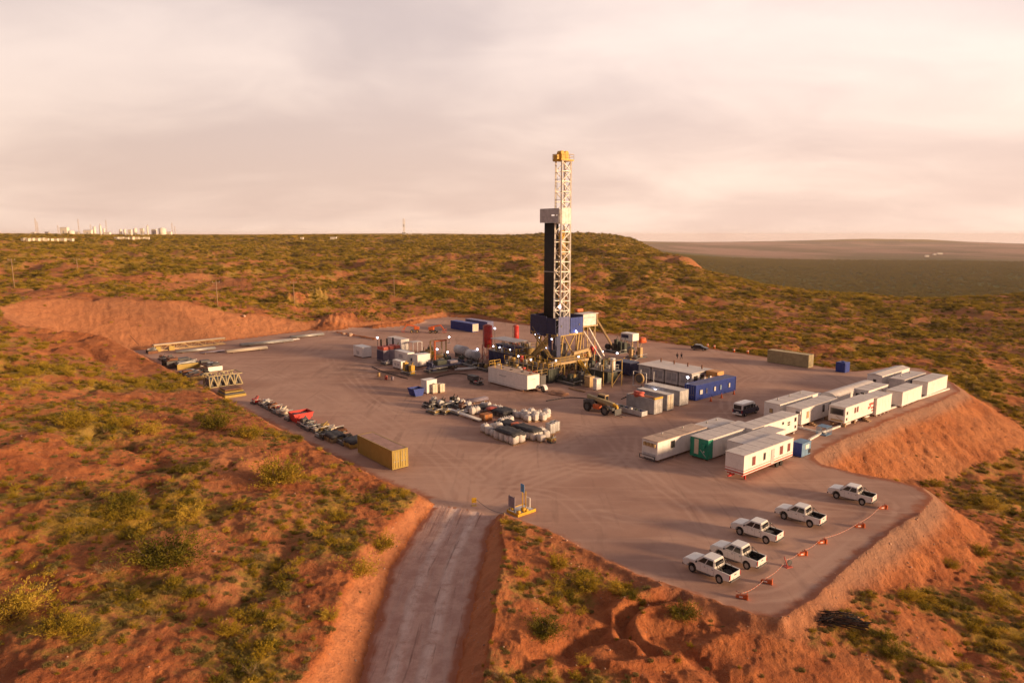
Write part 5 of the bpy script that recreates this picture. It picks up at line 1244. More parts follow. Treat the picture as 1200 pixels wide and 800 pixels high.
fd.prism(arc_ + inn, -2.3, -1.5, 'y').build('mudguard', M['white'], tk); wheel(tk, -7.2, -1.9, .6, .45, 'lgrey'); MB().beam((-6.2, -1.5, .7), (-8.0, -1.5, .7), .2).beam((-6.6,-1.5,.7),(-7.2,-1.9,.6),.15).build('hitch', M['dgrey'], tk)
rl = MB(); rail(rl, [(6.1, 1.5), (2.0, 1.5)], 3.58, 1.2, .08, 1.4); rail(rl, [(6.1, 1.5), (6.1, -1.5)], 3.58, 1.2, .08, 1.4); rl.build('railing', M['yellow'], tk)
deck_tank(627, 455.6, 3.0, 13.6, 2.5, 'dark mud tank with yellow railings right behind the white tank', 'dgrey', 'ochre', stuff=11)
deck_tank(643, 449.5, 3.0, 14.5, 3.0, 'second dark mud tank from the white tank, crowded with motors', 'dgreen', 'yellow', stuff=12, lamps=[(-1.2, 3.0, 1.4), (-1.2, -1.2, 1.2)])
deck_tank(602, 431.5, 3.4, 9.5, 3.2, 'navy tank under the flat shelter roof', 'navy', 'yellow', stuff=4, lamps=[(-1.5, -3.2, 1.0), (-1.5, .8, 1.0), (-1.5, 3.2, 1.0)])
deck_tank(617, 425.5, 2.6, 9.5, 3.6, 'tan railed tank between the flat shelter and the rig floor', 'ochre', 'tan', stuff=7)
sh = thing('shaker_shelter', 'flat roofed open shelter beside the two red silos', 'shelter', corner(603.5, 430.5, 4.0, 9.0), SITE)
MB().b2(-2.2, 2.2, -4.6, 4.6, 5.9, 6.1, bev=.03).build('roof', M['roofw'], sh)
ps = MB(); [ps.beam((x, y, 3.4), (x, y, 5.9), .14) for x in (-2, 2) for y in (-4.3, 0, 4.3)]; ps.build('posts', M['dgrey'], sh)
for y in (-3, 0, 3): MB().b2(-1.2, 1.2, y - 1, y + 1, 3.4, 4.7, bev=.08).build('shale_shaker', M['navy'], sh)
for (px, py, r, h, lb) in ((571.5, 421, 1.22, 4.4, 'wide red silo on legs left of the flat shelter'), (604.5, 420, .78, 4.2, 'narrow red silo right of the flat shelter')):
    x, y = at(px, py); t = thing('red_silo', lb, 'silo', (x, y, 0), SITE)
    zb = 3.5; h += .7
    MB().cyl((0, 0, zb), (0, 0, zb + h), r, n=24).build('tank_body', M['red'], t)
    MB().cyl((0, 0, zb + h), (0, 0, zb + h + .3), r, r * .5, n=24).build('roof', M['redd'], t); MB().cyl((0, 0, zb - .5), (0, 0, zb - .01), .5 * r, r, n=24).build('hopper', M['red'], t)
    q = MB(); [q.beam((r * .8 * a, r * .8 * b_, 0), (r * .8 * a, r * .8 * b_, zb + .3), .14) for a in (-1, 1) for b_ in (-1, 1)]; q.beam((-r*.8,-r*.8,.3),(r*.8,-r*.8,3.4),.08).beam((-r*.8,-r*.8,.3),(-r*.8,r*.8,3.4),.08).build('legs', M['redd'], t)
    q = MB(); q.beam((-r - .1, -.2, 0), (-r - .1, -.2, zb + h), .05).beam((-r - .1, .2, 0), (-r - .1, .2, zb + h), .05); [q.beam((-r - .1, -.2, z), (-r - .1, .2, z), .04) for z in np.arange(.4, zb + h, .4)]; q.build('ladder', M['steel'], t)
# left side group of pumps and engines
small_container(425, 419.8, 2.6, 5.0, 2.7, 'white box cabin alone at the left end of the equipment row', windows=[('x', 2.6, 1.2, 1.4, .9, 'lgrey'), ('x', 2.2, 1.0, .7, .12, 'dgrey')])
small_container(470, 412, 2.6, 7.2, 3.2, 'white cabin behind the pumps at the left, farthest back', roof='roofw')
small_container(478, 428.5, 1.9, 6.0, 3.0, 'white unit with a dark window beside the three engine sets', windows=[('x', 3.2, 2.0, 1.8, .9, 'lgrey'), ('y', 1.0, 1.4, .4, .7, 'navy')])
small_container(489.5, 430.5, 3.6, 2.2, 2.9, 'plain white cube unit lit by the sun, next to the unit with a dark window')
small_container(470, 433.5, 1.2, 3.8, 1.9, 'low cream white box in front of the unit with a dark window', windows=[('x', 1.2, 1.1, .7, .5, 'lgrey'), ('x', 2.6, 1.1, .7, .5, 'lgrey')])
t = thing('open_shelter', 'small white steel frame behind the plain white cube unit', 'frame', corner(484, 413, 3, 2.4), SITE)
q = MB(); [q.beam((x, y, 0), (x, y, 2.6), .16) for x in (-1.4, 0, 1.4) for y in (-1.1, 1.1)]; q.build('posts', M['white'], t); MB().b2(-1.5, 1.5, -1.2, 1.2, 2.6, 2.75).build('top', M['roofw'], t)
eng = None
for i, (px, py, lb) in enumerate(((449.5, 424.5, 'leftmost of the three engine sets with orange stack top'), (456.5, 423.4, 'middle one of the three engine sets'), (463.5, 422, 'rightmost engine set, dark blue radiator side'))):
    loc = corner(px, py, 1.7, 3.4)
    if eng is None:
        eng = thing('engine_set', lb, 'engine', loc, SITE, 'engine sets at the left of the equipment row')
        MB().b2(-.8, .8, -1.7, 1.7, .3, 2.9, bev=.06).build('radiator_housing', M['lens'], eng)
        MB().b2(-.86, -.80, -1.5, 1.5, .5, 2.7).build('grille', M['navy'], eng)
        MB().b2(-.7, .7, -1.6, 1.6, 2.9, 3.7, bev=.1).build('exhaust_box', M['redd'], eng)
        MB().cyl((0, .8, 3.7), (0, .8, 5.4), .22, n=10).build('exhaust_stack', M['black'], eng)
        MB().b2(-.8, .8, -1.7, 1.7, -.02, .29).build('skid', M['dgrey'], eng)
    else: dup(eng, lb, loc)
def light_post(px, py, h, label, m='dgrey', zc=None):
    x, y = at(px, py); t = thing('light_post', label, 'lamp', (x, y, 0), SITE)
    MB().cyl((0, 0, .1), (0, 0, h), .07, n=8).build('pole', M[m], t); MB().b2(-.35, .35, -.35, .35, -.02, .1).build('base', M['dgrey'], t)
    MB().beam((-.3, 0, h), (.3, 0, h), .1).build('lamp_arm', M['dgrey'], t); lamp(t, (0, 0, h + .2), .24)
for px, py, h, lb in ((443, 420, 5.2, 'light post with orange base left of the engine sets'), (512.5, 424, 3.0, 'short light post inside the orange frame'), (524.5, 425, 2.5, 'light post right of the orange frame'), (526.5, 402, 1.6, 'low light post standing alone behind the orange frame'),
                      (559.5, 425, 3.2, 'light post left of the shelter tank'), (580, 409, 5.6, 'light post between the two red silos'), (705.5, 427, 3.0, 'light post by the dark compressor block'), (723, 424, 2.0, 'light post beside the yellow valve skid'),
                      (767, 470, 2.0, 'light post over the grey container with the rusty roof'), (759, 471, 2.2, 'light post at the left of the container pair of lamps'), (805, 463, 3.4, 'light post at the corner of the roofed generator row'), (744, 409, 2.4, 'light post in front of the white control cabin')):
    light_post(px, py, h, lb)
t = thing('gantry_frame', 'orange portal frame over a blue skid, left half of the equipment row', 'frame', corner(510, 427.5, 3.4, 2.2), SITE)
MB().b2(-1.8, -1.45, -1.1, -.75, .6, 5.6).b2(-1.8, 1.8, -1.1, -.75, 5.6, 5.95).build('portal', M['orange'], t); MB().b2(1.5, 1.8, -1.1, -.8, .6, 5.6).b2(1.5, 1.8, .8, 1.1, .6, 5.6).b2(-1.8, -1.5, .8, 1.1, .6, 5.6).b2(-1.5, 1.5, .8, 1.1, 5.6, 5.8).build('rear_posts', M['tan'], t)
MB().b2(-2.4, 2.6, -1.5, 1.5, 0, .6, bev=.04).build('skid', M['navy'], t); MB().b2(-1.2, .9, -1.3, .8, .6, 1.5, bev=.1).cyl((-.8, 0, 1.9), (1.2, 0, 1.9), .5).build('pump', M['tan'], t)
def machine(px, py, lu, lv, h, m1, m2, label, name='pump_skid', cat='pump', n=5, seed=1):
    t = thing(name, label, cat, corner(px, py, lu, lv), SITE); g = random.Random(seed)
    MB().b2(-lu / 2, lu / 2, -lv / 2, lv / 2, 0, .3).build('skid', M['dgrey'], t)
    for k in range(n):
        a = MB(); x = g.uniform(-lu / 2 + .5, lu / 2 - .5); y = -lv / 2 + .6 + (lv - 1.2) * k / max(1, n - 1); hh = h * g.uniform(.5, 1)
        if k % 2: a.cyl((x - .1, y - .5, hh * .6), (x, y + .5, hh * .6), hh * .32, n=14).b2(x - .3, x + .3, y - .4, y + .4, .3, hh * .5)
        else: a.b2(x - .5, x + .5, y - .5, y + .5, .3, hh, bev=.08).beam((x, y, hh), (x + .4, y, h * 1.1), .12)
        a.build(('motor', 'pump')[k % 2], M[(m1, m2)[k % 2]], t)
    q = MB(); q.cyl((-lu / 2 + .2, -lv / 2, .6), (-lu / 2 + .2, lv / 2, .6), .1, n=8).cyl((-lu / 2 + .1, -lv / 2, .9), (lu / 2, -lv / 2 + .1, .9), .09, n=8).build('pipework', M['steel'], t)
    return t
machine(504, 421, 2.6, 3.0, 2.6, 'yellow', 'ochre', 'yellow engine left of the orange portal frame', n=3, seed=3)
machine(503, 437.5, 5.2, 2.4, 1.5, 'navy', 'navy', 'dark blue low skid behind the white cubes', n=4, seed=4)
machine(480, 440.5, 1.8, 4.0, 2.6, 'yellow', 'dgrey', 'small yellow and black machine left of the dark blue skid', n=3, seed=5)
machine(530, 428, 4.4, 6.5, 2.0, 'dgreen', 'dgrey', 'dark pump skid right of the orange frame', n=5, seed=6)
machine(553, 431, 3.8, 7.0, 1.8, 'dgrey', 'navy', 'low black pump skid below the two grey silos', n=5, seed=7)
machine(706, 444, 4.0, 8.5, 4.2, 'dgreen', 'steel', 'dark green manifold block between the rig and the tall white cylinder', n=7, seed=8)
machine(692, 452, 3.2, 6.0, 2.6, 'dgrey', 'ochre', 'low dark machinery in front of the rig legs', n=6, seed=9)
machine(672, 453, 2.6, 6.5, 2.2, 'dgreen', 'dgrey', 'pump row at the foot of the yellow rig stairs', n=6, seed=10)
machine(726, 415, 5.5, 5.5, 3.6, 'dgreen', 'black', 'black compressor block behind the rig on the right', n=6, seed=11)
machine(746, 421, 4.2, 3.6, 3.4, 'tan', 'dgrey', 'tan pipe skid under the white control cabin', n=4, seed=12)
machine(737, 428, 3.2, 3.2, 1.3, 'yellow', 'dgreen', 'yellow valve skid in front of the tan pipe skid', n=3, seed=13)
machine(452, 428, 3.8, 2.6, 1.0, 'white', 'dgrey', 'low skid with a white tray in front of the engine sets', n=2, seed=14)
for i, (px, py, l) in enumerate(((541, 418.5, 4.0), (554, 424, 3.4))):
    x, y = at(px, py); t = thing('horizontal_tank', ('left', 'right')[i] + ' one of two pale horizontal tanks before the red silos', 'tank', (x, y, 0), SITE, 'pale horizontal tanks')
    MB().cyl((0, -l / 2, 1.9), (0, l / 2, 1.9), 1.15, n=20).ball((0, -l / 2, 1.9), 1.15, (1, .35, 1), 16).ball((0, l / 2, 1.9), 1.15, (1, .35, 1), 16).build('tank_body', M['lgrey'], t)
    MB().b2(-.9, .9, -l / 2 + .3, -l / 2 + .6, 0, 1.2).b2(-.9, .9, l / 2 - .6, l / 2 - .3, 0, 1.2).build('saddle', M['dgrey'], t)
for i, (px, py) in enumerate(((444, 441), (452.5, 444.5), (460, 445.5))):
    x, y = at(px, py); t = thing('steel_drum', ('pale tan drum standing left of the two pink ones', 'pinkish drum between the other two on the gravel', 'pinkish drum at the right end of the three')[i], 'drum', (x, y, 0), 0, 'three drums on the gravel left of the blue skip')
    MB().cyl((0, 0, 0), (0, 0, .9), .3, n=14).build('body', M[('tan', 'redd', 'lens')[i]], t); MB().cyl((0, 0, .28), (0, 0, .32), .315, n=14).cyl((0, 0, .58), (0, 0, .62), .315, n=14).cyl((0, 0, .88), (0, 0, .92), .315, n=14).build('hoop', M['rust'], t)
small_container(500.3, 461.6, 2.4, 2.1, 2.6, 'bright white cube tank between the blue skip and two cream tanks', foot=.15)
def ibc(px, py, label, h=1.7, m='cream', s=1.1):
    t = thing('cube_tank', label, 'tank', corner(px, py, s, s), SITE, 'small cube tanks on the gravel')
    MB().b2(-s/2, s/2, -s/2, s/2, .2, h, bev=.10).build('tank_body', M[m], t); MB().cyl((0, 0, h), (0, 0, h + .1), .2, n=12).build('cap', M['dgrey'], t)
    q = MB(); 
    for z in (.2, h * .5, h): [q.beam((a * s * .52, b_ * s * .52, z), (c * s * .52, d * s * .52, z), .04) for a, b_, c, d in ((-1, -1, 1, -1), (1, -1, 1, 1), (1, 1, -1, 1), (-1, 1, -1, -1))]
    [q.beam((a * s * .52, b_ * s * .52, .15), (a * s * .52, b_ * s * .52, h), .04) for a in (-1, 0, 1) for b_ in (-1, 1)]; q.build('cage', M['steel'], t); MB().b2(-s/2, s/2, -s/2, s/2, 0, .15).build('pallet', M['wood'], t)
ibc(507.5, 461.5, 'cream cube tank touching the bright white cube', 1.9); ibc(516, 460.5, 'cream cube tank standing slightly apart on the right', 1.8); 
def skip(px, py, lu, lv, h, m, label, axis='V', fill='dgrey', name='waste_skip'):
    L, W = (lv, lu) if axis == 'V' else (lu, lv)
    t = thing(name, label, 'skip', corner(px, py, lu, lv), SITE + (R(90) if axis == 'V' else 0))
    o_ = [(-L / 2 + .45, .15), (L / 2 - .45, .15), (L / 2, h), (-L / 2, h)]
    MB().prism(o_, -W / 2, -W / 2 + .08, 'y').prism(o_, W / 2 - .08, W / 2, 'y').b2(-L / 2 + .45, L / 2 - .45, -W / 2 + .08, W / 2 - .08, .15, .25).quad([(-L / 2 + .45, -W / 2 + .08, .2), (-L / 2 + .45, W / 2 - .08, .2), (-L / 2, W / 2 - .08, h), (-L / 2, -W / 2 + .08, h)], .06).quad([(L / 2 - .45, -W / 2 + .08, .2), (L / 2 - .45, W / 2 - .08, .2), (L / 2, W / 2 - .08, h), (L / 2, -W / 2 + .08, h)], .06).build('skip_body', M[m], t)
    MB().b2(-L / 2 - .05, L / 2 + .05, -W / 2 - .06, -W / 2 - .002, h - .15, h).b2(-L / 2 - .05, L / 2 + .05, W / 2 + .002, W / 2 + .06, h - .15, h).build('rim', M[m], t)
    MB().lump((0, 0, h * .62), (L - .7, W - .3, h * .5), 5, .15, 2).build('rubble', M[fill], t)
    MB().b2(-L / 2 + .5, L / 2 - .5, -W / 2 + .2, -W / 2 + .4, -.02, .146).b2(-L / 2 + .5, L / 2 - .5, W / 2 - .4, W / 2 - .2, -.02, .146).build('runner', M['dgrey'], t)
skip(485, 466, 2.5, 2.3, 1.6, 'blue', 'blue skip left of the bright white cube tank', 'U', 'navy')
skip(345, 497.5, 3.4, 2.6, 1.7, 'red', 'bright red skip in the scrap row on the left edge', 'U')

# right side of the rig
t = thing('control_cabin', 'white control cabin with a dark window strip on a frame behind the rig', 'cabin', corner(741, 411, 2.6, 4.2), SITE)
MB().b2(-1.3, 1.3, -2.1, 2.1, 2.6, 4.6, bev=.05).build('wall', M['white'], t); MB().b2(-1.35, -1.302, -.6, 1.9, 3.3, 4.2).build('window', M['navy'], t); q = MB(); [q.beam((x, y, 0), (x, y, 2.6), .2) for x in (-1.1, 1.1) for y in (-1.9, 0, 1.9)]; q.build('legs', M['tan'], t)
single('orange_tarp_heap', MB().lump((0, 0, .5), (2.6, 2.2, 2.0), 8, .12, 2, .4), M['orange'], 'orange covered heap right of the white control cabin', 'heap', (*at(752, 401), 0))
single('red_drum_tank', MB().cyl((0, -.5, 1.6), (0, .5, 1.6), .8).b2(-.6, .6, -.5, .5, 0, 1.0), M['red'], 'small red round tank behind the rig braces', 'tank', (*at(695, 415), 0))
t = thing('cylinder_tank', 'tall white upright cylinder on a grey platform right of the rig', 'tank', (*at(717.5, 452), 0), SITE)
MB().cyl((0, 0, 3.4), (0, 0, 5.9), .52, n=20).build('tank_body', M['conv'], t); q = MB(); [q.beam((x, y, 0), (x, y, 5.6), .14) for x in (-1.5, 1.5) for y in (-1.2, 1.2)]
[q.beam((a, b_, 5.6), (c, d, 5.6), .1) for a, b_, c, d in ((-1.5, -1.2, 1.5, -1.2), (-1.5, 1.2, 1.5, 1.2), (-1.5, -1.2, -1.5, 1.2), (1.5, -1.2, 1.5, 1.2))]; q.beam((-1.5, -1.2, .3), (1.5, -1.2, 3.2), .08).build('frame', M['ochre'], t); MB().b2(-1.6, 1.6, -1.3, 1.3, 3.2, 3.35).build('platform', M['dgrey'], t)
small_container(738, 441, 3.2, 5.5, 2.9, 'dark blue tank left of the roofed generator row', m='navy', name='storage_tank', cat='tank')
small_container(699, 457.6, 1.4, 1.0, 2.3, 'bright white cabinet standing in front of the dark machinery', name='cabinet', cat='cabinet', m='conv', foot=.12)
small_container(691, 454.4, 1.4, 1.5, 2.2, 'tan cabinet just behind the bright white cabinet', name='cabinet', cat='cabinet', m='tan', foot=.12)
deck_tank(712, 449, 3.0, 5.0, 2.4, 'grey green tank beside the tall white cylinder', 'dgreen', 'steel', stuff=4, group=None)
single('timber_baulk', MB().b2(-.2, .2, -2.2, 2.2, 0, .3), M['wood'], 'pale timber baulk on the ground before the rig deck', 'timber', (*at(676, 457.5), 0))
single('dirt_heap', MB().lump((0, 0, 0), (3.0, 4.6, 1.1), 3, .2, 3, .2), mat('heaped_earth', (.36, .19, .12), .95, bump=.5), 'low heap of pale earth right of the white tank nose', 'heap', (*at(655, 461.5), -.05))
single('scrap_pipe', MB().cyl((0, -2.6, .35), (0, 2.2, .5), .28, n=12).cyl((.8, -1, .25), (.8, 2.4, .25), .22, n=10), M['white'], 'two pale pipes lying on the gravel left of the white tank', 'pipe', (*at(546, 434), 0), SITE + R(75))

# roofed generator row
g0 = None
for i in range(4):
    lb = ['nearest to the blue windowed container', 'second from the blue windowed container', 'third from the blue windowed container', 'farthest left'][i]
    base = Vector(corner(809.5, 456.2, 7.6, 3.3)) + V * 3.55 * i
    if g0 is None:
        g0 = thing('generator_house', 'white roofed generator house with louvred side, ' + lb, 'generator', base, SITE, 'white roofed generator houses in a row')
        MB().b2(-3.5, 3.5, -1.6, 1.6, .3, 3.0, bev=.04).build('wall', M['lgrey'], g0)
        MB().b2(-3.9, 3.8, -1.78, 1.74, 3.15, 3.3, bev=.03).build('roof', M['roofw'], g0)
        for k in range(2): MB().b2(-3.56, -3.5 - .002, -1.2 + k * 1.25, -.2 + k * 1.25, 1.0, 2.6).build('louvre', M['grey'], g0)
        for k in range(3): MB().b2(-2.8 + k * 2.2, -1.6 + k * 2.2, -1.66, -1.602, .9, 2.6).build('side_opening', M['black'], g0)
        MB().b2(-3.4, 3.4, -1.4, -1.1, -.02, .296).b2(-3.4, 3.4, 1.1, 1.4, -.02, .296).build('skid', M['dgrey'], g0)
        MB().cyl((2.2, 0, 3.3), (2.2, 0, 4.1), .16, n=8).build('exhaust', M['rust'], g0)
    else: dup(g0, 'white roofed generator house with louvred side, ' + lb, base)
single('orange_canopy', MB().b2(-1.2, 1.2, -1.4, 1.4, 2.4, 3.4, bev=.15).beam((-1, -1.2, 0), (-1, -1.2, 2.4), .12).beam((1, -1.2, 0), (1, -1.2, 2.4), .12).beam((1, 1.2, 0), (1, 1.2, 2.4), .12).beam((-1, 1.2, 0), (-1, 1.2, 2.4), .12), mat('orange_hood', (.72, .34, .10), .6), 'orange hood on posts at the right end of the generator roofs', 'hood', (*at(837, 453), 0))
t = thing('machine_frame', 'open grey frame with a big fan before the farthest generator house', 'frame', corner(757, 455.5, 2.6, 3.6), SITE)
q = MB(); [q.beam((x, y, 0), (x, y, 3.2), .14) for x in (-1.2, 1.2) for y in (-1.7, 1.7)]; [q.beam((-1.2, -1.7, z), (-1.2, 1.7, z), .12) for z in (.2, 3.2)]; q.build('posts', M['lgrey'], t); MB().cyl((-.8, .5, 1.7), (-.4, .5, 1.7), 1.1, n=20).build('fan_housing', M['tan'], t); MB().cyl((-.86, .5, 1.7), (-.81, .5, 1.7), .85, n=20).build('fan', M['dgrey'], t)
single('orange_bundle', MB().lump((0, 0, .4), (1.6, 1.8, 1.0), 21, .2, 2), M['redd'], 'orange bundle on the rusty roofed grey container', 'bundle', (*at(748, 461.5, 3.0), 2.65))
# white trough skid
t = thing('pipe_trough', 'long low white trough with dark fittings in front of the grey containers', 'trough', corner(752, 489, 1.5, 7.2), SITE)
MB().b2(-.75, .75, -3.6, 3.6, .15, .25).b2(-.75, -.65, -3.6, 3.6, .25, .95).b2(.65, .75, -3.6, 3.6, .25, .95).b2(-.65, .65, -3.6, -3.5, .25, .95).b2(-.65, .65, 3.5, 3.6, .25, .95).build('trough_body', M['lgrey'], t)
for k in range(6): MB().cyl((0, -2.8 + k * 1.1, .25), (0, -2.8 + k * 1.1, 1.05), .25, n=10).build('fitting', M[('navy', 'dgreen', 'white')[k % 3]], t)
MB().b2(-.7, .7, -3.4, -3.1, -.02, .146).b2(-.7, .7, 3.1, 3.4, -.02, .146).build('foot', M['dgrey'], t)
t = thing('blue_water_tank', 'blue tank with a light blue side by the near end of the white kerb line', 'tank', corner(939, 536.5, 2.6, 1.5), SITE)
MB().b2(-1.3, 1.3, -.75, .75, .1, 1.9, bev=.03).build('tank_body', M['lblue'], t); MB().b2(-1.34, -1.302, -.76, .76, .1, 2.1).build('end_wall', M['blue'], t); MB().b2(-1.28, 1.3, -.8, .8, 1.902, 2.05).build('top_plate', M['lblue'], t); MB().b2(-.3, .7, -.8, -.752, 1.1, 1.7).build('white_plate', M['white'], t); MB().b2(.6, 1.2, -.8, -.752, .3, .9).build('valve_box', M['black'], t); MB().b2(-1.2, 1.2, -.6, .6, -.02, .098).build('foot', M['dgrey'], t)
t = thing('lattice_box', 'pale blue grey wire cage box on the kerb line corner', 'cage', corner(968, 511, 1.8, 1.6), SITE); q = MB(); [q.beam((x, y, 0), (x, y, 1.3), .05) for x in np.arange(-.9, .95, .3) for y in (-.8, .8)]; q.b2(-.9, .9, -.8, .8, 0, .1).b2(-.9, .9, -.8, .8, 1.3, 1.36).build('cage', M['lblue'], t)
# kerb lines
def kerb(pts, label, m='conv', r=.16):
    P_ = [Vector((*at(*p), r * .8)) for p in pts]; q = MB()
    for a, b_ in zip(P_[:-1], P_[1:]): q.beam(a, b_, r * 2, r * 1.6)
    o_ = q.build('kerb_pipe', M[m]); tag(o_, label, 'pipe')
kerb([(948, 516), (964, 507), (1018, 487.5), (1112, 456)], 'long white pipe line along the outer edge of the camp'); kerb([(934, 500.5), (968, 509)], 'short white pipe line between the camp rows')

# ------------------------------------------------ laydown of bags, pallets and tubulars
def bag(px, py, label, s=1.0, h=1.15, n=1, seed=0, m='bag', group='white bulk bags of the laydown'):
    t = thing('bulk_bag', label, 'bag', corner(px, py, s, s), SITE + random.uniform(-.15, .15), group)
    MB().b2(-s * .55, s * .55, -s * .55, s * .55, 0, .13).build('pallet', M['wood'], t)
    for k in range(n): MB().lump((0, 0, .14 + h * (k + .5)), (s * 1.08, s * 1.08, h * 1.02), seed + k, .07, 2, .7).build('bag', M[m], t)
    MB().beam((-.2, 0, .1 + h * n), (-.25, 0, .35 + h * n), .06).beam((.2, 0, .1 + h * n), (.25, 0, .35 + h * n), .06).build('loops', M['bag'], t)
sd_ = 0
rows_ = [([(614 + 4.4 * i, 492 - 0.2 * i - 1.5 * j + 3.2 * (i % 2) - .8 * j) for i in range(7) for j in range(2)], 'heap at the right end of the laydown', 1.0),
         ([(568, 508), (573, 511), (578, 512.5), (577, 506), (583, 507)], 'group at the front left beside the tarp', 1.15),
         ([(587, 500), (592, 498.5), (597, 497), (602, 489), (607, 491)], 'row behind the tarps in the middle', 1.0),
         ([(553, 487), (558, 486), (566, 480), (572, 481.5), (579, 482.5), (585, 484)], 'row along the back of the laydown', 1.0),
         ([(534, 475), (541, 476.5), (548, 480), (508, 473.5)], 'few standing at the left part of the laydown', .95),
         ([(606, 519), (611, 517.5), (616, 515.5), (634, 519), (639, 515), (634, 512)], 'row at the front edge under the tarps', 1.1)]
ordn = ['first', 'second', 'third', 'fourth', 'fifth', 'sixth', 'seventh', 'eighth', 'ninth', 'tenth', 'eleventh', 'twelfth', 'thirteenth', 'fourteenth']
for pts_, lb, s in rows_:
    for k, (px, py) in enumerate(sorted(pts_)):
        sd_ += 3; bag(px, py, f'{ordn[k]} white bag from the left, {lb}', s * random.uniform(.85, 1.1), random.uniform(.9, 1.35), 1, sd_)
def stack(px, py, lu, lv, h, label, cover='tarp', under='bag', name='covered_stack'):
    t = thing(name, label, 'stack', corner(px, py, lu, lv), SITE)
    q = MB(); n1, n2 = max(1, round(lu / 1.15)), max(1, round(lv / 1.15))
    for i in range(n1):
        for j in range(n2): q.lump((-lu / 2 + (i + .5) * lu / n1, -lv / 2 + (j + .5) * lv / n2, h * .45), (lu / n1 * .97, lv / n2 * .97, h * .9), i * 7 + j, .06, 1, .75)
    q.build('sacks', M[under], t)
    MB().b2(-lu / 2, lu / 2, -lv / 2, lv / 2, -.02, .1).build('pallet', M['wood'], t)
    c = MB(); bm = c.bm; g = random.Random(int(px)); nx, ny = 10, 10; G = []
    for i in range(nx + 1):
        row = []
        for j in range(ny + 1):
            x = -lu / 2 - .06 + (lu + .12) * i / nx; y = -lv / 2 - .06 + (lv + .12) * j / ny; e = (i in (0, nx)) or (j in (0, ny))
            row.append(bm.verts.new((x, y, h + .08 + g.uniform(-.07, .09) - (.42 + g.uniform(-.2, .15) if e else 0))))
        G.append(row)
    fs = [bm.faces.new((G[i][j], G[i + 1][j], G[i + 1][j + 1], G[i][j + 1])) for i in range(nx) for j in range(ny)]
    bmesh.ops.solidify(bm, geom=fs, thickness=.03); [setattr(f, 'smooth', True) for f in bm.faces]
    c.build('cover', M[cover], t)
stack(601.5, 522.5, 2.6, 5.0, 1.7, 'sacks under a dark grey tarp, front corner of the laydown'); stack(625, 517.5, 2.2, 5.2, 1.6, 'second dark tarp stack, right of the front corner one')
stack(597, 505.5, 2.6, 4.0, 1.0, 'low dark tarp stack behind the front corner one'); stack(590, 491, 3.2, 3.4, 1.1, 'dark covered stack with orange cloth in the middle of the laydown', 'tarp', 'dgrey'); stack(562, 484, 2.0, 2.4, .9, 'small dark covered stack left of the brown crate')
for px, py, lb in ((604, 503.5, 'orange cloth lying between the dark tarps'), (576, 484.5, 'orange cloth on the dark covered stack in the middle')): single('orange_cloth', MB().lump((0, 0, .95), (1.7, 1.5, .5), int(px), .15, 2), M['orange'] if px > 600 else M['redd'], lb, 'cloth', (*at(px, py), 0))
t = thing('wooden_crate', 'orange brown crate at the corner of the white pipes', 'crate', corner(568, 494.5, 1.7, 1.5), SITE); MB().b2(-.85, .85, -.75, .75, .1, 1.2).build('box', mat('orange_timber', (.42, .15, .04), .8), t); q = MB(); [q.b2(-.88, -.852, y, y + .1, .1, 1.2) for y in (-.75, -.1, .6)]; [q.b2(x, x + .1, -.78, -.752, .1, 1.2) for x in (-.85, 0, .7)]; q.build('slats', M['wood'], t)
def tubes(px, py, n, L, r, label, m='steel', axis='V', stackn=1, z=0):
    lu, lv = (n * r * 2.1, L) if axis == 'V' else (L, n * r * 2.1)
    c0 = corner(px, py, lu, lv); t = thing('pipe_bundle', label, 'pipes', (c0[0], c0[1], z), SITE + (R(90) if axis == 'V' else 0))
    q = MB()
    for k in range(stackn):
        for i in range(n - k): q.cyl((-L / 2 + random.uniform(-.1, .1), (i - (n - 1 - k) / 2) * r * 2.05, .2 + r + k * r * 1.8), (L / 2, (i - (n - 1 - k) / 2) * r * 2.05, .2 + r + k * r * 1.8), r, n=10)
    q.build('tubes', M[m], t); MB().b2(-L * .35, -L * .35 + .2, -n * r * 1.1, n * r * 1.1, -.02, .2).b2(L * .3, L * .3 + .2, -n * r * 1.1, n * r * 1.1, -.02, .2).build('dunnage', M['wood'], t)
tubes(560, 495, 2, 9.5, .20, 'two long white pipes along the near side of the laydown', 'white'); tubes(548, 480.5, 4, 5.5, .12, 'pale tubes behind the white bags, back of the laydown', 'lgrey', 'V', 2); tubes(552, 473.5, 5, 4.2, .14, 'bluish tubes at the top edge of the laydown', 'lens', 'U', 2)
for i, (px, py, lu, lv, h, m1, m2, lb) in enumerate(((503, 480, 2.4, 2.6, 1.6, 'dgrey', 'black', 'black valve set at the left tip of the laydown'), (517, 480, 2.2, 2.6, 1.7, 'black', 'lgrey', 'black and pale valve set, second from the left tip'), (530, 477.5, 2.2, 2.8, 1.8, 'black', 'white', 'black machine with white spot in the laydown'), (541, 481, 2.0, 2.4, 1.2, 'rust', 'dgrey', 'rusty parts between the tubes and the bags'),
      (521, 486.5, 1.6, 3.6, .9, 'ochre', 'dgreen', 'yellowish parts rack at the head of the white pipes'), (509, 486.5, 1.8, 2.8, .8, 'ochre', 'rust', 'low ochre parts rack at the left front of the laydown'), (536, 487.5, 2.6, 2.0, .8, 'lgrey', 'steel', 'grey fittings behind the white pipes'), (646, 520, 1.0, 1.0, 1.0, 'ochre', 'rust', 'small ochre fitting right of the last bags'))):
    machine(px, py, lu, lv, h, m1, m2, lb, 'parts_rack', 'machine parts', 4, 40 + i)
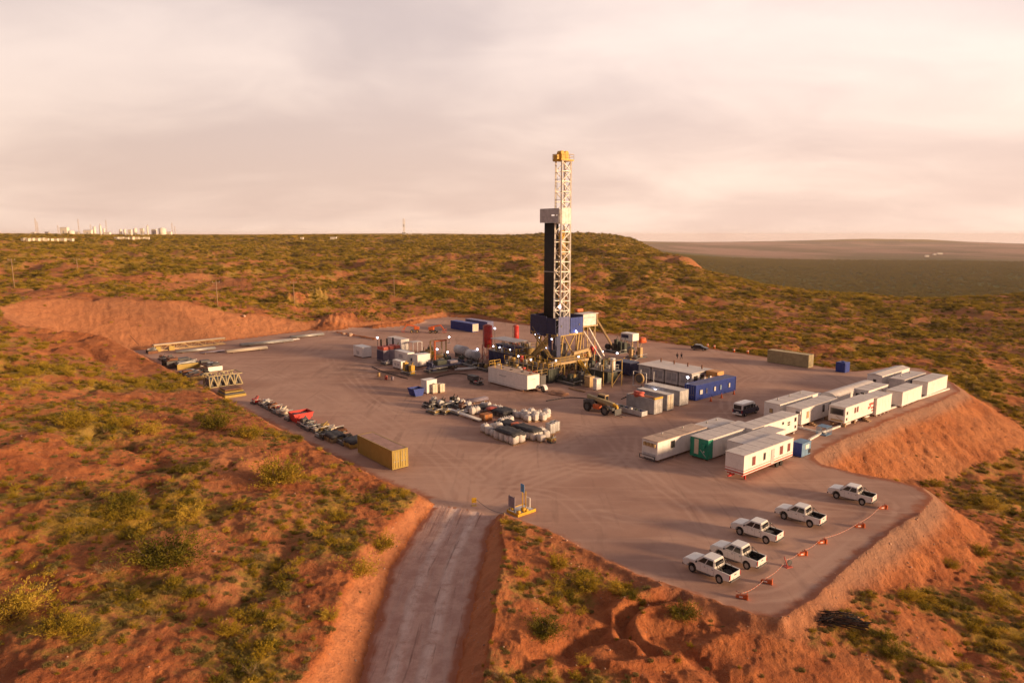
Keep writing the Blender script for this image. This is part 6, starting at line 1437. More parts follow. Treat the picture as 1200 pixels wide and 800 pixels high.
ibc(645, 509.5, 'grey white cube tank at the right tip of the laydown', 1.7, 'lgrey'); ibc(650, 507, 'second grey white cube tank at the right tip', 1.7, 'lgrey')

# hoses and cables lying between the units
for i, (pts, m_, lb) in enumerate((([(498, 447), (520, 440), (540, 438), (566, 444)], 'black', 'black hose on the gravel from the cubes to the white tank'), ([(640, 470), (668, 466), (700, 468), (690, 462)], 'dgrey', 'grey hose curling on the gravel before the rig deck'), ([(436, 430), (450, 436), (478, 444)], 'black', 'black hose in front of the engine sets'),
      ([(728, 468), (744, 460), (752, 452)], 'black', 'black cable running from the skid to the fan frame'), ([(560, 425), (572, 414), (600, 412)], 'rust', 'rusty pipe run from the silos to the pump skids'))):
    P_ = [Vector((*at(*p), .09)) for p in pts]; q = MB(); pv = None; Q = [2 * P_[0] - P_[1]] + P_ + [2 * P_[-1] - P_[-2]]
    for k in range(1, len(Q) - 2):
        for s_ in [j / 8 for j in range(9)]:
            a, b_, c, d = Q[k - 1:k + 3]; p = .5 * ((2 * b_) + (c - a) * s_ + (2 * a - 5 * b_ + 4 * c - d) * s_ ** 2 + (3 * b_ - a - 3 * c + d) * s_ ** 3)
            if pv is not None and (p - pv).length > .01: q.cyl(pv, p, .09, n=7)
            pv = p
    tag(q.build('hose', M[m_]), lb, 'hose')
machine(462, 418, 3.2, 3.0, 3.0, 'tan', 'dgreen', 'tan machinery between the engine sets and the farthest white cabin', n=5, seed=90)
machine(494, 418, 4.5, 3.0, 2.2, 'dgreen', 'ochre', 'green and ochre machinery behind the white cube units', n=5, seed=91)
machine(516, 432, 2.6, 3.6, 2.0, 'dgrey', 'tan', 'grey motor group at the foot of the orange portal', n=4, seed=92)
machine(570, 436, 2.4, 5.0, 2.4, 'black', 'ochre', 'black pump group at the left end of the white tank', n=5, seed=93)
machine(560, 452, 1.6, 3.0, 1.2, 'black', 'red', 'black wheel hubs and red jack at the white tank left end', n=3, seed=94)
machine(606, 424, 3.0, 5.0, 4.6, 'ochre', 'dgreen', 'ochre machinery between narrow red silo and rig floor', n=6, seed=95)
machine(640, 437, 3.0, 4.0, 3.0, 'ochre', 'dgrey', 'ochre machinery at the left foot of the rig', n=6, seed=96)
machine(716, 437, 3.4, 4.5, 3.0, 'dgreen', 'tan', 'green machinery behind the tall white cylinder', n=6, seed=97)
machine(700, 430, 3.4, 5.0, 2.8, 'dgrey', 'red', 'grey machinery with a red drum right of the rig legs', n=6, seed=98)

t = thing('flatbed_trailer', 'dark blue flat trailer with pale tanks ends below the orange portal', 'trailer', corner(506, 436, 8.5, 2.4), SITE)
t['label'] = 'dark blue flat trailer in front of the white cube units'
MB().b2(-4.2, 4.2, -1.2, 1.2, .9, 1.25).b2(-4.2, -3.9, -1.2, 1.2, 1.25, 2.1).build('bed', M['navy'], t); MB().b2(-4.0, 4.0, -.5, .5, .55, .9).build('chassis', M['black'], t)
for x in (-3.0, -1.9, 2.6):
    for y in (-1.0, 1.0): wheel(t, x, y, .5, .3, 'dgrey', out=1 if y > 0 else -1)
MB().b2(-2.4, .2, -.9, .9, 1.25, 2.3, bev=.1).build('load', M['dgreen'], t); MB().b2(1.2, 3.4, -.8, .8, 1.25, 1.9, bev=.1).build('load', M['lens'], t)
small_container(556, 447, 1.2, 2.6, 1.0, 'small dark box at the left end of the white tank', m='dgrey', name='dark_box', cat='box', foot=.1)
# ================================================================ left edge: steel, trusses, scrap
def seglen(a, b): 
    A, B = at(*a), at(*b); return math.hypot(A[0] - B[0], A[1] - B[1])
for (a, b, n, r, mm, k, lb) in (((207, 414.5), (248, 408.5), 6, .14, 'steel', 2, 'grey pipes stacked in front of the tan truss, back left edge'), ((236, 415), (262, 411.5), 5, .13, 'lens', 1, 'purplish pipes just right of the grey pipe stack'), ((266, 414.5), (304, 407.5), 5, .17, 'cream', 2, 'pale tan pipes on a white foot, middle of the back left edge'),
      ((284, 406.5), (334, 398.5), 8, .15, 'steel', 2, 'longest greyish pipe stack of the back left edge'), ((322, 401.5), (345, 397.5), 4, .15, 'lgrey', 1, 'short pale pipes at the end of the longest stack'), ((342, 397), (373, 392), 6, .15, 'steel', 2, 'greenish grey pipes at the far end of the back left edge')):
    tubes(a[0], a[1], n, seglen(a, b), r, lb, mm, 'U', k)
L_ = seglen((180, 411), (258, 401)); t = thing('steel_truss', 'long tan box truss lying against the red cut slope at the back left', 'truss', corner(180, 412, L_, 1.6), SITE + R(4))
q = MB(); lattice(q, (-.8, -.8), 1.6, 1.6, 0, 1, 1)
q.bm.clear(); 
for y in (-.8, .8):
    for z in (.2, 1.7): q.beam((-L_ / 2, y, z), (L_ / 2, y, z), .18)
    nn = int(L_ / 1.8)
    for k in range(nn): xa = -L_ / 2 + k * L_ / nn; xb = xa + L_ / nn; q.beam((xa, y, .2 if k % 2 else 1.7), (xb, y, 1.7 if k % 2 else .2), .12); q.beam((xa, y, .2), (xa, y, 1.7), .1)
q.build('chords', M['tan'], t); MB().b2(-L_ / 2, L_ / 2, -.7, .7, 1.8, 1.9).build('top_plate', M['cream'], t); MB().b2(-L_ / 2 + .3, -L_ / 2 + 1.5, -1.3, -.9, 0, 1.4).b2(-L_ / 2 + 3.6, -L_ / 2 + 5, -1.3, -.9, 0, 1.2).build('boxes', M['sand'], t)
def flatskid(px, py, lu, lv, h, m1, m2, label, parts=2):
    t = thing('steel_skid', label, 'skid', corner(px, py, lu, lv), SITE)
    MB().b2(-lu / 2, lu / 2, -lv / 2, lv / 2, h - .25, h).build('deck', M[m1], t)
    q = MB(); q.b2(-lu / 2 - .02, lu / 2, -lv / 2 - .1, -lv / 2 - .003, .3, h - .05).b2(-lu / 2, lu / 2, lv / 2 - .2, lv / 2, 0, h - .26).b2(-lu / 2, lu / 2, -lv / 2, -lv / 2 + .2, 0, h - .26).build('end_beam', M[m2], t)
    g = random.Random(int(px))
    for k in range(parts): MB().b2(g.uniform(-lu / 2, -.2), g.uniform(.2, lu / 2), -lv / 2 + (k + .2) * lv / parts, -lv / 2 + (k + .8) * lv / parts, h, h + g.uniform(.2, .6)).beam((-lu / 2 + .2, -lv / 2 + k, h + .1), (lu / 2 - .2, -lv / 2 + k + 1.5, h + .5), .15).build('loose_steel', M[g.choice(['rust', 'dgrey', 'steel'])], t)
flatskid(208, 433.5, 5.0, 7.5, 1.3, 'dgrey', 'sand', 'dark flat skid with a yellow tan end beam on the far left edge'); flatskid(244, 435.5, 3.2, 8.0, 1.1, 'rust', 'white', 'rusty flat skid with a white end beam, right of the dark one', 3)
flatskid(222, 447, 3.5, 8.5, 1.0, 'dgrey', 'ochre', 'low dark skid behind the pale lattice truss', 4); flatskid(196, 432, 3.0, 5.0, 1.7, 'black', 'dgrey', 'black stack at the far left corner of the pad', 2); flatskid(174, 415, 2.4, 3.0, .8, 'dgreen', 'rust', 'small scrap stack at the far left corner beside the truss end', 3)
t = thing('lattice_truss', 'pale lattice truss section with crossed bars, on the left edge above the timber beams', 'truss', corner(246, 455.5, 6.6, 4.2), SITE); q = MB()
for y in (-2.1, 2.1):
    q.beam((-3.3, y, .2), (3.3, y, .2), .16); q.beam((-3.3, y, 2.5), (3.3, y, 2.5), .16)
    for k in range(4): xa = -3.3 + k * 1.65; q.beam((xa, y, .2), (xa + .82, y, 2.5), .22); q.beam((xa + .82, y, 2.5), (xa + 1.65, y, .2), .22); q.beam((xa, y, .2), (xa, y, 2.5), .14)
for x in (-3.3, 0, 3.3): q.beam((x, -2.1, 2.5), (x, 2.1, 2.5), .16); q.beam((x, -2.1, .2), (x, 2.1, .2), .16)
q.build('bars', M['olive'], t); MB().b2(-3.0, 3.0, -1.4, 1.8, .25, 1.7, bev=.05).build('dark_backing', M['dgrey'], t); MB().cyl((1.8, -1.2, 1.2), (2.4, 1.2, 1.2), .55).build('drum', M['dgrey'], t)  # dark box added inside as backing, darkens the view through the bars
t = thing('beam_stack', 'stack of tan beams at the near end of the left edge row', 'beams', corner(264, 467, 4.0, 5.0), SITE)
for k, (m_, h_) in enumerate((('sand', 0), ('dgrey', .55), ('sand', .85), ('rust', 1.2))): MB().b2(-2 + .15 * k, 2 - .1 * k, -2.5 + .4 * k, 2.5, h_ + .02, h_ + (.5 if k == 0 else .22)).build('beam_layer', M[m_], t)
for i, (px, py, lu, lv, h, m1, m2, lb) in enumerate(((297, 474.5, 1.4, 1.8, 1.3, 'red', 'redd', 'small red engine at the far end of the scrap row'), (306, 476.5, 2.2, 1.8, 1.0, 'lgrey', 'rust', 'grey parts after the small red engine'), (316, 482, 2.4, 2.0, 1.1, 'rust', 'redd', 'rusty red parts in the middle of the scrap row'), (328, 488.5, 2.4, 2.2, 1.4, 'cream', 'lgrey', 'cream machine parts just before the bright red skip'),
     (355, 502, 2.2, 2.6, 1.4, 'dgrey', 'navy', 'dark frame parts right after the bright red skip'), (369, 508.5, 3.4, 2.4, 1.1, 'ochre', 'cream', 'yellow and white parts heap in the scrap row'), (383, 509, 3.0, 1.8, .9, 'cream', 'ochre', 'pale parts at the upper edge of the scrap row'))): machine(px, py, lu, lv, h, m1, m2, lb, 'scrap_parts', 'machine parts', 5, 70 + i)
stack(389, 520, 2.6, 3.4, 1.0, 'dark sheet covered stack with a pale strip, before the sand yellow container', 'tarp', 'olive'); stack(411, 527, 2.8, 3.0, 1.1, 'black covered stack touching the far end of the sand yellow container', 'tarp', 'sand'); stack(395, 509, 1.8, 2.2, .6, 'low brown stack on the pad side of the scrap row', 'rust', 'dgrey')
for i, (px, py, lu, lv, h, m1, m2, n_, lb) in enumerate(((190, 424, 3.0, 4.5, 1.4, 'dgrey', 'rust', 4, 'dark scrap steel right of the far left corner stack'), (232, 443, 3.0, 4.0, 1.6, 'black', 'dgrey', 5, 'black machinery heap above the pale lattice truss'), (262, 447, 2.0, 3.0, 1.3, 'tan', 'dgreen', 3, 'tan machine right of the pale lattice truss'),
      (338, 494, 2.2, 2.0, 1.0, 'black', 'rust', 4, 'black parts wedged against the bright red skip'), (361, 506, 2.2, 3.2, 1.2, 'dgrey', 'lgrey', 5, 'grey and black parts between skip and the dark sheets'), (402, 523, 3.0, 2.2, 1.3, 'black', 'navy', 4, 'black machine parts between the two dark sheets'), (377, 516, 2.6, 2.6, 1.0, 'dgreen', 'black', 4, 'green black parts left of the dark sheets'), (310, 479, 2.0, 2.2, .9, 'rust', 'black', 4, 'rust and black parts in the far scrap row'), (322, 485.5, 2.2, 2.0, 1.0, 'dgrey', 'red', 4, 'grey and red parts in the far scrap row'))): machine(px, py, lu, lv, h, m1, m2, lb, 'scrap_parts', 'machine parts', n_, 170 + i)
t = thing('bent_pole', 'thin leaning pole at the far left pad corner', 'pole', (*at(163, 410), 1.5), 0); MB().beam((0, 0, 0), (-2.2, 0, 2.6), .12).build('shaft', M['rust'], t)

# ---------------------------------------------------------------- small machines at the back
def boomlift(px, py, label, rz):
    x, y = at(px, py); t = thing('boom_lift', label, 'boom lift', (x, y, 0), rz, 'orange machines at the back edge')
    MB().b2(-1.2, 1.2, -.9, .9, .5, 1.0, bev=.05).build('chassis', M['dgrey'], t); MB().b2(-1.5, .2, -.85, .85, 1.0, 2.0, bev=.15).build('engine_cover', M['orange'], t)
    MB().beam((-.8, 0, 1.9), (2.4, 0, 2.6), .4).beam((2.4, 0, 2.6), (3.6, 0, .9), .3).build('boom', M['orange'], t); MB().b2(3.2, 4.1, -.8, .8, .3, .38).beam((3.2, -.8, .3), (3.2, -.8, 1.4), .06).beam((4.1, -.8, .3), (4.1, -.8, 1.4), .06).beam((4.1, .8, .3), (4.1, .8, 1.4), .06).beam((3.2, -.8, 1.4), (4.1, -.8, 1.4), .06).beam((4.1, -.8, 1.4), (4.1, .8, 1.4), .06).build('basket', M['redd'], t)
    for a in (-1, 1):
        for b_ in (-1, 1): wheel(t, a * .9, b_ * .85, .45, .35, 'tan', out=b_)
boomlift(486, 389.5, 'orange machine lit by the sun, left of the other orange one', R(185)); boomlift(508, 390, 'orange machine with lowered basket, next to the blue container', R(-8))
def rock(px, py, s, label, m='conv'): 
    x, y, z = hit(px, py); single('boulder', MB().lump((0, 0, .2 * s), (s, s * .8, s * .7), int(px * 7), .18, 2, .35), mat('pale_rock', (.50, .33, .24), .9), label, 'rock', (x, y, z), random.uniform(0, 3))
for px, py, s, lb in ((403, 392, 1.2, 'pale boulder left of the low earth ridge at the back'), (410, 393.5, 1.7, 'larger pale boulder at the end of the low earth ridge'), (286, 372, 1.2, 'white stone above the red cut slope')): rock(px, py, s, lb)
t = thing('parked_car', 'dark car parked on the far edge of the pad by the scrub', 'car', (*at(820, 410), 0), R(-36))
MB().prism([(-2.2, .35), (-2.25, .85), (-1.9, 1.0), (1.1, .98), (2.1, .8), (2.2, .35), (1.8, .33)] + arc(1.35, .33, .38, 2, 178, 8) + arc(-1.35, .33, .38, 2, 178, 8), -.88, .88, 'y', bev=.05).build('body', mat('black_car_paint', (.02, .02, .03), .3, dirt=.3), t)
MB().prism([(-1.8, 1.0), (-1.3, 1.48), (.2, 1.5), (1.0, .99)], -.75, .75, 'y', bev=.06).build('cabin', M['glass'], t)
for a in (-1.35, 1.35):
    for b_ in (-1, 1): wheel(t, a, b_ * .8, .33, .2, out=b_)
for px, py, lb in ((876, 414, 'orange marker barrel left of the olive container'), (829, 406.5, 'orange marker at the pad edge behind the dark car'), (837, 408, 'second orange marker right of the dark car'), (860, 412.5, 'pale orange marker lying at the pad edge')): 
    t = thing('marker_barrel', lb, 'marker', (*at(px, py), 0), 0, 'orange markers along the far pad edge'); MB().cyl((0, 0, 0), (0, 0, 1.0), .30, .24, n=12).build('body', M['orange'], t); MB().cyl((0, 0, .55), (0, 0, .75), .285, .27, n=12).build('band', M['white'], t)
for k, px in enumerate((849, 857, 865)): 
    t = thing('traffic_cone', ('left', 'middle', 'right')[k] + ' one of three orange cones before the blue windowed container', 'cone', (*at((833, 845.5, 860)[k], (470, 466, 462)[k]), 0), 0, 'orange cones by the blue windowed container'); MB().cyl((0, 0, .05), (0, 0, .95), .2, .03, n=12).build('cone_body', M['orange'], t); MB().b2(-.25, .25, -.25, .25, 0, .05).build('base', M['orange'], t)

# ---------------------------------------------------------------- barriers with tape in front of the pickups
BPX = [(868.5, 700.5, -18), (897.5, 682.5, -28), (939, 650.5, 15), (962, 636.5, 12), (1006.5, 617.5, 0), (1033.5, 596, 8)]
bl = ['orange barrier nearest to the camera, at the lower end of the tape', 'second orange barrier from the lower end, behind the tightly parked pair', 'third orange barrier, first of the close pair on the tape', 'fourth orange barrier, second of the close pair on the tape', 'fifth orange barrier, between the two right hand pickups', 'last orange barrier, behind the right end pickup']
b0 = None
for (px, py, a), lb in zip(BPX, bl):
    x, y = at(px, py)
    if b0 is None:
        b0 = thing('road_barrier', lb, 'barrier', (x, y, 0), R(a), 'orange barriers on the tape line'); b0.scale = (.85, .9, .85)
        MB().prism([(-.55, .06), (.55, .0), (.62, .52), (.3, .46), (-.5, .30)], -.16, .16, 'y', bev=.04).build('barrier_body', M['orange'], b0); MB().b2(.50, .66, -.26, .26, -.01, .56, bev=.03).build('foot', M['orange'], b0)
        MB().b2(-.2, .15, -.168, -.162, .15, .3).b2(-.2, .15, .162, .168, .15, .3).build('reflector', M['white'], b0)
    else: dup(b0, lb, (x, y, 0), R(a))
x, y = at(923, 663.5); t = thing('sign_stand', 'small leaning stand with a round dark plate between the barriers', 'sign', (x, y, 0), R(20)); MB().cyl((0, 0, 0), (-.5, 0, 1.1), .05, n=8).b2(-.35, .35, -.3, .3, 0, .06).build('stand', M['redd'], t); MB().cyl((.2, -.03, .35), (.2, .03, .35), .28, n=16).build('plate', M['dgrey'], t)
tp = [(862, 697), (868.5, 700), (897.5, 682), (922, 660), (939, 649.5), (962, 635.5), (1006.5, 616.5), (1033.5, 595)]
q = MB()
for a, b_ in zip(tp[:-1], tp[1:]):
    A, B = Vector((*at(*a), .42)), Vector((*at(*b_), .42)); n_s = 16; pv = None
    for k in range(n_s + 1):
        s_ = k / n_s; p = A.lerp(B, s_); p.z -= .26 * math.sin(math.pi * s_) * min(1, (B - A).length / 4)
        if pv is not None: q.beam(pv, p, .015, .055)
        pv = p
m_tape = bpy.data.materials.new('striped_tape'); t_ = NT(m_tape); o_ = t_.n('ShaderNodeOutputMaterial'); b_ = t_.n('ShaderNodeBsdfPrincipled'); t_.l(b_.outputs[0], o_.inputs[0]); w_ = t_.n('ShaderNodeTexWave'); w_.inputs['Scale'].default_value = .9; t_.l(wpos(t_), w_.inputs[0]); t_.l(t_.mix(t_.ramp(w_.outputs['Fac'], .45, .55), (.50, .10, .06), (.50, .36, .30)), b_.inputs['Base Color'])
o_ = q.build('barrier_tape', m_tape); tag(o_, 'red and white tape strung low along the orange barriers', 'tape')

# ---------------------------------------------------------------- gate at the road mouth
t = thing('gate_skid', 'yellow edged platform with grey board, poles and blue sign at the road mouth', 'guard post', corner(607, 606, 2.6, 1.9), SITE)
MB().b2(-1.3, 1.3, -.95, .95, .12, .3).build('platform', M['lgrey'], t); MB().b2(-1.34, -1.302, -.98, .98, .02, .36).b2(-1.34, 1.34, -1.0, -.952, .02, .36).b2(1.302, 1.34, -.95, .98, .02, .36).b2(-1.3, 1.34, .952, 1.0, .02, .36).build('edge_rail', M['yellow'], t)
MB().b2(-1.15, -1.08, -.2, .9, .7, 2.0).build('grey_board', M['lens'], t); MB().beam((-1.1, .8, .3), (-1.1, .8, 2.1), .06).beam((-1.1, -.1, .3), (-1.1, -.1, 2.1), .06).build('board_posts', M['dgrey'], t)
for yy, xx, h_ in ((-.45, -.2, 3.1), (-.6, .15, 2.6)): MB().cyl((xx, yy, .3), (xx, yy, h_), .05, n=8).build('pole', M['yellow'], t)
s_ = MB().b2(-.25, -.19, -.76, -.14, 2.55, 3.5, bev=.04).build('blue_sign', M['sky'], t); MB().b2(-.262, -.252, -.6, -.3, 2.9, 3.2).build('emblem', M['lblue'], s_)
MB().b2(.55, .62, -.85, -.15, .6, 1.75).build('white_board', M['white'], t); MB().cyl((.58, -.5, .3), (.58, -.5, .6), .04, n=6).build('board_foot', M['steel'], t)
for xx, yy, r in ((-.15, -.55, .3), (-1.0, -.7, .24), (-.9, .5, .2), (.1, -.8, .2)): MB().lump((xx, yy, .3 + r * .7), (r * 2, r * 2, r * 1.6), int(xx * 100), .1, 1, .4).build('yellow_weight', M['yellow'], t)
t = thing('gate_post', 'pale wooden post on the tip of the red bank by the road', 'post', (*at(591, 613), 0), 0); MB().cyl((0, 0, -.2), (0, 0, 1.25), .09, n=10).build('shaft', M['wood'], t); MB().cyl((0, 0, 1.1), (0, 0, 1.2), .1, n=10).build('collar', M['tan'], t)
t = thing('sign_stand', 'small yellow sign stand in the middle of the road mouth', 'sign', (*at(555.5, 592), 0), R(10)); MB().b2(-.28, .28, -.03, .03, .35, .95, bev=.02).build('yellow_plate', M['yellow'], t); MB().cyl((-.2, 0, 0), (-.2, 0, .36), .03, n=6).cyl((.2, 0, 0), (.2, 0, .36), .03, n=6).b2(-.3, .3, -.2, .2, 0, .04).build('stand', M['ochre'], t)
A, B = Vector((*at(558, 591.5), .7)), Vector((*at(591, 611), .95)); q = MB()
for k in range(28): p = A.lerp(B, k / 27); p.z -= .35 * math.sin(math.pi * k / 27); q.ball(p, .038, n=6)
for k in range(27):
    p = A.lerp(B, k / 27); p.z -= .35 * math.sin(math.pi * k / 27); p2 = A.lerp(B, (k + 1) / 27); p2.z -= .35 * math.sin(math.pi * (k + 1) / 27); q.beam(p, p2, .03)
o_ = q.build('barrier_chain', M['dgrey']); tag(o_, 'dark chain hanging across the road mouth to the wooden post', 'chain')

# ---------------------------------------------------------------- people
def skinned(name, verts, edges, radii, m, parent, loc=(0, 0, 0)):
    me = bpy.data.meshes.new(name); me.from_pydata([Vector(v) for v in verts], edges, []); o_ = link_mesh(name, me, parent)
    sk = o_.modifiers.new('skin', 'SKIN'); 
    for i, r in enumerate(radii): me.skin_vertices[0].data[i].radius = (r, r) if not isinstance(r, tuple) else r
    me.skin_vertices[0].data[0].use_root = True; sk.use_smooth_shade = True
    ss = o_.modifiers.new('sub', 'SUBSURF'); ss.levels = ss.render_levels = 1; me.materials.append(m); return o_
def person(px, py, rz, label, top='cloth', ph=1):
    x, y = at(px, py); t = thing('person', label, 'person', (x, y, 0), rz)
    s = .22 * ph
    J = {'pel': (0, 0, .95), 'wai': (0, 0, 1.12), 'che': (.02, 0, 1.38), 'nec': (.02, 0, 1.52), 'hea': (.05, 0, 1.68), 'top': (.04, 0, 1.77),
         'lh': (0, .10, .90), 'lk': (.06 + s * .6, .11, .50), 'la': (s * 1.0, .11, .09), 'lf': (s * 1.0 + .17, .12, .04), 'rh': (0, -.10, .90), 'rk': (.06 - s * .2, -.11, .50), 'ra': (-s * 1.2, -.11, .12), 'rf': (-s * 1.2 + .15, -.12, .04),
         'ls': (.0, .19, 1.43), 'le': (-.05 - s * .3, .25, 1.15), 'lw': (.08 - s * .4, .25, .90), 'ld': (.10 - s * .4, .25, .82), 'rs': (.0, -.19, 1.43), 're': (-.05 + s * .3, -.25, 1.15), 'rw': (.10 + s * .6, -.24, .92), 'rd': (.13 + s * .6, -.24, .84)}
    E_ = [('pel', 'wai'), ('wai', 'che'), ('che', 'nec'), ('nec', 'hea'), ('hea', 'top'), ('pel', 'lh'), ('lh', 'lk'), ('lk', 'la'), ('la', 'lf'), ('pel', 'rh'), ('rh', 'rk'), ('rk', 'ra'), ('ra', 'rf'), ('che', 'ls'), ('ls', 'le'), ('le', 'lw'), ('lw', 'ld'), ('che', 'rs'), ('rs', 're'), ('re', 'rw'), ('rw', 'rd')]
    rad = dict(pel=.13, wai=.12, che=.14, nec=.055, hea=.095, top=.06, lh=.085, lk=.055, la=.04, lf=.04, rh=.085, rk=.055, ra=.04, rf=.04, ls=.06, le=.042, lw=.03, ld=.04, rs=.06, re=.042, rw=.03, rd=.04)
    ks = list(J); ix = {k: i for i, k in enumerate(ks)}
    skinned('body', [J[k] for k in ks], [(ix[a], ix[b_]) for a, b_ in E_], [rad[k] for k in ks], M['skin'], t)
    def part(nm, sel, edges, m, k_): 
        ii = {k: i for i, k in enumerate(sel)}; skinned(nm, [J[k] for k in sel], [(ii[a], ii[b_]) for a, b_ in edges], [rad[k] * k_ for k in sel], M[m], t)
    part('jacket', ['wai', 'pel', 'che', 'ls', 'le', 'lw', 'rs', 're', 'rw'], [('wai', 'pel'), ('wai', 'che'), ('che', 'ls'), ('ls', 'le'), ('le', 'lw'), ('che', 'rs'), ('rs', 're'), ('re', 'rw')], top, 1.22)
    part('trousers', ['pel', 'lh', 'lk', 'la', 'rh', 'rk', 'ra'], [('pel', 'lh'), ('lh', 'lk'), ('lk', 'la'), ('pel', 'rh'), ('rh', 'rk'), ('rk', 'ra')], 'cloth', 1.25)
    MB().ball((.04, 0, 1.74), .125, (1.05, .95, .72), 10).b2(.04, .2, -.09, .09, 1.72, 1.74).build('helmet', M['navy'], t)
person(793.5, 421, R(40), 'person in dark workwear walking across the far pad, left of the pair'); person(798.5, 421, R(45), 'person in dark workwear walking on the right of the pair', ph=-1)

# ---------------------------------------------------------------- utility poles on the scrub hills
for px, py, py2, lb in ((17, 338, 304, 'bare utility pole on the hillside at the far left'), (255, 359, 329, 'utility pole left of the pair behind the red cut slope'), (345, 357, 330, 'utility pole right of the pair behind the red cut slope'), (462, 348, 322, 'slender utility pole left of the rig on the scrub hills'),
                        (91, 317, 303, 'small distant utility pole above the left hillside')):
    x, y, z = hit(px, py); h_ = (py - py2) * y / FPX; t = thing('utility_pole', lb, 'pole', (x, y, z), R(20), 'utility poles on the scrub hills')
    MB().cyl((0, 0, -.5), (0, 0, h_), .18, .12, n=8).build('shaft', M['wood'], t); MB().beam((-1.1, 0, h_ - .6), (1.1, 0, h_ - .6), .14).build('crossarm', M['wood'], t)
    for a in (-1, 0, 1): MB().cyl((a, 0, h_ - .5), (a, 0, h_ - .2), .07, n=6).build('insulator', M['lgrey'], t)

# ---------------------------------------------------------------- far away: plant on the plateau, rig, farm
m_far = mat('far_white_wall', (.80, .72, .64), .7, dirt=.05); m_fmet = mat('far_pale_steel', (.62, .50, .42), .6)
def on_plateau(px, D):
    x = (px - 600) / FPX * D; return x, D, gheight(x, D)
def far_tower(px, top, D, label, w=1.0):
    x, y, z = on_plateau(px, D); zt = CAM_H + (HROW - top) / FPX * D; h_ = max(8, zt - z)
    t = thing('steel_tower', label, 'tower', (x, y, z), 0, 'thin towers of the far plant'); q = MB(); lattice(q, (-w, -w), 2 * w, 2 * w, -1, h_, 6, .32, .16); q.build('frame', m_fmet, t); MB().b2(-w * .7, w * .7, -w * .7, w * .7, h_, h_ + 2).build('head', m_fmet, t)
DP = 2300
for i, (px, top) in enumerate(((49.5, 257), (51.5, 261), (75, 265), (99, 258), (113, 264), (124, 263), (131, 259), (179, 264), (207, 262), (210, 266))): far_tower(px, top, DP + 40 * i, f'{ordn[i]} thin tower from the left on the plateau skyline', 1.2)
def far_box(px, py0, py1, w, D, label, grp, kind='b'):
    x, y, z = on_plateau(px, D); zt = CAM_H + (HROW - py0) / FPX * D; h_ = max(4, zt - z); W_ = w / FPX * D
    t = thing({'b': 'far_building', 't': 'storage_tank', 'c': 'far_cabin'}[kind], label, {'b': 'building', 't': 'tank', 'c': 'cabin'}[kind], (x, y, z), 0, grp)
    if kind == 't': MB().cyl((0, 0, -1), (0, 0, h_), W_ / 2, n=16).build('wall', m_far, t); MB().cyl((0, 0, h_), (0, 0, h_ + W_ * .12), W_ / 2, W_ * .1, n=16).build('roof', m_far, t)
    else: MB().b2(-W_ / 2, W_ / 2, -W_ * .3, W_ * .3, -1, h_).build('wall', m_far, t); MB().prism([(-W_ * .32, h_), (0, h_ + W_ * .05 + .5), (W_ * .32, h_)], -W_ / 2 - .3, W_ / 2 + .3, 'x').build('roof', M['roofw'], t); 
    if kind == 'b': MB().b2(-W_ * .1, W_ * .1, -W_ * .3 - .1, -W_ * .3 - .003, 0, h_ * .6).build('door', M['grey'], t)
pl = [(82.5, 267, 8, 'b', 'big white building, left part of the far plant'), (90, 271, 7, 't', 'low white tank right of the big white far building'), (97, 272, 5, 'b', 'small white far building between the two left tanks'), (110, 270, 9, 'b', 'long white far building below the middle towers'), (117, 266, 3, 't', 'slim white far tank left of the tall pair'), (124, 264.5, 2.4, 't', 'slim tall far tank in the middle of the plant'), (128, 268, 2.4, 't', 'slim far tank right of the tall one'),
      (147, 269, 3, 't', 'first small round tank of the right half of the plant'), (152, 269, 3, 't', 'second small round tank of the right half of the plant'), (158, 269.5, 4, 'b', 'low far building before the right tank group'), (164, 268, 4, 't', 'round far tank left of the slender column'), (172, 268, 4, 'b', 'box like far building at the slender column'), (178.5, 265, 1.8, 't', 'slender white column of the far plant'), (186, 269, 5, 'b', 'low far building right of the slender column'), (195.5, 268, 8, 't', 'biggest white tank at the right end of the far plant'), (203, 272, 6, 'b', 'flat white building at the right end of the far plant'),
      (0, 272, 6, 'b', 'far white building cut by the left frame edge'), (46, 272.5, 5, 'b', 'flat far building beside the leftmost towers'), (62, 272, 4, 'b', 'small far building between left towers and the big one'), (482, 274.5, 4, 'b', 'small white building at the foot of the far rig'), (499, 274.5, 6, 'b', 'white building right of the far rig'), (132, 272.5, 6, 'b', 'low far building left of the gap in the plant')]
for px, py, w, kd, lb in pl: far_box(px, py, 0, w, DP + (px * 7) % 90, lb, 'white structures of the far plant', kd)
x, y, z = on_plateau(475, 2000); t = thing('far_drilling_rig', 'tiny far drilling rig on the skyline left of the main rig', 'drilling rig', (x, y, z), 0); q = MB(); hh = CAM_H + 19 / FPX * 2000 - z; lattice(q, (-2, -2), 4, 4, 6, hh, 8, .7, .4); q.build('mast', m_far, t); MB().b2(-5, 5, -5, 5, 0, 9).build('substructure', M['grey'], t); MB().b2(-2.6, 2.6, -2.6, 2.6, hh * .52, hh * .66).build('racking_board', M['lgrey'], t)
cabs = [28, 33, 38, 44.5, 50, 55, 60, 66, 71, 75, 80, 84, 137, 143, 149, 155, 161, 167, 173]
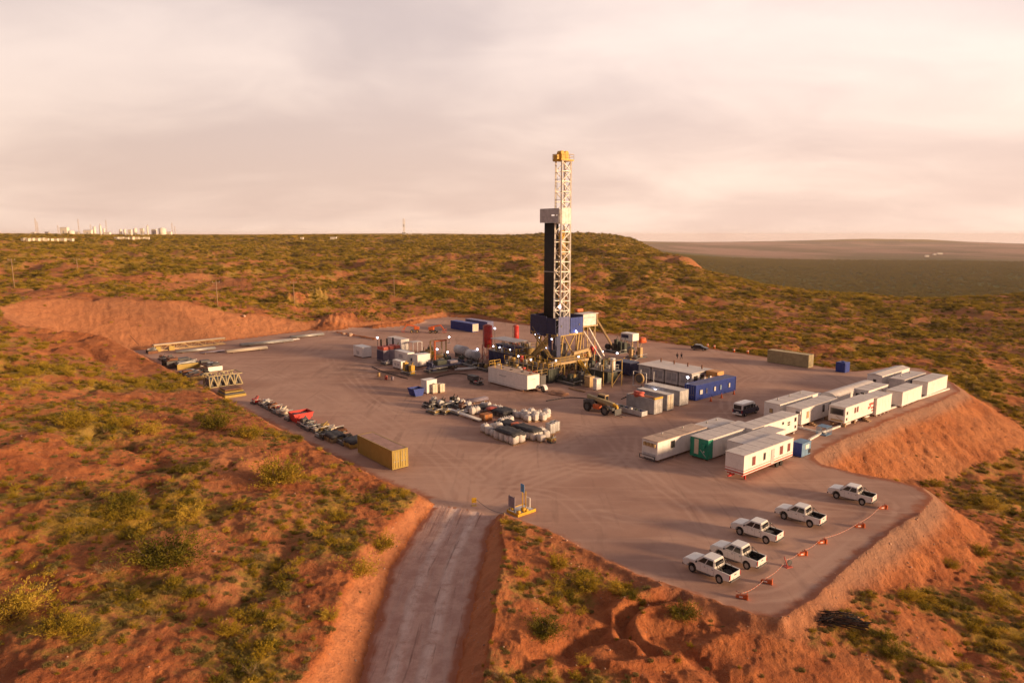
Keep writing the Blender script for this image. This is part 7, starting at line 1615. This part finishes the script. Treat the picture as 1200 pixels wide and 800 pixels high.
for i, px in enumerate(cabs):
    x, y, z = hit(px, 283 if px < 100 else 281.2); Wc = 4.0 / FPX * y; t = thing('far_cabin', f'{"left" if px < 100 else "right"} row of far cabins below the skyline, cabin {i + 1 if px < 100 else i - 11} counted from the left', 'cabin', (x, y, z), R((px * 13) % 30 - 15), 'far cabins below the plant')
    MB().b2(-Wc / 2, Wc / 2, -1.5, 1.5, 0, 2.5).build('wall', M['cream'], t); MB().b2(-Wc / 2 - .2, Wc / 2 + .2, -1.7, 1.7, 2.51, 2.7).build('roof', M['roofw'], t)
for px, py, w, lb in ((354, 280.5, 3, 'single white cabin in the scrub left of the dark gully'), (391, 281.5, 7, 'long white cabin in the scrub above the dark gully')):
    x, y, z = hit(px, py); W_ = w / FPX * y; t = thing('far_cabin', lb, 'cabin', (x, y, z), 0); MB().b2(-W_ / 2, W_ / 2, -2, 2, 0, W_ * .35 + 1).build('wall', m_far, t); MB().b2(-W_ / 2 - .3, W_ / 2 + .3, -2.3, 2.3, W_ * .35 + 1.01, W_ * .35 + 1.4).build('roof', M['roofw'], t)
for px, py, w, lb in ((1086, 301, 4, 'left white farm building in the hazy valley'), (1095, 299, 3, 'middle white farm building in the hazy valley'), (1101, 298, 6, 'long right white farm building in the hazy valley')):
    x, y, z = hit(px, py); W_ = w / FPX * y; t = thing('farm_building', lb, 'building', (x, y, z), 0, 'white farm buildings in the valley'); MB().b2(-W_ / 2, W_ / 2, -6, 6, 0, 7).build('wall', m_far, t); MB().prism([(-6.5, 7), (0, 9.5), (6.5, 7)], -W_ / 2, W_ / 2, 'x').build('roof', M['roofw'], t)

# ---------------------------------------------------------------- brush pile
x, y, z = hit(987, 732); t = thing('brush_pile', 'dark pile of cut branches on the bare ridge right of the gravel corner', 'branches', (x, y, z), R(-10)); t.scale = (.68, .8, 1.1); g = random.Random(5)
for k in range(3):
    q = MB()
    for _ in range(26):
        a = g.uniform(-2.3, 2.3); b_ = g.uniform(-.8, .9); an = g.gauss(-.35, .45) ; L2 = g.uniform(.6, 1.5); z_ = g.uniform(0, .75) * (1 - abs(a) / 3.2)
        q.beam((a - L2 * math.cos(an), b_ - L2 * math.sin(an) * .6, z_ + .05), (a + L2 * math.cos(an), b_ + L2 * math.sin(an) * .6, z_ + g.uniform(0, .5)), .05 + .05 * g.random())
    q.build('branches', M['pipe'] if k == 1 else mat('dark_branch', (.075, .042, .028), .9), t)
